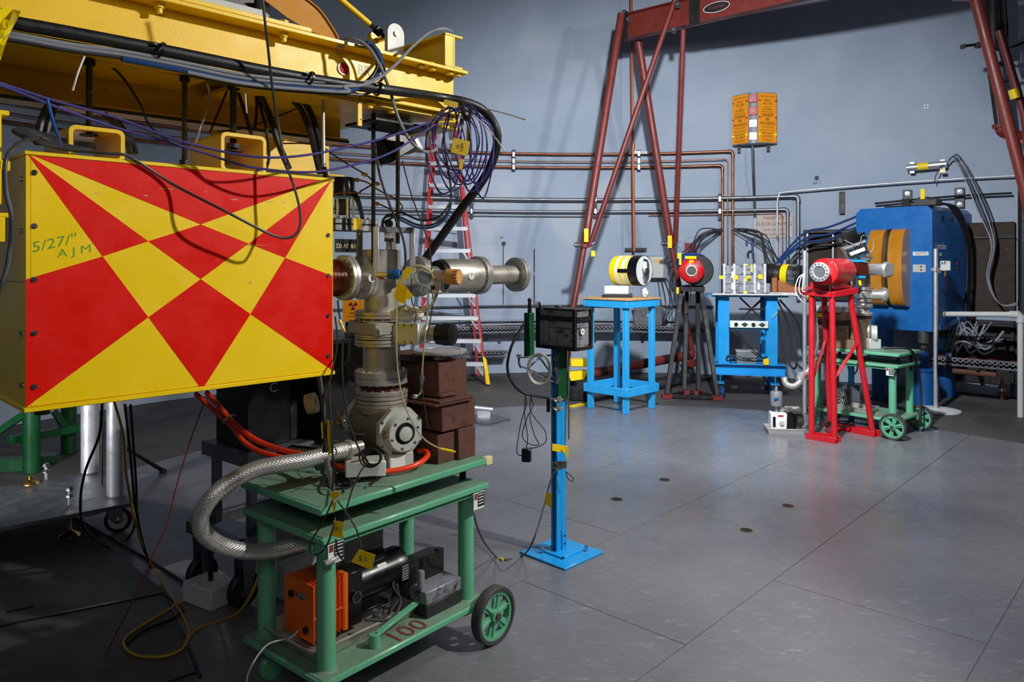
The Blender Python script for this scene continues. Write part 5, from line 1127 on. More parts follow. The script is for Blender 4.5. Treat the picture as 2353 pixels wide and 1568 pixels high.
# tube brackets and threaded hangers
def rtube(l0, l1, z0, z1, n0, n1, r=.02, th=.012):
    def rr(l0, l1, z0, z1, r):
        out = []
        for cx_, cz_, a0 in ((l1-r, z1-r, 0), (l0+r, z1-r, 90), (l0+r, z0+r, 180), (l1-r, z0+r, 270)):
            for k in range(5): a = radians(a0+22.5*k); out.append((cx_+r*cos(a), cz_+r*sin(a)))
        return out
    A, B = rr(l0, l1, z0, z1, r), rr(l0+th, l1-th, z0+th, z1-th, r*.6); g = G(); n = len(A)
    vs = [F(a, n0, b) for a, b in A]+[F(a, n0, b) for a, b in B]+[F(a, n1, b) for a, b in A]+[F(a, n1, b) for a, b in B]
    fs = []
    for i in range(n):
        j = (i+1) % n; fs += [(i, j, n+j, n+i), (2*n+i, 2*n+j, 3*n+j, 3*n+i), (i, j, 2*n+j, 2*n+i), (n+i, n+j, 3*n+j, 3*n+i)]
    return g.add(vs, fs)
def lz(u, v, n): p = ON(u, v, n); return (p-OO).dot(LD), p.z
for k, (u0, u1, vt, lb) in enumerate(((158, 287, 288, 'left'), (508, 612, 307, 'right'))):
    l0, _ = lz(u0, 330, -.10); l1, z1 = lz(u1, vt+(8 if k else 12), -.10)
    t = T('tube_bracket', lb+' of two yellow rounded tube brackets on top of the hazard box', 'bracket', F((l0+l1)/2, -.2, BZ1), 'yellow tube brackets on the hazard box')
    part(t, 'tube', rtube(l0, l1, BZ1+.001, z1, -.10, -.36), M['yel'])
    part(t, 'washer_plate', G().fbox((l0+l1)/2-.03, (l0+l1)/2+.03, -.26, -.20, z1, z1+.008), M['blkm'])
for u, v0, v1, n_, r, lb in ((205, 120, 300, -.15, .0105, 'left thick threaded hanger rod above the hazard box'), (424, 160, 330, -.15, .0095, 'second threaded hanger rod from the left above the hazard box'), (536, 178, 312, -.15, .0125, 'third threaded hanger rod above the hazard box, in front of the dark cables')):
    a, b = ON(u, v0, n_), ON(u, v1, n_); b.x, b.y = a.x, a.y; a.z = 2.299; b.z = min(b.z, 2.08)
    b.z = 2.06 if u != 424 else 1.985
    t = T('threaded_rod', lb, 'rod', b, 'threaded hanger rods over the hazard box'); part(t, 'rod', G().thread(b, a, r, .004, 12), M['rod'])
    part(t, 'nut', G().lathe(b+ZZ*.012, ZZ, [(0, 0), (0, r*1.9), (.016, r*1.9), (.016, 0)], 6), M['blkm']); part(t, 'washer', G().cyl(b, b+ZZ*.004, r*2.6, n=18), M['blkm']); part(t, 'nut', G().lathe(a-ZZ*.018, ZZ, [(0, 0), (0, r*1.9), (.016, r*1.9), (.016, 0)], 6), M['blkm'])
for u, v in ((595, 380), (668, 386)):
    q = ON(u, v, -.06); q.z = BZ1; t = T('hex_head_bolt', ('silver' if u == 595 else 'brassy')+' hexagon bolt head on the right part of the hazard box top', 'bolt', q); part(t, 'head', G().hexbolt(q, ZZ, .014, .014), M['zinc'] if u == 595 else M['brass'])
solo('yellow_spacer_bar', 'thin yellow flat bar lying on the right end of the hazard box top', 'bar', G().fbox(-.33, -.12, -.12, -.06, BZ1, BZ1+.008), M['yel'])

# ================================================================= overhead yellow girder
L0, L1 = -1.75, .662
t = T('yellow_girder', 'long yellow steel girder structure overhead holding the hazard box', 'girder', F(-.5, -.08, 2.3))
part(t, 'web', G().fbox(L0, L1, -.085, -.075, 2.315, 2.49, .0005), M['yel'])
part(t, 'top_flange', G().fbox(L0, L1+.02, -.16, 0, 2.488, 2.502, .002), M['yel']); part(t, 'bottom_flange', G().fbox(L0, L1-.02, -.16, 0, 2.302, 2.316, .002), M['yel'])
l_, _ = lz(718, 60, -.0); part(t, 'top_plate', G().fbox(L0, l_, -.15, -.004, 2.504, 2.520, .002), M['yel'])
part(t, 'soffit_plate', G().fbox(L0, lz(436, 190, -.3)[0], -.40, -.162, 2.300, 2.312, .001), M['yel'])
lb_ = .30
part(t, 'rear_beam', G().fbox(L0, lb_, -.425, -.415, 2.20, 2.335, .0005).fbox(L0, lb_, -.49, -.35, 2.188, 2.200, .002).fbox(L0, lb_, -.49, -.35, 2.335, 2.347, .002), M['yel'])
part(t, 'rear_flange_edge', G().fbox(L0, lb_, -.350, -.346, 2.180, 2.192, .001), M['cdk'])
part(t, 'platform_plate', G().prism([F(a, b, 2.286) for a, b in ((-.32, -.03), (.64, -.03), (.60, -.13), (.43, -.44), (.40, -1.08), (-.1, -1.08), (-.32, -.6))], ZZ*.014), M['yel'])
part(t, 'cross_channel', G().fbox(.02, .66, -1.10, -1.08, 2.13, 2.286, .001).fbox(.02, .72, -1.13, -1.02, 2.120, 2.130, .002), M['yel'])
part(t, 'hanger_strap', G().obox((Np(826, 218, .0)+Np(826, 290, .0))/2, LD*.010, ND*.004, ZZ*.060, .001), M['yel'])
part(t, 'hanger_strap', G().obox((Np(1077, 265, -.04)+Np(1077, 331, -.04))/2, LD*.010, ND*.005, ZZ*.066, .001), M['yel'])
for u_, v_ in ((828, 238), (828, 275), (1077, 285), (1077, 318)): part(t, 'strap_hole', G().cyl(Np(u_, v_, .0 if u_ < 900 else -.035)+ND*.0042, Np(u_, v_, .0 if u_ < 900 else -.035)+ND*.0052, .003, n=10), M['blk'])
part(t, 'end_plate', G().fbox(L1-.12, L1-.02, -.30, -.02, 2.24, 2.252, .001), M['yel'])
for u_, v_, n_ in ((366, 8, -.04), (652, 78, -.04)):
    l__, _ = lz(u_, v_, n_); q = F(l__, n_, 2.488); b_ = part(t, 'flange_bolt', G().lathe(q, -ZZ, [(0, 0), (0, .021), (.003, .021), (.003, .015), (.014, .015), (.014, .010), (.030, .010), (.032, 0)], 18), M['yel'])
    part(t, 'bolt_nut', G().lathe(F(l__, n_, 2.520), ZZ, [(0, 0), (0, .017), (.014, .017), (.014, 0)], 6), M['yel'])
for l__ in (.44, .50, .60, .645):
    q = F(l__, -.03, 2.488); part(t, 'flange_bolt', G().lathe(q, -ZZ, [(0, 0), (0, .016), (.012, .016), (.012, 0)], 6).hexbolt(F(l__, -.03, 2.502), ZZ, .012, .01), M['brass'] if l__ < .5 else M['yel'])
for u_, v_ in ((690, 270), (752, 283), (848, 240), (900, 252)):
    q = V(((u_-CX)/FPX*(FPX*(2.286-H)/(HY-v_)), FPX*(2.286-H)/(HY-v_), 2.286)); part(t, 'plate_bolt', G().lathe(q, -ZZ, [(0, 0), (0, .026), (.003, .026), (.003, .016), (.016, .016), (.016, 0)], 14), M['blkm'] if u_ < 800 else M['yel'])
# transverse beam and gusset at the end
la = .60
part(t, 'transverse_beam', G().fbox(la-.004, la+.004, -.62, -.0, 2.502, 2.635, .0005).fbox(la-.05, la+.05, -.62, .0, 2.635, 2.645, .002).fbox(la-.05, la+.05, -.62, 0, 2.502, 2.510, .001), M['yel'])
part(t, 'stiffener', G().fbox(la-.05, la+.0, -.012, -.002, 2.51, 2.635, .001), M['yel']); part(t, 'gusset_plate', G().prism([F(la-.045, -.02, 2.51), F(la-.004, -.02, 2.51), F(la-.004, -.02, 2.63)], -ND*.006), M['yel'])
qb = Np(788, 158, -.075); part(t, 'red_reflector', G().lathe(qb, ND, [(0, 0), (0, .022), (.006, .022), (.008, .018), (.008, 0)], 28), M['lens']); part(t, 'reflector_rim', G().pipe(qb, qb+ND*.007, .0245, .0215, 28), M['chrome'])
text(t, 'BR  1', .058, Np(850, 166, -.0745), LD, ZZ, M['mgry'], depth=.0004, sx=.9)
# clevis and tie rod
cp = ON(903, 80, -.22)
t = T('clevis_bracket', 'white painted round topped clevis plates on top of the girder', 'bracket', V((cp.x, cp.y, 2.505)))
def clev(c, m, r=.042):
    g = G(); pts = [c+LD*r*cos(a)+ZZ*r*sin(a) for a in [pi*k/16 for k in range(17)]]+[c-LD*r-ZZ*(c.z-2.505), c+LD*r-ZZ*(c.z-2.505)]
    return g.prism(pts, ND*.022)
part(t, 'near_plate', clev(cp, 0, .044), M['foam']); c2_ = ON(836, 100, -.34); c2_.z = cp.z-.0; part(t, 'far_plate', clev(cp-ND*.13-LD*.005, 0, .04), M['yel'])
part(t, 'pin', G().cyl(cp-ND*.13, cp+ND*.03, .012, n=18), M['brass']); part(t, 'base_plate', G().obox(V((cp.x, cp.y, 2.510))-ND*.04, LD*.07, ND*.12, ZZ*.006, .002), M['yel'])
e0 = cp-ND*.055; e1 = ON(770, -12, -.30); far_ = e0+(e1-e0)*2.2
t = T('tie_rod', 'yellow tie rod slanting up from the clevis on the girder', 'rod', e0)
part(t, 'tube', G().cyl(e0+(e1-e0)*.32, far_, .013, n=18), M['yel']); part(t, 'threaded_end', G().thread(e0, e0+(e1-e0)*.34, .010, .004), M['rod']); part(t, 'lock_nut', G().lathe(e0+(e1-e0)*.10, e1-e0, [(0, 0), (0, .021), (.03, .021), (.03, 0)], 6), M['blkm'])
# equipment above the girder
l0, _ = lz(300, 0, -.10); l1, _ = lz(625, 40, -.10)
t = T('grey_equipment_box', 'grey metal cabinet with a black front standing on the girder at the frame top', 'cabinet', F((l0+l1)/2, -.3, 2.521))
part(t, 'base_rail', G().fbox(l0, l1-.05, -.45, -.06, 2.521, 2.56, .002), M['lgry']); part(t, 'case', G().fbox(l0+.02, l1-.06, -.45, -.10, 2.56, 3.0, .003), M['blkp']); part(t, 'side_channel', G().fbox(l1-.055, l1-.02, -.45, -.08, 2.521, 3.0, .002), M['mgry'])
g = G(); st = [(600, -6), (700, -6), (738, 26), (776, 84), (770, 93), (715, 72), (660, 40)]
sv = spl([ON(x, y, -.06-.03*(i % 2)) for i, (x, y) in enumerate(st)], 1)
g.prism([ON(x, y, -.05) for x, y in st], -ND*.004)
t = T('orange_strap_flap', 'orange canvas flap tied with rope hanging over the girder', 'strap', ON(770, 90, -.05)); part(t, 'canvas', g, M['bag'])
part(t, 'rolled_edge', G().tube(spl([ON(700, -6, -.045), ON(738, 26, -.045), ON(776, 84, -.045), ON(772, 94, -.045)], 4), .004, 6), M['bag'])
g = G(); c = ON(784, 104, -.02)
for k in range(7): a = k*.9; g.tube(spl([c, c+V((.012*cos(a), -.006, .012*sin(a))), c+V((.022*cos(a+.3), -.004, .02*sin(a+.5)))], 4), .0035, 6)
g.sph(c, .011, 10, 8); g.tube(spl([ON(776, 88, -.04), c, c-ZZ*.03]), .003, 6); part(t, 'rope_knot', g, M['rope'])
# yellow wrap and side frame at the left edge
random.seed(2)
g = G(); rows = []
for i in range(9):
    v = 20+i*22; row = []
    for j in range(7):
        u = -60+(108-i*9)*j/6; row.append(ON(u, v+6*sin(j*1.3+i), .13+.018*sin(i*1.7+j*2.1)+random.uniform(-.006, .006)))
    rows.append(row)
vs = [p for r in rows for p in r]; vs2 = [p-ND*.0015 for p in vs]; n_ = len(vs); fs = []
for i in range(8):
    for j in range(6):
        q = (i*7+j, i*7+j+1, (i+1)*7+j+1, (i+1)*7+j); fs += [q, tuple(x+n_ for x in q)]
g.add(vs+vs2, fs); solo('yellow_plastic_wrap', 'glossy yellow plastic wrap round the cables at the left edge', 'wrap', g, mat('yellow_film', (244, 214, 20), .12, var=.05, coat=.6), ang=80)
t = T('yellow_side_frame', 'yellow bracket post with ledges at the left edge beside the hazard box', 'frame', ON(0, 560, .10))
for (u0, u1, v0, v1, th) in ((-60, 4, 262, 470, .02), (-60, 22, 255, 266, .06), (-60, 24, 370, 393, .06), (-60, 26, 490, 500, .06), (-60, 12, 500, 556, .02)):
    a, b = ON(u0, v0, .10), ON(u1, v0, .10); zt_, zb_ = ON(u1, v0, .10).z, ON(u1, v1, .10).z
    part(t, 'post' if u1 < 15 else 'ledge', G().obox(((a+b)/2).xy.to_3d()+ZZ*(zt_+zb_)/2-ND*th/2, LD*(b-a).xy.length/2, ND*th/2, ZZ*(zt_-zb_)/2, .002), M['yel2'])
for v_ in (368, 398): q = ON(6, v_, .07); part(t, 'frame_bolt', G().lathe(q, ZZ, [(0, 0), (0, .014), (.012, .014), (.012, 0)], 6), M['cast'])

# ================================================================= cables overhead
def run(pts, n): return [ON(p[0], p[1], n if len(p) < 3 else p[2]) for p in pts]
cable('big_black_hose', 'thick ribbed black hose sweeping along the girder and down to the vacuum pipe', 'hose',
      run([(-80, 30), (45, 55), (130, 70), (370, 115), (620, 165), (800, 195), (900, 208)], .06)+[P(1000, 222, 3.18), P(1070, 235, 3.25), P(1112, 255, 3.3), P(1137, 290, 3.3), P(1142, 330, 3.32), P(1128, 380, 3.34), P(1100, 428, 3.36), P(1060, 480, 3.4), P(1010, 550, 3.45), P(968, 608, 3.48)], .0195, M['blk'], n=14)
for i, (u, v) in enumerate(((368, 116), (712, 181), (870, 205))):
    c = ON(u, v, .07); dd = V((.6, .6, -.3)).normalized()
    solo('black_zip_tie', 'black zip tie on the big black hose, '+('nearest the left edge', 'under the red reflector', 'above the flat yellow strap')[i], 'zip tie', G().lathe(c-dd*.004, dd, [(0, .024), (0, .028), (.008, .028), (.008, .024), (0, .024)], 18).obox(c+V((.0, -.026, .012)), LD*.006, (0, .005, 0), ZZ*.005, .001), M['blkp'])
B = [(-60, 70), (42, 84), (160, 106), (280, 122), (430, 150), (560, 176), (700, 190), (800, 195)]
def bundle(dy, n, tail, r, m, name, label, grp='cables tied along the girder', start=0):
    pts = run([(u, v+dy) for u, v in B[start:]], n)+tail
    return cable(name, label, 'cable', pts, r, m, grp)
bundle(-4, .07, run([(860, 184), (905, 152), (945, 110), (985, 76), (1018, 66)], .05)+[ON(1038, 72, -.1)], .0065, M['cgry'], 'grey_cable', 'thick light grey cable along the girder curving up to the transverse beam')
bundle(4, .075, run([(850, 186), (872, 165), (866, 125), (845, 100)], .03), .0055, M['cgry'], 'grey_cable', 'light grey cable along the girder curling up behind the stencil letters')
bundle(10, .075, run([(846, 182), (866, 150), (856, 115), (830, 96)], .02), .0045, M['cdk'], 'dark_cable', 'dark grey cable along the girder beside the blue one')
bundle(14, .08, run([(850, 188), (868, 168), (875, 140), (858, 105), (842, 98)], .045), .0085, M['cblu'], 'blue_cable', 'blue cable tied along the yellow girder', start=3)
bundle(12, .06, run([(845, 200), (878, 182), (882, 150), (865, 110), (830, 100)], .02), .005, M['cdk'], 'dark_cable', 'lowest dark cable of the bundle curling up beside the reflector')
bundle(22, .06, run([(780, 214), (830, 218), (858, 208), (846, 198)], .05), .0045, M['cdk'], 'dark_cable', 'dark cable sagging just under the grey bundle by the yellow strap', start=4)
bundle(16, .085, run([(790, 200), (830, 196), (860, 186)], .08), .0065, M['cgry'], 'grey_cable', 'lower light grey cable sagging in front of the bundle', start=4)
cable('grey_drop_cable', 'grey cable arching off the girder and swooping down to the violet coil', 'cable', [ON(780, 92, -.04), ON(810, 89, .02), ON(842, 105, .06), ON(868, 142, .08), P(893, 200, 2.95), P(912, 262, 2.95), P(935, 312, 2.98), P(960, 340, 3.0), P(985, 350, 3.05), P(1004, 342, 3.1)], .0065, M['cgry'])
cable('violet_cable', 'upper of two long violet cables sagging across from the left edge', 'cable', [P(-40, 180, 1.9), P(8, 194, 1.95), P(120, 230, 2.05), P(270, 272, 2.2), P(400, 320, 2.3), P(520, 350, 2.4), P(610, 362, 2.45), P(700, 357, 2.55), P(800, 338, 2.7), P(900, 312, 2.85), P(990, 280, 3.05)], .0042, M['cpur'], 'violet cables')
cable('violet_cable', 'lower of two long violet cables sagging across from the left edge', 'cable', [P(-40, 186, 1.9), P(8, 199, 1.95), P(130, 246, 2.05), P(260, 292, 2.2), P(380, 325, 2.3), P(480, 355, 2.4), P(570, 383, 2.45), P(700, 396, 2.55), P(800, 382, 2.7), P(900, 350, 2.85), P(1000, 286, 3.05)], .0042, M['cpur'], 'violet cables')
random.seed(12)
for i in range(10):
    cx_, w_, h_ = 1022+i*9, random.uniform(28, 52), random.uniform(70, 118); y0 = 244+random.uniform(-6, 8); dl = random.uniform(-6, 6); Yc = 3.12+.02*i
    hub = (1052+random.uniform(-16, 22), y0)
    pts = [P(hub[0], hub[1], Yc), P(cx_-w_*.8, y0+h_*.35, Yc), P(cx_-w_+dl, y0+h_, Yc+.02), P(cx_-w_*.5+dl, y0+h_*1.7, Yc+.03), P(cx_+dl, y0+h_*1.95, Yc), P(cx_+w_*.6, y0+h_*1.75, Yc), P(cx_+w_*1.05, y0+h_*1.1, Yc-.02), P(cx_+w_*.8, y0+h_*.4, Yc-.03)]
    solo('violet_coil_loop', 'one of the hanging loops of coiled violet cable at the girder end', 'cable', G().tube(spl(pts, 9, True), .0038, 6, True), M['cpur'], 'loops of violet cable at the girder end')
solo('coil_hook', 'black hook holding the violet cable loops at the girder end', 'hook', G().tube(spl([P(1062, 236, 3.12), P(1066, 262, 3.05), P(1072, 274, 3.03), P(1082, 264, 3.03), P(1080, 244, 3.12)], 6), .009, 8), M['blkm'])
for i, (u, v, w_, h_, s_, lb) in enumerate(((1058, 338, 19, 17, '1R\nCAM', 'yellow tape flag lettered on the violet cable loops'), (1060, 378, 4, 12, '', 'narrow yellow tape wrap below the lettered flag'), (1036, 238, 16, 6, '', 'yellow tape scrap where the violet loops hang from the girder'))):
    c = P(u, v, 3.03); k = c.y/FPX; t = T('tape_flag', lb, 'tag', c); part(t, 'tape', G().obox(c, V((w_*k, 0, -w_*k*.25)), (0, .0015, 0), V((h_*k*.2, 0, h_*k)), .0005), M['tape'])
    if s_: text(t, s_, .016, c-V((0, .0025, 0)), (.1, 0, 1), (-1, 0, .2), M['ink'], depth=.0003)
for (pts, lb, m, r) in (
    ([P(1118, 250, 3.2), P(1165, 262, 3.1), P(1210, 276, 3.0)], 'long white zip tie tail sticking out right of the girder end', 'pap', .0028),
    ([P(1085, 262, 3.1), P(1125, 300, 3.05), P(1160, 348, 3.0)], 'white zip tie tail pointing down right across the violet loops', 'pap', .0026),
    ([P(194, 130, 2.1), P(180, 165, 2.05), P(167, 208, 2.05)], 'white zip tie tail hanging at the left threaded rod', 'pap', .0028),
    ([P(563, 204, 2.5), P(565, 235, 2.5), P(567, 260, 2.5)], 'white zip tie tail hanging under the grey bundle', 'pap', .0022),
    ([P(108, 226, 2.0), P(122, 280, 2.02), P(134, 315, 2.05), P(140, 335, 2.08)], 'blue zip tie hanging over the left end of the hazard box', 'blued', .0042)):
    cable('zip_tie_tail', lb, 'zip tie', pts, r, M[m])
# cable over the box front, coiled loop on its top
cable('black_loop_cable', 'black cable lying over the hazard box front and climbing to the frame top', 'cable',
      [ON(90, 330, -.1), ON(160, 345, -.04), ON(250, 353, .005), ON(300, 362, .012), ON(400, 425, .02), P(520, 487, 2.38), P(620, 538, 2.48), P(662, 547, 2.52), P(686, 530, 2.54), P(690, 490, 2.56), P(676, 430, 2.56), P(655, 370, 2.56), P(640, 290, 2.56), P(628, 220, 2.52), P(618, 130, 2.45), P(609, 50, 2.4), P(600, -30, 2.38)], .0045, M['cdk'])
for i in range(5):
    a0_ = [ON(30+6*i, 302+3*i, -.06), ON(60+8*i, 296+5*i, -.12), ON(150, 322+3*i, -.12), ON(215-4*i, 332+2*i, -.07), ON(205-3*i, 345-i, -.03), ON(130, 338-2*i, -.02), ON(70, 322, -.02)]
    solo('box_top_coil', 'one of the dark cable loops coiled on the left end of the hazard box', 'cable', G().tube(spl(a0_, 8, True), .0045, 6, True), M['cdk'], 'dark cable loops on the hazard box')
cable('edge_cable', 'grey cable arching down past the left end of the hazard box', 'cable', [ON(95, 318, -.06), P(60, 322, 2.0), P(30, 340, 1.92), P(12, 375, 1.9), P(14, 440, 1.88), P(26, 500, 1.88), P(22, 580, 1.88), P(5, 650, 1.85), P(-30, 720, 1.85)], .0055, M['cdk'])
for pts, r, lb in (([(648, 206), (690, 250), (712, 300), (726, 360), (735, 398)], .012, 'thick black cable bowing down behind the hazard box right end, left of a pair'), ([(676, 206), (712, 255), (730, 310), (738, 360), (742, 398)], .012, 'thick black cable bowing down behind the hazard box right end, right of a pair'),
    ([(594, 210), (618, 262), (640, 330), (664, 388)], .012, 'thick black cable slanting down behind the tall loop cable'), ([(590, 206), (600, 250), (612, 300), (618, 360), (612, 385)], .006, 'thin black cable dropping onto the hazard box beside the right tube bracket'),
    ([(545, 208), (560, 250), (575, 300), (582, 320)], .007, 'black cable between the third threaded rod and the right tube bracket'), ([(588, 208), (590, 250), (585, 300)], .006, 'straight black cable just right of the third threaded rod'),
    ([(112, 240), (95, 280), (85, 330)], .011, 'black hose bowing down left of the blue zip tie'), ([(128, 240), (113, 280), (104, 330)], .010, 'black hose bowing down right of the blue zip tie'),
    ([(476, 190), (482, 230), (462, 290), (448, 330)], .005, 'pale brown cord slanting down beside the second threaded rod'), ([(215, 136), (270, 165), (320, 235), (345, 290), (395, 330)], .004, 'thin dark cable arching from the bundle down to the box top'),
    ([(525, 200), (505, 250), (482, 305)], .004, 'thin dark cable left of the third threaded rod'), ([(500, 302), (560, 295), (620, 275), (680, 250)], .003, 'thin wire crossing level behind the third threaded rod'),
    ([(240, 262), (285, 310), (300, 352)], .010, 'black hose behind the left tube bracket, leftmost of two'), ([(262, 270), (300, 320), (312, 352)], .009, 'black hose behind the left tube bracket, rightmost of two')):
    cable('black_drop_cable', lb, 'cable', [ON(u, v, -.20-.02*(i % 2)) for i, (u, v) in enumerate(pts)], r, M['blk'] if 'cord' not in lb else M['ssd'], None)
# mounting plates, lower threaded rods carrying the gauge frame
for u, v0, v1, lb in ((858, 300, 612, 'left'), (914, 308, 560, 'right')):
    b, a = P(u, v1, 3.14), P(u+3, v0, 3.14); a.x = b.x; a.z = 2.285 if False else a.z
    t = T('support_rod', lb+' tall dark threaded support rod between platform and gauge frame', 'rod', b); part(t, 'rod', G().thread(b, a+ZZ*.12, .0095, .004, 12), M['rod']); part(t, 'washer', G().cyl(a, a+ZZ*.006, .024, n=18), M['blkm'])
t = T('dark_hanger_plate', 'dark steel plate with shiny edge strips under the yellow platform', 'plate', P(905, 300, 3.2)); c = P(900, 292, 3.2)
part(t, 'plate', G().obox(c, LD*.16, ND*.11, ZZ*.005, .001), M['blkm']); part(t, 'bright_bar', G().obox(c+ZZ*.03+ND*.02, LD*.08, ND*.008, ZZ*.006, .001), M['alu']); part(t, 'blue_strip', G().obox(c+ZZ*.035-ND*.03+LD*.05, LD*.06, ND*.01, ZZ*.006, .002), M['blued'])
c = P(905, 335, 3.5); t = T('camera_housing', 'black and white box camera hanging below the dark plate', 'camera', c-ZZ*.05)
rx = V((.6, .6, .5)).normalized(); rz_ = V((-.35, -.25, .85)); rz_ = (rz_-rx*rz_.dot(rx)).normalized(); ry = rz_.cross(rx)
part(t, 'body', G().obox(c, rx*.085, ry*.05, rz_*.055, .006), M['blkp']); part(t, 'white_side', G().obox(c+rx*.09, rx*.012, ry*.06, rz_*.075, .002), M['wht'])
c = P(640, 270, 3.25); t = T('black_fixture_plate', 'dark flat fixture with a bright strip under the rear yellow platform', 'plate', c); part(t, 'plate', G().obox(c, LD*.12, ND*.10, ZZ*.004, .001), M['blkm']); part(t, 'strip', G().obox(c+ND*.03-ZZ*.006, LD*.06, ND*.006, ZZ*.002), M['alu'])

# ================================================================= beam line, gate valve and gauge frame
VX = V((-.566, 3.25, 0)); BZc = 1.60
def BP(s, z=BZc): return VX+LD*s+ZZ*z
t = T('vacuum_pipe', 'large stainless vacuum pipe run with bolted flanges right of the hazard box', 'vacuum pipe', BP(.2))
part(t, 'main_tube', G().cyl(BP(-.46), BP(.86), .047, n=36), M['ssd'])
part(t, 'copper_bellows', G().lathe(BP(-.36), LD, [(0, 0)]+[(.008*k, .072+(.005 if k % 2 else 0)) for k in range(19)]+[(.15, 0)], 40), M['wirec'])
for s_, R, th in ((-.185, .094, .018), (-.098, .094, .018), (.20, .092, .017), (.575, .093, .018), (.845, .088, .016)):
    fl_ = part(t, 'flange_pair', conflat(G(), BP(s_), LD, R, th, 16), M['ss'])
part(t, 'inner_sleeve', G().cyl(BP(-.17), BP(-.09), .06, n=32), M['ss'])
part(t, 'drum_tube', G().lathe(BP(.335), LD, [(0, .05), (0, .078), (.005, .080), (.22, .080), (.225, .05)], 44), M['ssd']); part(t, 'drum_end', G().pipe(BP(.31), BP(.336), .072, .046, 36), M['blkm'])
for s_, txt, uu in ((-.118, '6', 846), (.455, '7', 1074)):
    c = BP(s_); n_ = V((.55, -.835, 0)); n_ = (n_-LD*n_.dot(LD)).normalized()
    r_ = .0955 if txt == '6' else .081; q = c+n_*r_+ZZ*.0
    lab = part(t, 'round_label', G().lathe(q, n_, [(0, 0), (0, .018), (.0015, .018), (.0015, 0)], 24), M['wht']); text(t, txt, .022, q+n_*.0022, LD, ZZ, M['ink'], lab, depth=.0004)
# six-way cross body and column
t = T('vacuum_stack', 'tall stainless column of flanges and tubes standing on the turbo pump', 'vacuum column', VX+ZZ*1.0)
z_ = lambda v: H-(v-HY)/FPX*3.25
part(t, 'upper_can', G().lathe(VX+ZZ*z_(640), ZZ, [(0, 0), (0, .082), (z_(574)-z_(640)-.004, .082), (z_(574)-z_(640), .078), (z_(574)-z_(640), 0)], 44), M['ssd'])
part(t, 'body_tube', G().cyl(VX+ZZ*z_(716), VX+ZZ*z_(636), .075, n=44), M['ssd'])
for v0, v1, R in ((714, 730, .115), (733, 736, .118), (766, 776, .115), (778, 792, .115), (893, 912, .115), (914, 930, .113)):
    part(t, 'flange', conflat(G(), VX+ZZ*(z_(v0)+z_(v1))/2, ZZ, R, abs(z_(v0)-z_(v1))/2, 16), M['ssd'])
part(t, 'double_flange', conflat(G(), VX+ZZ*(z_(850)+z_(879))/2, ZZ, .115, (z_(850)-z_(879))/2, 18), M['ss'])
part(t, 'valve_plate_body', G().obox(VX+ZZ*(z_(736)+z_(766))/2, LD*.105, ND*.105, ZZ*(z_(736)-z_(766))/2, .006), M['ssd'])
part(t, 'lower_tube', G().cyl(VX+ZZ*z_(850), VX+ZZ*z_(792), .080, n=44), M['ssd']); part(t, 'maroon_insulator', G().cyl(VX+ZZ*z_(894), VX+ZZ*z_(879), .088, n=40), M['maroon'])
cxn = V((.93, -.37, 0)).normalized(); q = VX+cxn*.08+ZZ*z_(762)
part(t, 'gate_bonnet', G().obox(q+cxn*.055, cxn*.075, V((-cxn.y, cxn.x, 0))*.055, ZZ*.045, .004), M['alu'])
for a in (-1, 1):
    for b in range(4): part(t, 'bonnet_bolt', G().hexbolt(q+cxn*(-.01+.035*b)-V((-cxn.y, cxn.x, 0))*.055*1.0+ZZ*a*.036, V((cxn.y, -cxn.x, 0)), .0065, .005), M['zinc'])
part(t, 'reflection_band', G().obox(q-cxn*.015, cxn*.006, V((-cxn.y, cxn.x, 0))*.058, ZZ*.047, .002), M['tape'])  # yellow band stands in for amber reflections on the metal bonnet
part(t, 'actuator_neck', G().lathe(q+cxn*.12, cxn, [(0, 0), (0, .038), (.03, .038), (.035, .032), (.09, .032), (.09, 0)], 28), M['ssd']); part(t, 'handwheel_cap', G().lathe(q+cxn*.195, cxn, [(0, 0), (0, .045), (.03, .047), (.032, .049), (.07, .047), (.075, .036), (.075, 0)], 36), M['blkp'])
# kapton side box (behind) and fittings in front: KF clamp, blue valve, ball valve
f1 = P(976, 636, 3.02); fd = V((.10, -1, 0)).normalized()
t = T('clamp_blank_port', 'round steel blank held by a hinged grey clamp in front of the column', 'flange', f1-ZZ*.05)
part(t, 'neck', G().cyl(f1-fd*.12, f1, .024, n=24), M['ss']); part(t, 'clamp_ring', G().lathe(f1-fd*.012, fd, [(0, .026), (0, .040), (.005, .043), (.019, .043), (.024, .040), (.024, .030), (.012, .026), (0, .026)], 36), M['alu']); part(t, 'blank_face', G().lathe(f1+fd*.005, fd, [(0, 0), (0, .030), (.003, .031), (.003, .026), (.002, 0)], 32), M['chrome'])
part(t, 'clamp_lug', G().obox(f1-ZZ*.048-V((.012, 0, 0)), (.007, 0, -.004), (0, .011, 0), V((.004, 0, .014)), .002).obox(f1-ZZ*.05+V((.006, 0, 0)), (.007, 0, -.004), (0, .011, 0), V((.004, 0, .014)), .002), M['alu']); part(t, 'clamp_screw', G().cyl(f1+V((-.028, 0, -.044)), f1+V((.02, 0, -.056)), .0035).hexbolt(f1+V((-.028, 0, -.044)), (-1, 0, .3), .007, .006), M['zinc'])
a, b = P(866, 631, 3.06), P(893, 631, 3.04)
t = T('blue_valve', 'small inline valve with a bright blue knob in front of the column', 'valve', a)
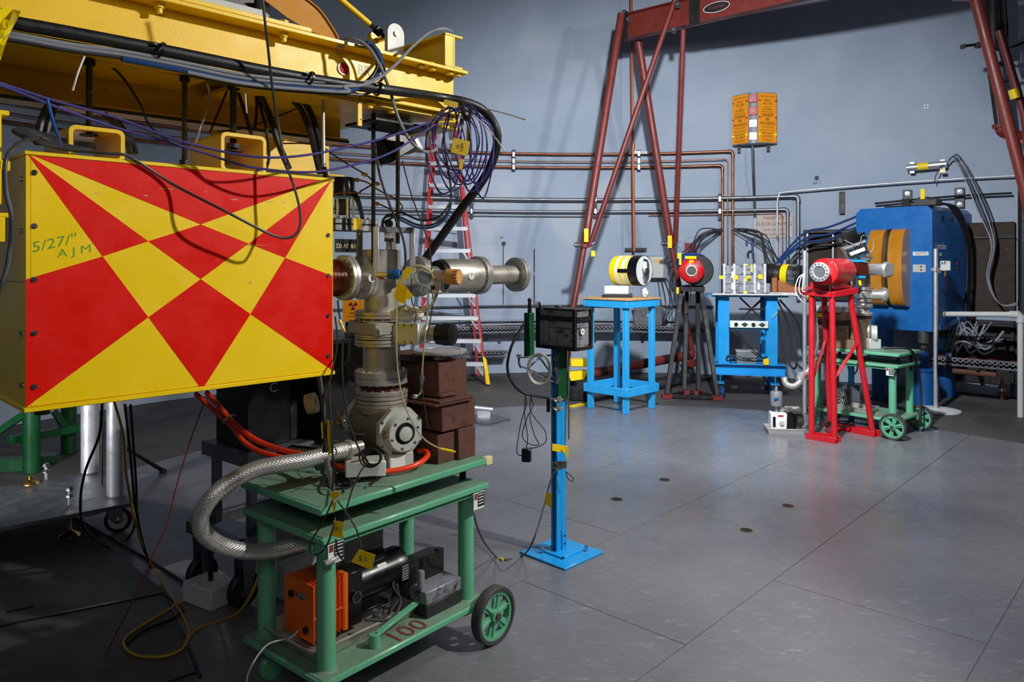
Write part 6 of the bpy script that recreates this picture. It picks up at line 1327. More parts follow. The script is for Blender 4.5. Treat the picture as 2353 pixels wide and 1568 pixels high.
part(t, 'body', G().cyl(a, b, .013, n=20), M['ss']); part(t, 'red_label', G().obox(P(876, 640, 3.04), (.012, 0, 0), (0, .002, 0), ZZ*.003), M['lens']); part(t, 'collar', G().lathe(b, (1, -.15, 0), [(0, 0), (0, .018), (.03, .020), (.03, 0)], 22), M['bluD'])
kn = G().lathe(b+V((.028, 0, 0)), (1, -.35, .0), [(0, 0), (0, .020), (.022, .020), (.024, .018), (.024, 0)], 26); part(t, 'knob', kn, M['blued']); part(t, 'knob_slot', G().obox(b+V((.053, -.009, 0)), (.003, 0, 0), (0, .004, .002), (0, 0, .014), .001), M['blkp'])
a = P(1000, 636, 2.98); dd = V((.93, -.36, 0)).normalized()
t = T('tan_knob_valve', 'silver angle valve with a ribbed tan knob beside the clamped port', 'valve', a-ZZ*.06)
part(t, 'body', G().cyl(a-dd*.0, a+dd*.055, .026, n=28), M['ss']); part(t, 'outlet', G().lathe(a+dd*.02-ZZ*.02, -ZZ, [(0, 0), (0, .017), (.03, .017), (.034, .032), (.042, .034), (.048, .030), (.048, 0)], 28), M['ss'])
part(t, 'tan_body', G().cyl(a+dd*.055, a+dd*.085, .031, n=30), M['tan']); kn = part(t, 'tan_knob', G().cyl(a+dd*.085, a+dd*.106, .028, n=30), M['tan'])
y_ = dd.cross(ZZ)
for k in range(14):
    q = 2*pi*k/14; e = y_*cos(q)+ZZ*sin(q); sub(t, kn, 'knob_rib', G().bar(a+dd*.084+e*.028, a+dd*.108+e*.028, .006, .006, e), M['tan'])
# clear tubing coil and tape
random.seed(31)
for i in range(6):
    c = (963+random.uniform(-3, 3), 664+random.uniform(-2, 3)); R0 = (44+random.uniform(-6, 4)); R1 = 50+random.uniform(-6, 5); Yc = 2.95+.01*i
    solo('clear_tube_loop', 'loop of coiled clear plastic tubing hanging before the clamped port', 'tubing', G().tube([P(c[0]+R0*cos(a), c[1]+R1*sin(a), Yc) for a in [2*pi*k/40 for k in range(40)]], .0024, 7, True), M['clear'], 'coiled clear tubing')
cable('clear_tube', 'clear tube with a yellow taped end hanging down in front of the pump', 'tubing', [P(912, 655, 2.95), P(911, 720, 2.95), P(911, 800, 2.93), P(915, 860, 2.92), P(925, 915, 2.88), P(945, 965, 2.85), P(975, 1010, 2.85), P(1012, 1032, 2.86)], .0032, M['clear'])
solo('yellow_tube_end', 'yellow tape wrapped over the end of the clear tube by the brown blocks', 'tape', G().cyl(P(1012, 1032, 2.86), P(1040, 1038, 2.86), .0055, .0065, 12).cyl(P(1040, 1038, 2.86), P(1047, 1039, 2.86), .004), M['tape'])
cable('clear_drop_tube', 'clear tube dropping to a shiny bent fitting beside the brown blocks', 'tubing', [P(984, 660, 3.0), P(982, 720, 3.0), P(976, 780, 3.0), P(971, 840, 3.0), P(970, 860, 3.0)], .0032, M['clear'])
t = T('bent_fitting', 'shiny steel compression fitting with a bent stub on the hanging tube', 'fitting', P(965, 905, 3.0)); part(t, 'union', G().cyl(P(970, 858, 3.0), P(969, 882, 3.0), .0062, n=12).lathe(P(970, 870, 3.0), ZZ, [(-.01, 0), (-.01, .009), (.008, .009), (.008, 0)], 6), M['chrome']); part(t, 'bent_stub', G().tube(spl([P(969, 882, 3.0), P(968, 898, 3.0), P(962, 908, 3.0), P(953, 911, 3.0)], 6), .0045, 10).pipe(P(956, 911, 3.0), P(949, 911, 2.99), .009, .005, 12), M['chrome'])
g = G().prism([P(905, 700-18, 2.93), P(915, 648, 2.95), P(935, 660, 2.92), P(932, 700, 2.9), P(918, 695, 2.9)], (0, .002, 0)).prism([P(932, 660, 2.93), P(950, 680, 2.93), P(938, 690, 2.93), P(926, 680, 2.93)], (0, .002, 0)).prism([P(925, 622, 2.93), P(945, 612, 2.93), P(950, 622, 2.93), P(925, 650, 2.93)], (0, .002, 0))
solo('yellow_tape_tail', 'yellow tape tails wrapped on the clear tubing coil', 'tape', g, M['tape'])
solo('crumpled_plastic', 'crumpled white plastic bag stuffed on the column flange', 'bag', G().sph(P(935, 722, 3.05), .058, 18, 12, (1.15, .6, .55), .16), mat('white_film', (226, 222, 206), .3, coat=.3), ang=20)
# gauge frame
t = T('gauge_stand', 'aluminium angle frame straddling the column top', 'frame', P(905, 640, 3.2))
qa, qb, qc, qd = V(VX-LD*.065+ND*.10), V(VX+LD*.09+ND*.10), V(VX-LD*.065-ND*.06), V(VX+LD*.10-ND*.06)
qa = V((P(866, 0, 3.10).x, 3.10, 0)); qb = V((P(949, 0, 3.16).x, 3.16, 0)); qc = V((P(905, 0, 3.36).x, 3.36, 0))
zt_ = P(866, 521, 3.10).z
for q in (qa, qb): part(t, 'upright', G().obox(q+ZZ*(zt_+BZc-.0)/2, (.0085, 0, 0), (0, .010, 0), ZZ*(zt_-BZc)/2, .001).obox(q+V((-.012, .02, (zt_+BZc)/2)), (.004, .0, 0), (0, .02, 0), ZZ*(zt_-BZc)/2, .001), M['alu'])
part(t, 'upright', G().obox(qc+ZZ*(zt_+1.68)/2, (.012, 0, 0), (0, .004, 0), ZZ*(zt_-1.68)/2, .001), M['alu'])
part(t, 'top_bar', G().bar(qa+ZZ*(zt_-.011), qb+ZZ*(zt_-.014), .02, .024), M['aluD'])
part(t, 'paper_label', G().obox(P(894, 541, 3.12), (.021, 0, 0), (0, .001, 0), ZZ*.010), M['pap']); text(t, '1RXGE', .014, P(895, 541, 3.115), (1, 0, 0), ZZ, M['ink'], depth=.0004)
gb = V((P(894, 0, 3.22).x, 3.22, 0)); t = T('vacuum_gauge', 'small silver gauge head with a dark lens on top of the column', 'gauge', gb+ZZ*z_(574))
part(t, 'stem', G().cyl(gb+ZZ*z_(576), gb+ZZ*z_(556), .013, n=20), M['ss']); part(t, 'head', G().cyl(gb+ZZ*z_(556), gb+ZZ*z_(522), .020, n=24), M['mgry']); lc = P(893, 514, 3.12); part(t, 'lens', G().lathe(lc+V((0, .02, 0)), (0, -1, 0), [(0, 0), (0, .016), (.02, .017), (.02, 0)], 24), M['blkp'])
for i, (dy, m, r) in enumerate(((0, 'blk', .0045), (6, 'cblu', .0045), (-12, 'blk', .0045))):
    cable('gauge_cable', ('upper black', 'blue', 'lower black')[i]+' cable swinging from the gauge head up into the violet loops', 'cable', [P(878+3*i, 528, 3.14), P(880, 508-dy*.4, 3.12), P(893+4*i, 493+i*4, 3.1), P(920, 500+dy, 3.08), P(965, 518+dy, 3.08), P(1005, 512+dy, 3.08), P(1030, 485+dy, 3.1), P(1037, 440, 3.12), P(1022, 340, 3.12), P(1020, 290, 3.12)], r, M[m], 'cables from the gauge head')
# slide valve with black solenoid at the box end
c = P(808, 510, 3.25); t = T('slow_valve_actuator', 'black solenoid actuator on an aluminium block between hazard box and column', 'actuator', P(808, 560, 3.25))
part(t, 'block', G().obox(c, LD*.11, ND*.045, ZZ*.012, .003).obox(c-ZZ*.028, LD*.11, ND*.045, ZZ*.014, .003), M['aluD']); part(t, 'yellow_stripe', G().obox(c-LD*.0+ND*.046-ZZ*.012, LD*.022, ND*.001, ZZ*.026), M['tape'])
part(t, 'black_drum', G().lathe(P(791, 452, 3.25), ZZ, [(0, 0), (0, .045), (.078, .045), (.082, .042), (.082, 0)], 32), M['blkp']); part(t, 'guide_post', G().cyl(P(776, 500, 3.25), P(776, 455, 3.25), .008).cyl(P(800, 500, 3.2), P(800, 455, 3.2), .010).cyl(P(812, 500, 3.25), P(812, 452, 3.25), .006), M['chrome'])
part(t, 'tangle_box', G().obox(P(787, 476, 3.27), (.03, 0, 0), (0, .02, 0), ZZ*.035, .004), M['blkm'])
for k in range(7): q = c+LD*(-.09+.03*k)+ND*.035; part(t, 'block_bolt', G().hexbolt(q+ZZ*.013, ZZ, .005, .006), M['zinc'])
part(t, 'down_bar', G().obox(P(826, 580, 3.14), LD*.014, ND*.004, ZZ*.098, .001), M['aluD'])
for i in range(4): part(t, 'wire', G().tube(spl([P(805+4*i, 440, 3.2), P(818+3*i, 462, 3.17), P(826+2*i, 485, 3.17), P(830+2*i, 503, 3.17)], 5), .0035, 6), M['blk'])
pl = P(795, 565, 3.05); t = T('valve_name_plate', 'black name plate mounted upside down beside the hazard box', 'sign', pl-ZZ*.02)
part(t, 'plate', G().obox(pl, LD*.052, ND*.0015, ZZ*.027, .0005), M['blkp']); text(t, '1R SV 02', .026, pl+ND*.0022, -LD, -ZZ, mat('cream_ink', (214, 200, 150), .6), depth=.0004)
cable('copper_tube', 'thin copper tube looping from brass fittings behind the support rods', 'tube', [P(820, 412, 3.3), P(845, 420, 3.3), P(862, 432, 3.3), P(885, 445, 3.3), P(905, 455, 3.3), P(922, 470, 3.3), P(924, 480, 3.3), P(916, 484, 3.3), P(900, 482, 3.3), P(866, 466, 3.3)], .0035, M['cop'])
cable('copper_tube', 'thin copper tube curling under the black drum', 'tube', [P(768, 448, 3.15), P(790, 442, 3.15), P(826, 444, 3.15), P(828, 440, 3.15), P(855, 425, 3.2)], .0035, M['cop'])
for u, v, lb in ((821, 412, 'brass fitting on the right side of the black drum'), (866, 421, 'brass fitting between the two support rods'), (866, 467, 'brass fitting low between the two support rods'), (838, 400, 'brass connector on the slanting copper tube')):
    q = P(u, v, 3.28); t = T('brass_fitting', lb, 'fitting', q); part(t, 'body', G().lathe(q-V((.014, 0, 0)), (1, 0, -.2), [(0, 0), (0, .006), (.01, .006), (.01, .009), (.02, .009), (.02, .006), (.028, .005), (.028, 0)], 8), M['brass'])
cable('copper_tube', 'long thin copper tube slanting down from the yellow channel', 'tube', [P(640, 330, 3.4), P(700, 330, 3.4), P(740, 338, 3.4), P(760, 352, 3.38), P(800, 378, 3.35), P(838, 400, 3.3), P(860, 418, 3.28)], .0035, M['cop'])
for pts, lb, r in (([(765, 300), (800, 390), (830, 450), (852, 520), (890, 600)], 'x', .003),
    ([(862, 330), (872, 400), (895, 470), (925, 545), (932, 600), (925, 625)], 'black cable curving down in front of the gauge frame', .0048), ([(925, 370), (940, 430), (960, 490), (985, 560), (992, 620)], 'thin dark cable slanting right of the gauge frame', .0028),
    ([(946, 640), (946, 690), (956, 720), (952, 745)], 'short thin black cable hanging inside the clear tube coil', .0022), ([(990, 655), (995, 690), (988, 740), (980, 780)], 'thin black cable hanging right of the clear tube coil', .0025), ([(969, 882), (974, 920), (980, 965), (985, 985)], 'thin black lead dangling below the bent fitting', .002)):
    if lb != 'x': cable('thin_cable', lb, 'cable', [P(u, v, 2.98 if v > 600 or u > 900 else 3.05) for u, v in pts], r, M['cdk'])
# multi-pin connector hanging at the box corner
c = P(751, 430, 2.80); t = T('multipin_connector', 'round grey multi-pin connector hanging at the hazard box top right corner', 'connector', c-ZZ*.03)
part(t, 'shell', G().lathe(c-ZZ*.03, ZZ, [(0, 0), (0, .019), (.02, .020), (.022, .017), (.045, .017), (.045, .020), (.052, .020), (.052, 0)], 20), M['cdk']); part(t, 'back_shell', G().cyl(c+ZZ*.02, P(745, 385, 2.82), .011, .009), M['blkp'])
part(t, 'wires', G().tube([P(744, 390, 2.82), P(743, 330, 2.84), P(742, 250, 2.86), P(742, 225, 2.87)], .0075, 10), M['ssd'])

c = ON(640, 212, -.30); t = T('paper_notice', 'white printed notice stuck under the girder behind the grey cable bundle', 'notice', c-ZZ*.04)
part(t, 'sheet', G().obox(c, LD*.075, ND*.0008, ZZ*.04), M['pap'])
for k in range(6): part(t, 'printed_line', G().obox(c+ND*.0012+ZZ*(.028-.011*k)+LD*.01, LD*(.05 if k % 2 else .035), ND*.0002, ZZ*.0012), M['ink'])

# ================================================================= large pump on the front cart
CT = .800
t = T('turbo_pump', 'large grey cast vacuum pump with a round end cap on the front green cart', 'pump', V((VX.x, VX.y, CT)))
pd = V((.60, -.80, 0)).normalized(); pc = VX+ZZ*.958; R0 = .102
a = pc-pd*.16
part(t, 'collar', G().lathe(VX+ZZ*z_(945), ZZ, [(0, .085), (0, .10), (.03, .112), (.036, .112), (.036, 0)], 40), M['ssd'])
part(t, 'barrel', G().lathe(a, pd, [(0, 0), (0, .078), (.02, .094), (.06, R0), (.09, R0), (.10, .103), (.108, .103), (.115, R0), (.27, .098), (.30, .09), (.30, 0)], 48), mat('aged_cast_metal', (132, 126, 104), .42, .6, .15, 8, .15, 90))
ox = V((-pd.y, pd.x, 0)); oc = pc+pd*.145
def octa(c, r, k=.72): return [c+ox*r*x+ZZ*r*y for x, y in ((1, k*.6), (k*.6, 1), (-k*.6, 1), (-1, k*.6), (-1, -k*.6), (-k*.6, -1), (k*.6, -1), (1, -k*.6))]
part(t, 'cap_plate', G().prism(octa(oc, .098), pd*.030), M['lgry'])
part(t, 'end_cap', G().lathe(oc+pd*.03, pd, [(0, .0), (0, .083), (.03, .078), (.036, .072), (.036, .046), (.030, .044), (.030, 0)], 44), M['lgry'])
part(t, 'hub_recess', G().lathe(oc+pd*.061, pd, [(0, .0), (0, .045), (.001, .045), (.001, 0)], 36), M['blkp']); part(t, 'hub_disc', G().lathe(oc+pd*.06, pd, [(0, 0), (0, .028), (.014, .030), (.016, .026), (.016, 0)], 30), M['lgry'])
for k in range(6):
    q = 2*pi*k/6+.3; part(t, 'cap_screw', G().hexbolt(oc+pd*.066+(ox*cos(q)+ZZ*sin(q))*.062, pd, .0052, .003), M['zinc'])
for x_, y_ in ((.086, .05), (-.086, .05), (.086, -.05), (-.086, -.05)): part(t, 'plate_screw', G().hexbolt(oc+pd*.030+ox*x_+ZZ*y_, pd, .0055, .003), M['zinc'])
part(t, 'socket_port', G().pipe(oc-ox*.075+pd*.03+ZZ*.005, oc-ox*.085+pd*.055+ZZ*.005, .014, .009, 18), M['brass'])
part(t, 'rear_plate', G().prism(octa(a-pd*.0, .092), -pd*.028), M['lgry']); part(t, 'rear_cap', G().lathe(a-pd*.028, -pd, [(0, 0), (0, .07), (.04, .065), (.04, 0)], 36), M['lgry'])
part(t, 'cooling_line', G().tube(spl([a+pd*.05-ox*.09+ZZ*.0, a+pd*.05-ox*.106-ZZ*.02, a+pd*.12-ox*.106-ZZ*.03, a+pd*.2-ox*.10-ZZ*.02], 6), .004, 8), M['ssd'])
fc = oc+pd*.0; part(t, 'front_foot', G().obox(V((fc.x, fc.y, CT+.035))+ox*.0, ox*.058, pd*.035, ZZ*.035, .004), M['lgry']); part(t, 'foot_web', G().obox(V((fc.x, fc.y, CT+.075)), ox*.045, pd*.03, ZZ*.02, .004), M['mgry'])
part(t, 'rear_foot', G().obox(V((a.x, a.y, CT+.045)), ox*.06, pd*.03, ZZ*.045, .004), M['mgry'])
part(t, 'white_label', G().obox(V((fc.x, fc.y, CT+.034))+pd*.0358-ox*.018, ox*.034, pd*.0008, ZZ*.030), M['wht'])
q = V((P(838, 1048, 2.98).x, 2.98, 0)); part(t, 'power_unit', G().obox(V((q.x, q.y, CT+.052)), V((.075, .02, 0)), V((-.012, .05, 0)), ZZ*.030, .005), M['lgry']); part(t, 'unit_face', G().obox(V((q.x+.065, q.y-.03, CT+.052)), (.024, .004, 0), (-.001, .006, 0), ZZ*.030, .003), M['wht'])
part(t, 'side_elbow', G().tube(spl([P(790, 968, 3.1), P(776, 972, 3.08), P(776, 958, 3.08), P(777, 946, 3.08)], 5), .009, 10), M['brass']); part(t, 'side_clamp', G().lathe(P(792, 970, 3.1), (-1, .1, 0), [(0, 0), (0, .026), (.006, .028), (.012, .026), (.012, 0)], 20), M['cast'])
e_ = P(800, 1032, 2.93); part(t, 'exhaust_port', G().cyl(P(830, 1025, 2.98), e_, .022, n=22).lathe(e_, (-1, -.15, 0), [(-.012, 0), (-.012, .034), (.0, .036), (.012, .034), (.012, 0)], 24), M['ssd'])
# braided steel hose
hp = spl([P(798, 1033, 2.92), P(760, 1042, 2.86), P(700, 1058, 2.78), P(640, 1068, 2.72), P(585, 1080, 2.68), P(530, 1108, 2.64), P(485, 1145, 2.60), P(460, 1190, 2.60), P(470, 1228, 2.62), P(510, 1255, 2.68), P(560, 1267, 2.74), P(620, 1266, 2.82), P(680, 1252, 2.88), P(700, 1248, 2.9)], 12)
hr = .0285
t = T('braided_steel_hose', 'thick braided stainless hose curving off the front green cart to its lower pump', 'hose', P(590, 1270, 2.74)-ZZ*.03)
part(t, 'core', G().tube(hp, hr*.93, 16), M['ssd'])
frames = []; x = None
for i in range(len(hp)):
    tt_ = (hp[min(i+1, len(hp)-1)]-hp[max(0, i-1)]).normalized(); h = ZZ
    x = (h-tt_*h.dot(tt_)).normalized() if x is None else (x-tt_*x.dot(tt_)).normalized()
    frames.append((hp[i], x, tt_.cross(x)))
Ls = [0]
for i in range(1, len(hp)): Ls.append(Ls[-1]+(hp[i]-hp[i-1]).length)
def hat(s_):
    for i in range(1, len(Ls)):
        if Ls[i] >= s_: break
    w = (s_-Ls[i-1])/(Ls[i]-Ls[i-1]); A, B = frames[i-1], frames[i]; return A[0].lerp(B[0], w), A[1].lerp(B[1], w), A[2].lerp(B[2], w)
g = G(); NS = 18; SN = 330
smp = [hat(Ls[-1]*k/SN) for k in range(SN+1)]
for sg in (1, -1):
    for j in range(NS):
        pts = []
        for k in range(SN+1):
            an = 2*pi*j/NS+sg*Ls[-1]*k/SN/hr*.75; o_, X_, Y_ = smp[k]
            pts.append(o_+(X_*cos(an)+Y_*sin(an))*(hr+.0009*sin((j+k*sg)*2.1+sg)))
        vs = []
        for k in range(SN+1):
            o_ = smp[k][0]; rd = (pts[k]-o_).normalized(); td = (pts[min(k+1, SN)]-pts[max(k-1, 0)]).normalized(); sd_ = td.cross(rd)
            vs += [pts[k]-sd_*.0026, pts[k]+rd*.0011, pts[k]+sd_*.0026]
        fs = []
        for k in range(SN):
            b_ = k*3; fs += [(b_, b_+1, b_+4, b_+3), (b_+1, b_+2, b_+5, b_+4)]
        g.add(vs, fs)
part(t, 'wire_braid', g, M['ss'], kind='stuff', ang=60)
for c, d in ((hp[0], hp[0]-hp[3]), (hp[-1], hp[-1]-hp[-4])): part(t, 'end_ferrule', G().lathe(c-d.normalized()*.012, d, [(0, 0), (0, .032), (.03, .032), (.034, .026), (.05, .026), (.05, 0)], 24), M['ssd'])
# orange hoses
cable('orange_hose', 'bright orange hose lying round the pump foot on the front green cart', 'hose', [P(735, 1050, 2.95), P(770, 1070, 2.97), P(830, 1081, 3.0), P(885, 1084, 3.02), P(935, 1076, 3.05), P(968, 1062, 3.1), P(983, 1046, 3.18), P(975, 1036, 3.22), P(962, 1037, 3.24)], .0115, M['corg'], n=14)
cable('orange_hose', 'orange hose slanting down from under the hazard box to the cart, upper of two', 'hose', [P(475, 902, 3.35), P(500, 930, 3.3), P(540, 975, 3.25), P(590, 1012, 3.2), P(650, 1035, 3.12), P(700, 1045, 3.05), P(740, 1050, 2.97)], .0115, M['corg'], n=12)
cable('orange_hose', 'orange hose slanting down from under the hazard box to the cart, lower of two', 'hose', [P(450, 905, 3.35), P(490, 942, 3.3), P(530, 978, 3.26), P(560, 1015, 3.2), P(590, 1035, 3.15), P(630, 1048, 3.1), P(680, 1058, 3.05)], .0115, M['corg'], n=12)
solo('wire_hose_clip', 'wire clip joining the orange hoses below the hazard box', 'clip', G().lathe(P(526, 962, 3.25), (.6, -.2, -.7), [(0, .026), (0, .03), (.006, .03), (.006, .026), (0, .026)], 18), M['zinc'])

# ================================================================= stack of brown steel blocks
def B1(x, y, z): return K1(x, y, z)
t = T('brown_block_stack', 'stack of rusty brown steel blocks beside the pump on the front green cart', 'shielding', B1(.75, .2, CT))
for x0, x1, y0, y1, z0, z1 in ((.65, .752, .085, .33, .8, .926), (.757, .865, .065, .32, .8, .935), (.66, .868, .07, .30, .938, 1.060), (.655, .76, .075, .34, 1.085, 1.10), (.66, .765, .09, .36, 1.10, 1.232), (.770, .845, .10, .34, 1.062, 1.232), (.64, .75, .34, .44, .8, 1.2)):
    part(t, 'steel_block', G().obox(B1((x0+x1)/2, (y0+y1)/2, (z0+z1)/2), k1x*(x1-x0)/2, k1y*(y1-y0)/2, ZZ*(z1-z0)/2, .0025), M['rust'])
for x0, x1, y0, z0, m in ((.60, .835, .05, 1.062, 'rust'), (.62, .83, .045, 1.074, 'rust')): part(t, 'steel_plate', G().obox(B1((x0+x1)/2, y0+.12, z0), k1x*(x1-x0)/2, k1y*.12, ZZ*.0055, .001), M[m])
for k in range(3): part(t, 'top_plate', G().obox(B1(.70+.02*k, .31, 1.236+.006*k), k1x*.08, k1y*.13, ZZ*.0028), M['leadd'] if k < 2 else M['rust'])
dc = B1(.735, .16, 1.236); t = T('blank_disc_flange', 'wide shiny blank disc flange standing on the brown steel blocks', 'flange', V((dc.x, dc.y, 1.248)))
part(t, 'stub', G().cyl(dc, dc+ZZ*.03, .020, n=24).lathe(dc, ZZ, [(0, 0), (0, .034), (.010, .034), (.012, .03), (.012, 0)], 24), M['ss']); part(t, 'disc', G().lathe(dc+ZZ*.028, ZZ, [(0, 0), (0, .113), (.003, .116), (.012, .116), (.014, .113), (.014, .092), (.0115, .090), (.0115, 0)], 56), M['ss'])
part(t, 'wing_clamp', G().obox(dc+V((.04, -.01, .006)), (.018, 0, 0), (0, .006, 0), ZZ*.007, .002), M['zinc'])
solo('masking_tape', 'cream masking tape on the far corner of the front green cart', 'tape', G().obox(B1(.885, .012, .783), k1x*.022, k1y*.014, ZZ*.018, .003), mat('masking_tape', (214, 200, 150), .6))
# things strewn on the cart top
def on1(u, v, dz=.0): return OZ(u, v, CT+dz)
t = T('black_marker_pen', 'black and silver pen lying on the front green cart', 'pen', on1(865, 1105)); a, b = on1(845, 1117, .006), on1(887, 1088, .006)
part(t, 'barrel', G().cyl(a, b, .0058, n=12), M['blkp']); part(t, 'silver_tip', G().cyl(a, a-(b-a)*.12, .005, .001, 12), M['chrome']); part(t, 'clip', G().bar(a.lerp(b, .55)+ZZ*.007, a.lerp(b, .95)+ZZ*.007, .003, .001), M['chrome'])
t = T('black_keypad', 'black electronic box with a key panel lying behind the pump on the cart', 'box', OZ(700, 1040, CT)); c = OZ(690, 1040, CT+.015); part(t, 'case', G().obox(c, V((.08, -.03, 0)), V((.02, .055, 0)), ZZ*.014, .003), M['blkp'])
for i in range(5):
    for j in range(2): part(t, 'key', G().obox(c+V((-.06+.026*i+.01*j, .022-.01*i-.024*j, .0155)), V((.009, -.003, 0)), V((.003, .008, 0)), ZZ*.0015, .0005), M['ssd'])
t = T('blue_flashlight', 'small blue and silver flashlight lying on the front green cart', 'flashlight', OZ(735, 1038, CT)); a = OZ(717, 1030, CT+.02); part(t, 'head', G().lathe(a, (.9, -.4, 0), [(0, 0), (0, .018), (.05, .018), (.055, .013), (.055, 0)], 20), M['chrome']); part(t, 'grip', G().cyl(a+V((.045, -.02, 0)), a+V((.10, -.045, 0)), .016, n=18), M['bluD'])
random.seed(40)
for i in range(8):
    cx_, cy_ = 800+random.uniform(-38, 40), 1092+random.uniform(-16, 16); rx_, ry_ = random.uniform(22, 48), random.uniform(9, 20)
    solo('cart_cable_coil', 'one of the black cable loops tangled on the front green cart', 'cable', G().tube(spl([on1(cx_+rx_*cos(a)*random.uniform(.8, 1.1), cy_+ry_*sin(a)*random.uniform(.8, 1.1), .006+.006*(i % 4)) for a in [2*pi*k/9 for k in range(9)]], 6, True), random.choice((.0032, .004)), 6, True), M['blk'], 'black cable loops on the front cart')
for i in range(3):
    solo('standing_cable_coil', ('outer', 'middle', 'inner')[i]+' upright black cable loop in front of the pump power unit', 'cable', G().tube([P(850+(24-3*i)*cos(a)+4*i, 1052+(22-2.5*i)*sin(a), 2.86+.012*i) for a in [2*pi*k/28 for k in range(28)]], .0036, 7, True), M['blk'], 'upright cable loops by the pump')
cable('red_zip_tie', 'thin red zip tie on the upright black cable loops', 'zip tie', [P(806, 1063, 2.84), P(825, 1059, 2.84), P(842, 1056, 2.83)], .0022, M['cred'])
cable('thin_grey_wire', 'thin grey wire arching over the left part of the front green cart', 'wire', [on1(740, 1118, .005), on1(705, 1105, .01), P(684, 1085, 2.8), P(700, 1062, 2.8), P(715, 1065, 2.8), P(726, 1088, 2.8), on1(735, 1098, .008)], .0018, M['cgry'])
for u, v, lb in ((722, 1098, 'small silver connector at the end of the thin grey wire'), (878, 1088, 'silver coaxial end lying beside the black pen'), (783, 1113, 'shiny ring terminal by the hanging coaxial connectors')):
    q = on1(u, v, .006); t = T('coax_end', lb, 'connector', q); part(t, 'barrel', G().cyl(q-V((.010, 0, 0)), q+V((.010, .004, 0)), .0058, n=12), M['chrome']); part(t, 'pin', G().cyl(q+V((.01, .004, 0)), q+V((.018, .007, 0)), .002, n=8), M['brass'])
c = on1(800, 1108, .01); solo('black_power_brick', 'small black power brick among the tangled loops on the cart', 'adapter', G().obox(c, V((.026, .010, 0)), V((-.006, .014, 0)), ZZ*.010, .003), M['blkp'])
# hanging coaxial assembly with yellow tape
t = T('hanging_coax', 'hanging black cable with yellow tape and silver connectors in front of the cart', 'connector', P(765, 1130, 2.55)-ZZ*.0)
pt_ = [P(735, 868, 2.66), P(741, 920, 2.62), P(745, 960, 2.6), P(747, 1040, 2.58)]
part(t, 'cable', G().tube(spl(pt_, 6), .0085, 10), M['blk'])
for v0, v1 in ((970, 1008), (1020, 1040)): part(t, 'yellow_wrap', G().tube([P(743.5+(v0-960)*.05, v0, 2.6), P(743.5+(v1-960)*.05, v1, 2.59)], .0105, 12), M['tape'])
part(t, 'yellow_flag', G().prism([P(750, 966, 2.6), P(763, 970, 2.58), P(762, 1040, 2.58), P(755, 1050, 2.58), P(748, 1010, 2.6)], (0, .0015, 0)), M['tape'])
part(t, 'ink_mark', G().tube([P(752, 1018, 2.575), P(757, 1026, 2.575), P(752, 1036, 2.575)], .0009, 5), M['ink'])
for v0, v1, r in ((1055, 1078, .0095), (1078, 1096, .0115), (1096, 1118, .0085), (1118, 1132, .006)): part(t, 'coax_connector', G().cyl(P(750+(v0-1055)*.22, v0, 2.57), P(750+(v1-1055)*.22, v1, 2.57), r, n=16), M['chrome'])
cable('thin_cable', 'thin black cable hanging beside the yellow taped coaxial cable', 'cable', [P(770, 728, 2.9), P(775, 790, 2.85), P(760, 870, 2.7), P(757, 900, 2.62), P(762, 1000, 2.56), P(766, 1080, 2.54), P(764, 1130, 2.53)], .0035, M['blk'])
cable('thin_cable', 'long black cable passing in front of the pump down to the cart top', 'cable', [P(788, 780, 2.95), P(787, 860, 2.9), P(795, 940, 2.87), P(812, 1000, 2.84), P(830, 1042, 2.82), P(845, 1060, 2.83)], .0036, M['blk'])
cable('connector_lead', 'black lead with brown connector hanging right of the hazard box edge', 'cable', [P(776, 690, 2.95), P(780, 725, 2.95), P(790, 760, 2.95), P(802, 790, 2.95), P(800, 825, 2.95), P(785, 845, 2.97), P(774, 850, 3.0)], .0035, M['blk'])
solo('brown_connector', 'ribbed brown connector on the lead right of the hazard box edge', 'connector', G().lathe(P(780, 735, 2.94), P(793, 768, 2.94)-P(780, 735, 2.94), [(0, 0), (0, .006), (.01, .008), (.02, .008), (.022, .006), (.04, .008), (.055, .007), (.055, 0)], 14), M['brass'])
for pts, lb, m, r in (([P(765, 1150, 2.5), P(742, 1200, 2.48), P(718, 1240, 2.48), P(713, 1265, 2.48), P(728, 1276, 2.48), P(750, 1255, 2.48), P(765, 1215, 2.48), P(770, 1190, 2.5)], 'thin black cable looping below the yellow tape knot on the cart edge', 'blk', .0028),
    ([P(775, 1150, 2.5), P(800, 1185, 2.5), P(820, 1220, 2.5), P(828, 1255, 2.52), P(826, 1275, 2.52)], 'black cable running right from the yellow knot to the 5:1 tag', 'cdk', .003), ([P(772, 1240, 2.5), P(776, 1270, 2.5), P(792, 1290, 2.52), P(812, 1290, 2.55)], 'black cable curling from the upper tag under the cart plate', 'blk', .003),
    ([P(845, 1060, 2.82), P(822, 1095, 2.72), P(808, 1130, 2.6), P(795, 1175, 2.5), P(785, 1210, 2.5)], 'black cable crossing the cart edge down to the upper yellow tag', 'blk', .003)):
    cable('thin_cable', lb, 'cable', pts, r, M[m])
t = T('tape_knot', 'twist of yellow tape on the cable at the front edge of the cart', 'tape', P(768, 1150, 2.52)); part(t, 'knot', G().prism([P(756, 1132, 2.52), P(780, 1130, 2.5), P(782, 1138, 2.5), P(764, 1152, 2.52)], (0, .003, 0)).prism([P(762, 1152, 2.52), P(772, 1156, 2.5), P(769, 1178, 2.5), P(764, 1178, 2.5)], (0, .003, 0)), M['tape'])
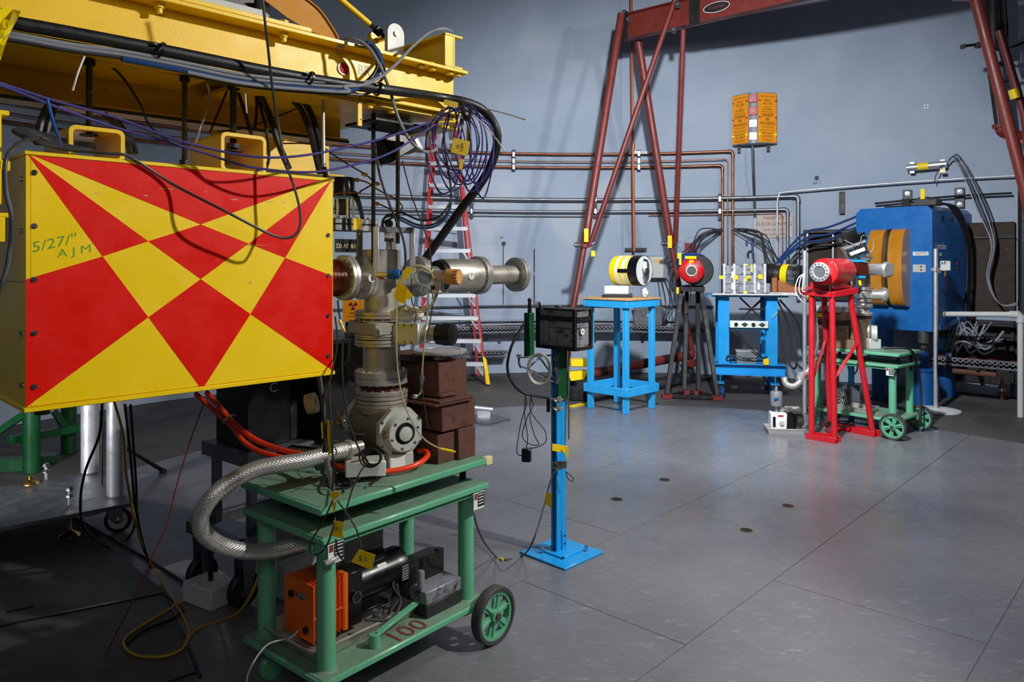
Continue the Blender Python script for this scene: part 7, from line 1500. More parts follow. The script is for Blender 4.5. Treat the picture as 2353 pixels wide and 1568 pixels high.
t = T('cable_tag', 'square yellow tape tag hanging in front of the cart middle plate', 'tag', P(776, 1220, 2.49)); part(t, 'tape', G().prism([P(766, 1197, 2.49), P(791, 1201, 2.48), P(787, 1220, 2.48), P(790, 1238, 2.48), P(761, 1232, 2.49)], (0, .0012, 0)), M['tape']); text(t, '2P.1', .014, P(776, 1217, 2.475), (.9, 0, -.45), (.45, 0, .9), M['ink'], depth=.0003)
t = T('cable_tag', 'tilted yellow tape tag written 5:1 in front of the black motor', 'tag', P(835, 1290, 2.5)); part(t, 'tape', G().prism([P(824, 1263, 2.5), P(863, 1276, 2.49), P(854, 1311, 2.49), P(807, 1292, 2.5)], (0, .0012, 0)), M['tape']); text(t, '5:1', .024, P(834, 1285, 2.485), (1, 0, -.12), (.12, 0, 1), M['ink'], depth=.0003)

# ================================================================= bottom shelf of the front cart
SZ = .180
tx = k1x; ty = k1y
pan('oil_drip_pan', 'steel oil pan under the orange pump on the front cart lower shelf', B1(.30, .29, SZ+.001), tx, ty, .26, .175, .045, M['ssd'])
o = B1(.22, .28, SZ+.03); t = T('orange_vacuum_pump', 'orange finned vacuum pump with a black motor on the cart lower shelf', 'pump', o)
def PB(x, y, z): return o+tx*x+ty*y+ZZ*z
part(t, 'end_plate', G().obox(PB(-.125, 0, .118), tx*.003, ty*.095, ZZ*.110, .002), M['org'])
for k in range(8): part(t, 'fin', G().obox(PB(-.108+.017*k, 0, .118), tx*.0017, ty*.095, ZZ*.108, .001), M['org'])
part(t, 'oil_case', G().obox(PB(-.055, .0, .12), tx*.065, ty*.07, ZZ*.09, .004), M['org']); part(t, 'mid_rib', G().obox(PB(-.055, 0, .10), tx*.068, ty*.093, ZZ*.003), M['org'])
part(t, 'orange_flange', G().obox(PB(.025, 0, .118), tx*.010, ty*.095, ZZ*.112, .002), M['org']); part(t, 'black_block', G().obox(PB(.075, 0, .112), tx*.038, ty*.088, ZZ*.108, .004), M['blkp'])
dk = part(t, 'dial', G().cyl(PB(.075, -.088, .12), PB(.075, -.100, .12), .024, n=24), M['blkp'])
for k in range(16): q = 2*pi*k/16; e = PB(.075, -.101, .12)+(tx*cos(q)+ZZ*sin(q))*.021; sub(t, dk, 'dial_mark', G().obox(e, (tx*cos(q)+ZZ*sin(q))*.0025, ty*.0006, (tx*-sin(q)+ZZ*cos(q))*.0012), M['cgry'])
for y, z in ((.045, .165), (-.05, .05)): part(t, 'drain_knob', G().lathe(PB(-.128, y, z), -tx, [(0, 0), (0, .014), (.010, .013), (.010, 0)], 18), M['blkp'])
part(t, 'maker_label', G().obox(PB(-.129, -.012, .170), tx*.0006, ty*.035, ZZ*.012), M['mgry']); part(t, 'red_square', G().obox(PB(-.1298, .014, .173), tx*.0004, ty*.008, ZZ*.007), M['lens']); part(t, 'printed_line', G().obox(PB(-.1298, -.018, .162), tx*.0003, ty*.016, ZZ*.0016), M['ink'])
part(t, 'motor', G().lathe(PB(.115, 0, .13), tx, [(0, 0), (0, .075), (.01, .078), (.20, .078), (.21, .083), (.26, .083), (.27, .07), (.27, 0)], 36), M['blkp']); part(t, 'capacitor_box', G().lathe(PB(.16, -.005, .215), tx, [(0, 0), (0, .026), (.01, .03), (.11, .03), (.12, .026), (.12, 0)], 20), M['blkp'])
part(t, 'motor_foot', G().obox(PB(.20, 0, .03), tx*.07, ty*.07, ZZ*.006, .002), M['blkp']); part(t, 'green_sticker', G().obox(PB(.24, -.058, .182), tx*.024, ty*.0008-ZZ*0, V((0, 0, .009))+ty*.007, 0), M['pap'])
for k in range(6): part(t, 'vent_slot', G().obox(PB(.345, -.0835+.0, .10+.011*k), tx*.018, ty*.002, ZZ*.0025), M['cgry'])
part(t, 'inlet_elbow', G().tube(spl([PB(.06, .02, .22), PB(.06, .02, .26), PB(.06, .02, .30)], 3), .022, 14).pipe(PB(.06, .02, .255), PB(.06, .02, .268), .034, .02), M['ssd']); part(t, 'gauge_head', G().obox(PB(.15, .09, .34), tx*.05, ty*.03, ZZ*.03, .006).hexbolt(PB(.10, .05, .36), -ty, .02, .02), M['ssd'])
a = B1(.03, .10, .64); 
t = T('green_valve_handle', 'green clamp with a silver lever where the braided hose meets the cart corner', 'valve', B1(.06, .05, .60)); part(t, 'clamp', G().obox(B1(.05, .04, .60), k1x*.03, k1y*.02, ZZ*.028, .008).obox(B1(.03, .10, .62), k1x*.02, k1y*.02, ZZ*.02, .005), M['grnc']); part(t, 'lever', G().bar(B1(.0, -.01, .605), B1(.06, -.015, .612), .016, .012), M['alu'])
# lead bricks, black rounded casting, crank, cables
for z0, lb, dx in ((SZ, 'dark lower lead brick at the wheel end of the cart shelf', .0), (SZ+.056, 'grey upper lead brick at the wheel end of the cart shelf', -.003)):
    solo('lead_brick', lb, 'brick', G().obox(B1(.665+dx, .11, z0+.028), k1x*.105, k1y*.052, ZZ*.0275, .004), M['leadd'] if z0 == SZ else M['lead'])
c = B1(.72, .30, SZ); t = T('black_casting', 'round ended black casting behind the lead bricks on the cart shelf', 'casting', c)
part(t, 'body', G().prism([c+k1x*(.12 if abs(a) < pi/2 else -.06)+(k1x*cos(a)+k1y*sin(a))*.06 for a in [2*pi*k/28 for k in range(28)]], ZZ*.14), M['blkm']); part(t, 'cap_screw', G().hexbolt(c+k1x*.14+ZZ*.14, ZZ, .012, .01), M['blkm'])
a, b = B1(.28, .055, SZ), B1(.58, .115, SZ)
t = T('crank_handle', 'green crank lever with an upright grey grip lying on the cart shelf', 'handle', a)
part(t, 'socket', G().lathe(a, ZZ, [(0, 0), (0, .022), (.05, .022), (.052, .018), (.052, .010), (.03, .010), (.03, 0)], 24), M['grnc']); part(t, 'arm', G().bar(a+ZZ*.042, b+ZZ*.062, .026, .012), M['grnc']); part(t, 'hub', G().cyl(b+ZZ*.045, b+ZZ*.075, .02, n=20), M['grnc']); part(t, 'grip', G().lathe(b+ZZ*.075, ZZ, [(0, 0), (0, .014), (.01, .0155), (.10, .0155), (.108, .012), (.108, 0)], 22), M['mgry'])
for i, (pts, lb) in enumerate((([B1(.30, .14, SZ+.07), B1(.40, .10, SZ+.05), B1(.47, .12, SZ+.09), B1(.50, .2, SZ+.12), B1(.56, .24, SZ+.18)], 'thick black cable bending past the crank on the cart shelf'), ([B1(.38, .16, SZ+.03), B1(.46, .17, SZ+.04), B1(.52, .19, SZ+.08), B1(.55, .26, SZ+.15)], 'black cable behind the crank grip, nearer of two'), ([B1(.40, .20, SZ+.03), B1(.50, .22, SZ+.05), B1(.56, .25, SZ+.10), B1(.60, .3, SZ+.15)], 'black cable behind the crank grip, farther of two'))):
    cable('shelf_cable', lb, 'cable', pts, .0065, M['cdk'])
for i, (sx_, sw_) in enumerate(((.34, .03), (.42, .028), (.49, .03), (.55, .026))):
    pass
t = T('red_stencil', 'faded red stencilled figures on the edge of the cart lower shelf', 'marking', B1(.42, .045, SZ)); text(t, '100', .13, B1(.44, .05, SZ+.0012), k1x, k1y, M['stred'], depth=.0004, sx=1.0)
cable('white_hose', 'thin white hose looping off the left end of the cart shelf', 'hose', [B1(.12, .3, SZ+.07), B1(.06, .28, SZ+.05), B1(-.02, .33, SZ+.03), B1(-.09, .34, .12), B1(-.10, .28, .06), B1(-.05, .2, .03), B1(.0, .15, .06)], .003, M['foam'])

# ================================================================= aluminium cart and dark cabinets behind
f0 = V((-1.27, 3.62, 0)); 
def C2(x, y, z): return f0+k1x*x+k1y*y+ZZ*z
t = T('aluminium_rack_cart', 'dull aluminium frame cart with black wheels behind the green cart', 'cart', C2(.3, .2, 0))
for x in (.03, .62):
    for y in (.03, .36): part(t, 'upright', G().obox(C2(x, y, .52), k1x*.02, k1y*.02, ZZ*.20, .002), M['aluD'])
part(t, 'top_tray', G().obox(C2(.33, .2, .735), k1x*.35, k1y*.22, ZZ*.004, .001).obox(C2(.33, -.018, .705), k1x*.35, k1y*.003, ZZ*.034).obox(C2(-.018, .2, .705), k1x*.003, k1y*.22, ZZ*.034), M['aluD'])
part(t, 'lower_frame', G().bar(C2(-.08, -.06, .32), C2(.7, -.06, .32), .05, .06).bar(C2(-.08, .42, .32), C2(.7, .42, .32), .05, .06).bar(C2(-.08, -.06, .32), C2(-.08, .42, .32), .05, .06).bar(C2(.3, -.06, .32), C2(.3, .42, .32), .05, .04), M['aluD'])
for x, y in ((-.05, .36), (-.02, .02), (.62, .02)): caster(t, C2(x, y, .085), .085, .045, V((.8, -.5, 0)), M['blk'], .27, M['aluD'])
part(t, 'jack_leg', G().cyl(C2(-.09, .20, .06), C2(-.09, .20, .30), .012), M['blkm'])
c = C2(-.09, .20, 0); solo('plastic_foot_block', 'white plastic block under the jack leg of the aluminium cart', 'block', G().box(c+ZZ*.05, (.22, .16, .10), (.8, -.5, 0), .006), M['foam'])
solo('plastic_slab', 'large white plastic slab on the floor behind the orange pump', 'block', G().box(C2(.30, .0, .09), (.34, .2, .18), k1x, .006), M['foam'])
t = T('black_speaker_box', 'tall black box lettered C standing on the aluminium cart', 'box', C2(.12, .22, .74)); part(t, 'case', G().obox(C2(.14, .2, .93), k1x*.12, k1y*.15, ZZ*.19, .004), M['blkp']); text(t, 'C', .07, C2(.16, .046, 1.03), k1x, ZZ, M['pap'], depth=.0005)
t = T('dark_grey_case', 'dark grey case with a taped corner beside the black box on the aluminium cart', 'box', C2(.42, .2, .74)); part(t, 'case', G().obox(C2(.42, .22, .90), k1x*.14, k1y*.14, ZZ*.16, .004), M['blkm']); part(t, 'lid', G().obox(C2(.42, .22, 1.062), k1x*.143, k1y*.143, ZZ*.004), M['cast'])
q = P(716, 930, 3.3); t = T('masking_tape_roll', 'loose roll of cream paper tape dangling beside the yellow taped cable', 'tape', q-ZZ*.02); part(t, 'roll', G().pipe(q-V((.02, 0, 0)), q+V((.02, .0, .01)), .045, .02, 28), bpy.data.materials['masking_tape'])
cb_ = V((P(758, 0, 4.15).x, 4.15, 0)); t = T('dark_cabinet', 'tall dark grey cabinet behind the vacuum column with a radiation sign', 'cabinet', cb_)
part(t, 'body', G().obox(cb_+ZZ*.64, k1x*.20, k1y*.22, ZZ*.60, .006), M['blkm']); part(t, 'plinth', G().obox(cb_+ZZ*.02, k1x*.19, k1y*.21, ZZ*.02, .002), M['blkp']); part(t, 'top_shelf', G().obox(cb_+ZZ*1.25, k1x*.22, k1y*.24, ZZ*.012, .002), M['aluD']); text(t, 'C', .09, cb_+ZZ*.92-k1y*.223+k1x*.1, k1x, ZZ, M['pap'], depth=.0006)
q = P(812, 715, 3.95); t = T('radiation_sign', 'yellow radiation warning sign with a purple trefoil left of the column', 'sign', q-ZZ*.06); sx_ = V((1, .12, 0)).normalized(); sy_ = V((0, 0, 1)); sn_ = V((.12, -1, 0)).normalized()
part(t, 'plate', G().obox(q, sx_*.055, sn_*.0015, ZZ*.058, .0005), M['sgn'])
cc = q+ZZ*.028+sn_*.003
for k in range(3):
    a0 = radians(30+120*k); g = G(); g.prism([cc+(sx_*cos(a0-.5+.1*j)+ZZ*sin(a0-.5+.1*j))*.022 for j in range(11)]+[cc+(sx_*cos(a0+.5-.1*j)+ZZ*sin(a0+.5-.1*j))*.007 for j in range(11)], sn_*.0006); part(t, 'trefoil_blade', g, M['magenta'])
part(t, 'trefoil_dot', G().cyl(cc, cc+sn_*.0006, .004, n=14), M['magenta'])
for z_o, h_ in ((-.010, .022), (-.015, .014), (-.028, .030)): part(t, 'printed_line', G().obox(q+ZZ*z_o+sn_*.002, sx_*h_, sn_*.0003, ZZ*.0010), M['ink'])
part(t, 'hanging_string', G().tube([q+ZZ*.058+sx_*.04, q+ZZ*.16+sx_*.03], .0015, 5), M['blk']); part(t, 'backing_post', G().obox(q+V((0, .04, -.15)), sx_*.05, sn_*.02, ZZ*.20, .003), M['cast'])
# small trolley handle plate lying on floor by the ladder, brown bricks on tray
q = OZ(1125, 968); t = T('handled_plate', 'flat aluminium plate with a tubular handle on the floor right of the brown blocks', 'plate', q)
part(t, 'plate', G().prism([OZ(1090, 958)+ZZ*.0, OZ(1135, 957), OZ(1173, 966), OZ(1125, 978), OZ(1095, 977)], ZZ*.018), M['aluD']); part(t, 'handle', G().cyl(P(1085, 937, 7.5), P(1132, 942, 7.5), .022, n=18), M['alu']); part(t, 'block', G().obox(OZ(1112, 962)+ZZ*.05, (.07, 0, 0), (0, .05, 0), ZZ*.04, .004), M['alu'])
# ================================================================= left: aluminium platform, posts, caster, green frame
e1 = V((-.65, .76, 0)); e2 = V((-.76, -.65, 0)); pf = V((-2.32, 4.59, 0)); PZ = .19
def PF(a, b, z): return pf+e1*a+e2*b+ZZ*z
t = T('aluminium_platform', 'grey aluminium platform with two fat posts at the left under the hazard box', 'platform', PF(.45, .5, 0))
part(t, 'deck', G().obox(PF(.45, .62, PZ-.012), e1*.45, e2*.62, ZZ*.012, .002), M['aluD'])
for a, b in ((.17, .10), (.90, .12)): 
    p_ = OZ(268, 1140, PZ) if a < .5 else OZ(207, 1087, PZ)
    pp = part(t, 'post', G().cyl(p_, p_+ZZ*1.5, .057, n=36), M['alu']); sub(t, pp, 'weld_ring', G().lathe(p_, ZZ, [(0, .057), (0, .066), (.01, .057)], 36), M['aluD'])
part(t, 'thin_rod', G().cyl(OZ(234, 1113, PZ), OZ(234, 1113, PZ)+ZZ*1.4, .007), M['rod'])
for u, v in ((160, 1160), (106, 1102)):
    q = OZ(u, v, PZ); lv = part(t, 'levelling_bolt', G().thread(V((q.x, q.y, .03)), q+ZZ*.09, .011, .004), M['ss']); sub(t, lv, 'nut', G().hexbolt(q+ZZ*.09, ZZ, .02, .02).hexbolt(q+ZZ*.05, ZZ, .02, .016), M['zinc']); sub(t, lv, 'pad', G().lathe(V((q.x, q.y, 0)), ZZ, [(0, 0), (0, .06), (.01, .055), (.03, .02), (.04, .015), (.04, 0)], 28), M['brass'])
q = OZ(70, 1112, PZ); part(t, 'spare_pad', G().lathe(q, ZZ, [(0, 0), (0, .055), (.008, .052), (.03, .02), (.05, .018), (.05, 0)], 28), M['brass'])
cw_ = OZ(278, 1222); cw_.z = .078
w_ = part(t, 'caster_wheel', G().lathe(cw_+V((-.016, -.0, 0))-V((.3, -.9, 0)).normalized()*.0, V((.35, -.93, 0)), [(-.025, 0), (-.025, .07), (-.02, .078), (.02, .078), (.025, .07), (.025, 0)], 36), M['maroon'])
wd_ = V((.35, -.93, 0)).normalized(); sub(t, w_, 'wheel_disc', G().lathe(cw_+V((-.016, 0, 0))+wd_*.024, wd_, [(0, 0), (0, .056), (.004, .054), (.004, 0)], 32), M['wht']); sub(t, w_, 'axle_bolt', G().hexbolt(cw_+V((-.016, 0, 0))+wd_*.036, wd_, .016, .008), M['zinc'])
cq = cw_+V((-.016, 0, 0)); sd2 = V((-.93, -.35, 0))
part(t, 'caster_fork', G().prism([cq+wd_*.03+sd2*x+ZZ*z for x, z in ((-.03, -.01), (.03, -.01), (.08, .09), (-.02, .09))], wd_*.004).prism([cq-wd_*.032+sd2*x+ZZ*z for x, z in ((-.03, -.01), (.03, -.01), (.08, .09), (-.02, .09))], -wd_*.004).obox(cq+sd2*.04+ZZ*.092, sd2*.07, wd_*.045, ZZ*.004), M['zinc']); part(t, 'brake_pedal', G().prism([cq+sd2*x+ZZ*z-wd_*.015 for x, z in ((.07, .06), (.10, .05), (.19, .035), (.17, .06), (.09, .085))], wd_*.035), M['zinc'])
t = T('green_pipe_frame', 'dark green welded pipe frame behind the aluminium platform', 'frame', OZ(60, 1080))
for u, v in ((72, 1085), (158, 1040)): b = OZ(u, v); part(t, 'post', G().cyl(b, b+ZZ*1.05, .062, n=24), M['grnk'])
g0, g1 = OZ(-40, 1085), OZ(230, 1058); part(t, 'base_rail', G().bar(g0+ZZ*.05, OZ(92, 1078)+ZZ*.05, .10, .10), M['grnk']); part(t, 'cross_rail', G().bar(P(20, 1012, 5.9), P(175, 985, 6.4), .06, .06).bar(P(175, 985, 6.4), P(260, 950, 6.6), .05, .06), M['grnk']); part(t, 'diagonal', G().bar(P(-30, 1010, 5.9), P(62, 948, 5.9), .05, .05), M['grnk']); part(t, 'diagonal', G().bar(P(125, 945, 6.3), P(160, 1000, 6.4), .04, .05), M['grnk']); part(t, 'foot_rail', G().bar(OZ(60, 1068)+ZZ*.03, OZ(130, 1060)+ZZ*.03, .12, .06), M['grnk'])
t = T('black_tripod_leg', 'black pole end angled out on the floor behind the silver posts', 'rod', OZ(375, 1085)); part(t, 'leg', G().cyl(P(290, 1030, 5.6), OZ(372, 1086)+ZZ*.02, .016), M['blkp']); part(t, 'rubber_tip', G().cyl(OZ(370, 1085)+ZZ*.02, OZ(378, 1089)+ZZ*.015, .02), M['blk'])
# cables on the left floor
def fz(u, v, dz=.008): return OZ(u, v, dz)
cable('black_loop_cable', 'black cable looping down from the hazard box to the floor before the white caster', 'cable', [P(235, 925, 3.6), P(228, 1000, 3.6), P(197, 1080, 3.7), P(185, 1150, 3.8), P(195, 1215, 3.9), fz(250, 1258), fz(292, 1240), P(310, 1200, 4.2), P(306, 1120, 4.0), P(298, 1030, 3.8), P(287, 930, 3.7)], .0065, M['blk'])
cable('yellow_extension_cable', 'ochre cable dropping from the hazard box and looping over the dark floor to the cart', 'cable', [P(262, 922, 3.6), P(283, 1000, 3.6), P(290, 1090, 3.6), P(305, 1170, 3.8), P(325, 1250, 4.0), fz(345, 1290), fz(395, 1375), fz(425, 1425), fz(434, 1460), fz(420, 1490), fz(380, 1508), fz(320, 1508), fz(288, 1490), fz(295, 1460), fz(390, 1400), fz(440, 1375), fz(530, 1358)], .006, M['cyel'])
cable('yellow_extension_cable', 'ochre cable running right over the white block from the floor loop', 'cable', [fz(425, 1475), fz(455, 1445), fz(500, 1430), P(545, 1410, 3.2), P(575, 1370, 3.1), P(595, 1320, 3.1), P(600, 1270, 3.2)], .006, M['cyel'])
cable('black_cable', 'black cable twisted beside the ochre cable on the dark floor', 'cable', [P(300, 930, 3.6), P(312, 1100, 3.7), P(318, 1200, 3.9), fz(345, 1300), fz(385, 1370), fz(420, 1400), fz(400, 1420), fz(330, 1450), fz(292, 1480)], .006, M['blk'])
cable('black_cable', 'straight black cable running from the platform to the white block on the floor', 'cable', [fz(170, 1188), fz(250, 1235), fz(350, 1292), fz(440, 1350), fz(490, 1382)], .007, M['blk'])
cable('red_wire', 'thin dark red wire strung from the hazard box down to the floor corner', 'wire', [P(468, 928, 3.0), P(435, 1020, 3.0), P(405, 1120, 2.98), P(380, 1215, 2.96), P(345, 1290, 2.95), P(300, 1390, 2.93), OZ(245, 1500, .006), OZ(195, 1600, .006)], .0026, M['cred'])
for i, (a, b, lb) in enumerate((((382, 1360), (460, 1560), 'long black floor trim strip beside the ochre cable loop'), ((0, 1441), (382, 1363), 'thin black floor strip running to the left edge'), ((15, 1408), (80, 1394), 'short black strip lying on the floor at the far left'), ((330, 1590), (452, 1546), 'black strip on the floor at the bottom edge by the cart'))):
    solo('edge_strip', lb, 'strip', G().bar(OZ(*a)+ZZ*.004, OZ(*b)+ZZ*.004, .016, .008), M['blkp'])
solo('shade_sheet', 'dark sheet imitating the shadow on the floor in the lower left foreground', 'mat', G().prism([OZ(-150, 1250), OZ(170, 1190), OZ(380, 1362), OZ(462, 1600), OZ(-300, 1700)], ZZ*.002), M['conc'])  # dark sheet laid in to imitate the box's shadow on the floor

# ================================================================= tall blue post with lead box
pb = V((.285, 4.03, 0)); px_ = V((.70, .714, 0)); py_ = V((-.714, .70, 0)); S_ = .34
t = T('blue_post', 'tall bright blue strut post on a square base plate in the open floor', 'stand', pb+(px_+py_)*S_/2)
def Q(a, b, z): return pb+px_*a+py_*b+ZZ*z
part(t, 'base_plate', G().obox(Q(.17, .17, .0065), px_*.17, py_*.17, ZZ*.0065, .003), M['bluc']); part(t, 'foot_plate', G().obox(Q(.17, .17, .018), px_*.085, py_*.085, ZZ*.005, .002), M['bluc'])
ph = 1.17
cc = V((.252, 4.232, 0))+px_*.041+py_*.0205
for sg in (-1, 1):
    c_ = cc+px_*sg*.0207+ZZ*(ph/2+.023)
    g = G().obox(c_-px_*sg*.0190, px_*.0013, py_*.0205, ZZ*ph/2, .0004)
    for s2 in (-1, 1): g.obox(c_+py_*s2*.0192, px_*.0203, py_*.0013, ZZ*ph/2, .0004).obox(c_+px_*sg*.0190+py_*s2*.0140, px_*.0013, py_*.0065, ZZ*ph/2, .0004)
    part(t, 'strut_channel', g, M['bluc'])
part(t, 'corner_angle', G().obox(cc+px_*.022-py_*.0235+ZZ*.078, px_*.020, py_*.002, ZZ*.055, .001), M['bluc'])
for z__ in (.055, .10): part(t, 'angle_hole', G().cyl(cc+px_*.024-py_*.0255+ZZ*z__, cc+px_*.024-py_*.0262+ZZ*z__, .007, n=12), M['blk'])
for a, b in ((.07, .23), (.27, .07), (.24, .26), (.09, .09)):
    if (a, b) in ((.07, .23), (.27, .07)): part(t, 'anchor_bolt', G().lathe(Q(a, b, .013), ZZ, [(0, 0), (0, .007), (.012, .007), (.012, .011), (.032, .011), (.032, .005), (.026, .004), (.026, 0)], 14), M['zinc'])
    else: part(t, 'plate_hole', G().cyl(Q(a, b, .023), Q(a, b, .0235), .009, n=14), M['blk'])
part(t, 'dark_upper_sleeve', G().obox(cc+px_*.0-py_*.026+ZZ*1.03, px_*.040, py_*.005, ZZ*.155, .001), M['grnk'])
part(t, 'side_rail', G().obox(P(1307, 905, 4.28), (.004, 0, 0), (0, .006, 0), ZZ*.26, .0005), M['aluD'])
part(t, 'clamp_plate', G().obox(P(1285, 1069, 4.20), px_*.0+V((.042, .010, 0)), (0, .003, 0), ZZ*.020, .001).hexbolt(P(1277, 1066, 4.19), (0, -1, 0), .010, .006), M['cast'])
for v in (917, 937): part(t, 'wing_clamp', G().cyl(P(1264, v, 4.18), P(1293, v+2, 4.14), .006).obox(P(1285, v+1, 4.14), (.012, 0, .006), (0, .006, 0), (-.004, 0, .016), .002).obox(P(1280, v+6, 4.14), (.016, 0, -.004), (0, .006, 0), ZZ*.006, .002), M['ss'])
part(t, 'clamp_shoe', G().obox(P(1260, 930, 4.2), (.010, 0, 0), (0, .012, 0), ZZ*.042, .006), M['blkp'])
part(t, 'tape_band', G().obox(P(1287, 1031, 4.185), V((.045, .012, -.010)), (0, .0012, 0), ZZ*.020, .0005).prism([P(1297, 1026, 4.17), P(1306, 1028, 4.17), P(1306, 1056, 4.17), P(1300, 1048, 4.17)], (0, .002, 0)), M['tape'])
q0 = V((.347, 4.10, 0)); w1, w2 = .28, .146; zb_, zt_ = 1.178, 1.403
def LB(a, b, z): return q0+V((-.737, .676, 0))*a+V((.697, .717, 0))*b+ZZ*z
u1, u2 = V((-.737, .676, 0)), V((.697, .717, 0))
t = T('lead_box', 'dark box of lead bricks in an angle iron frame on top of the blue post', 'shielding', LB(.14, .07, zb_))
for (a0, a1, z0, z1) in ((.012, .20, zb_+.01, zb_+.115), (.012, .20, zb_+.118, zt_-.01), (.203, .268, zb_+.01, zt_-.01)):
    for (b0, b1) in ((.010, .052), (.054, .136)): part(t, 'lead_brick', G().obox(LB((a0+a1)/2, (b0+b1)/2, (z0+z1)/2), u1*(a1-a0)/2, u2*(b1-b0)/2, ZZ*(z1-z0)/2, .002), M['lead'])
part(t, 'top_plate', G().obox(LB(.14, .07, zt_-.002), u1*.14, u2*.073, ZZ*.004, .001), M['cast']); part(t, 'bottom_plate', G().obox(LB(.14, .07, zb_), u1*.142, u2*.075, ZZ*.004, .001), M['blkm'])
for a, b in ((.006, .003), (.006, .143), (.274, .003)): part(t, 'corner_angle', G().obox(LB(a, b, (zb_+zt_)/2), u1*.009, u2*.009, ZZ*(zt_-zb_)/2, .001), M['blkm'])
for zz_, hh_ in ((zt_-.055, .013), (zb_+.008, .008)):
    part(t, 'side_band', G().obox(LB(.14, -.001, zz_), u1*.14, u2*.002, ZZ*hh_, .0005), M['blkm']); part(t, 'end_band', G().obox(LB(-.001, .073, zz_), u1*.002, u2*.073, ZZ*hh_, .0005), M['blkm'])
lab = part(t, 'round_label', G().lathe(LB(-.0005, .062, zb_+.10), -u1, [(0, 0), (0, .018), (.001, .018), (.001, 0)], 24), M['wht']); text(t, '8', .024, LB(-.0025, .062, zb_+.10), u2, ZZ, M['ink'], lab, depth=.0004)
part(t, 'top_clip', G().obox(LB(.17, .06, zt_+.008), u1*.02, u2*.012, ZZ*.006, .003), M['zinc'])
q = P(1216, 770, 4.12)
t = T('green_tube_tool', 'dark green square tube with a black knob hanging left of the lead box', 'tool', q-ZZ*.13)
part(t, 'tube', G().obox(q, u1*.022, u2*.020, ZZ*.122, .003), M['grnk']); part(t, 'black_handle', G().cyl(P(1217, 722, 4.12), P(1217, 690, 4.12), .012, .009, 16).sph(P(1217, 690, 4.12), .012, 12, 8), M['blkp']); part(t, 'side_knob', G().lathe(P(1228, 700, 4.14), (1, -.2, 0), [(0, 0), (0, .014), (.02, .016), (.02, 0)], 18), M['ss']); part(t, 'cable_stub', G().tube(spl([P(1230, 700, 4.15), P(1238, 696, 4.15), P(1240, 706, 4.18), P(1240, 716, 4.2)], 5), .008, 10), M['blk'])
t = T('bracket_arm', 'zinc plated triangular bracket arm bolted to the blue post', 'bracket', P(1240, 850, 4.12))
a, b, c = P(1192, 822, 4.05), P(1284, 815, 4.22), P(1280, 880, 4.22)
part(t, 'top_rail', G().bar(a, b, .025, .008), M['zinc']); part(t, 'lower_rail', G().tube(spl([a-ZZ*.002, P(1195, 842, 4.05), P(1210, 848, 4.07), c], 6), .006, 8), M['zinc']); part(t, 'strut', G().bar(P(1215, 845, 4.08), P(1240, 822, 4.13), .010, .008).bar(P(1240, 822, 4.13), P(1276, 872, 4.2), .012, .008), M['zinc']); part(t, 'wall_plate', G().obox(P(1280, 847, 4.2), (.010, .004, 0), (0, .014, 0), ZZ*.085, .001), M['zinc']); part(t, 'bolt', G().hexbolt(a+ZZ*.006, ZZ, .012, .012).hexbolt(P(1276, 826, 4.18), (0, -1, 0), .008, .006).hexbolt(P(1276, 850, 4.18), (0, -1, 0), .008, .006), M['zinc'])
t = T('steel_ring_coil', 'round coil of stiff steel cable hanging on the zinc bracket arm', 'coil', P(1239, 848, 4.1))
for i in range(3): part(t, 'coil_turn', G().tube([P(1239+(27-2*i)*cos(a), 848+(36-2*i)*sin(a), 4.07+.012*i) for a in [2*pi*k/40 for k in range(40)]], .0042, 8, True), M['ssd'])
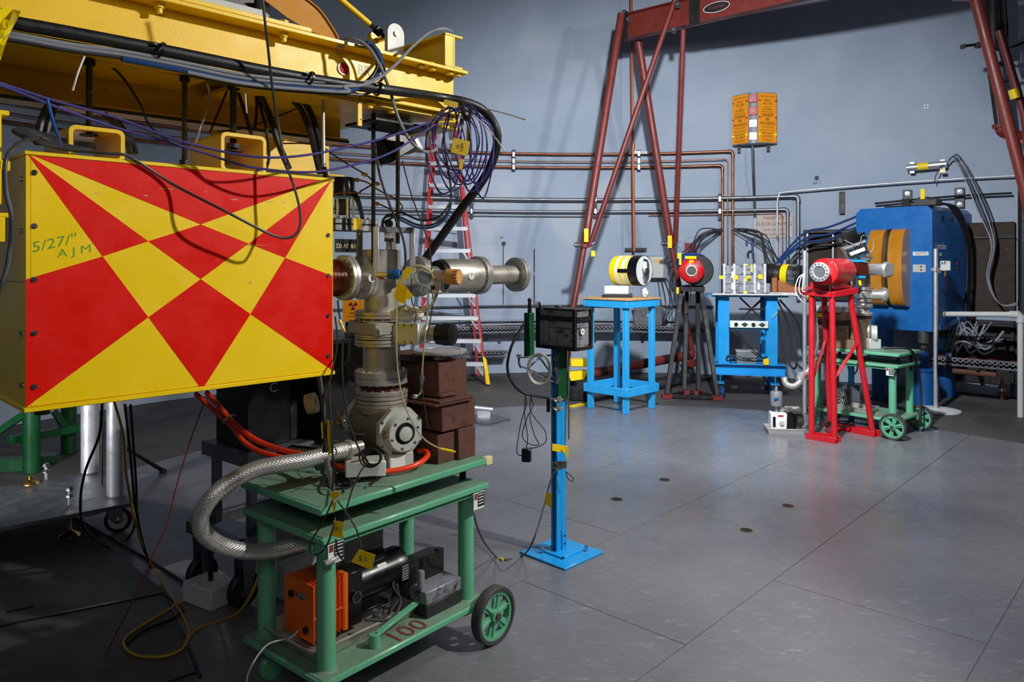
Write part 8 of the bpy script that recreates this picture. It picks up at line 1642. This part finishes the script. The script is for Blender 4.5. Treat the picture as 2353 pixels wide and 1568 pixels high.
cable('black_hose', 'black hose bowing out left from the lead box to the clamps on the blue post', 'hose', [P(1204, 745, 4.1), P(1192, 765, 4.08), P(1174, 800, 4.05), P(1166, 845, 4.05), P(1178, 880, 4.05), P(1200, 902, 4.07), P(1230, 910, 4.1), P(1258, 915, 4.15)], .0075, M['blk'], n=12)
ad = P(1210, 1046, 4.05); t = T('black_adapter', 'small black power adapter dangling on thin cords left of the blue post', 'adapter', ad-ZZ*.03); part(t, 'case', G().obox(ad, V((.024, -.006, 0)), V((.004, .018, 0)), ZZ*.036, .004), M['blkp'])
for i, pts in enumerate(([(1205, 905), (1210, 930), (1200, 960), (1192, 1000), (1188, 1040), (1200, 1048)], [(1208, 905), (1205, 950), (1212, 1000), (1210, 1030)], [(1215, 905), (1225, 930), (1217, 955), (1228, 1000), (1238, 1022), (1215, 1020), (1200, 1000), (1215, 950)], [(1222, 908), (1218, 940), (1232, 965), (1252, 990), (1254, 1015), (1235, 1028), (1216, 1030)])):
    cable('adapter_cable', ('leftmost', 'second', 'third', 'rightmost')[i]+' thin black cord tangled above the dangling power adapter', 'cord', [P(u, v, 4.06+.01*i) for u, v in pts], .0024, M['blk'], 'tangled cords by the blue post')
cable('grounding_cable', 'thin black cable running from the blue post along the floor to the front cart', 'cable', [P(1290, 1078, 4.18), P(1276, 1082, 4.15), P(1264, 1110, 4.12), P(1254, 1150, 4.08), P(1240, 1200, 4.0), P(1222, 1250, 3.95), OZ(1200, 1278, .006), OZ(1160, 1287, .006), OZ(1140, 1280, .006), P(1115, 1250, 3.6), P(1098, 1215, 3.4), P(1088, 1180, 3.35)], .0045, M['cdk'])
solo('yellow_tape_flag', 'yellow tape flag on the thin cable left of the blue post', 'tag', G().prism([P(1253, 1135, 4.08), P(1268, 1132, 4.06), P(1267, 1168, 4.06), P(1252, 1158, 4.08)], (0, .0015, 0)), M['tape'])
solo('yellow_cable_mark', 'narrow yellow tape mark on the cable lying on the floor by the blue post', 'tag', G().cyl(OZ(1148, 1283, .007), OZ(1156, 1287, .007), .0062), M['tape'])
cable('small_black_loop', 'small black wire loop sticking out right of the blue post', 'wire', [P(1300, 1082, 4.2), P(1304, 1098, 4.2), P(1314, 1107, 4.2), P(1316, 1098, 4.2), P(1302, 1086, 4.2)], .0024, M['blk'])
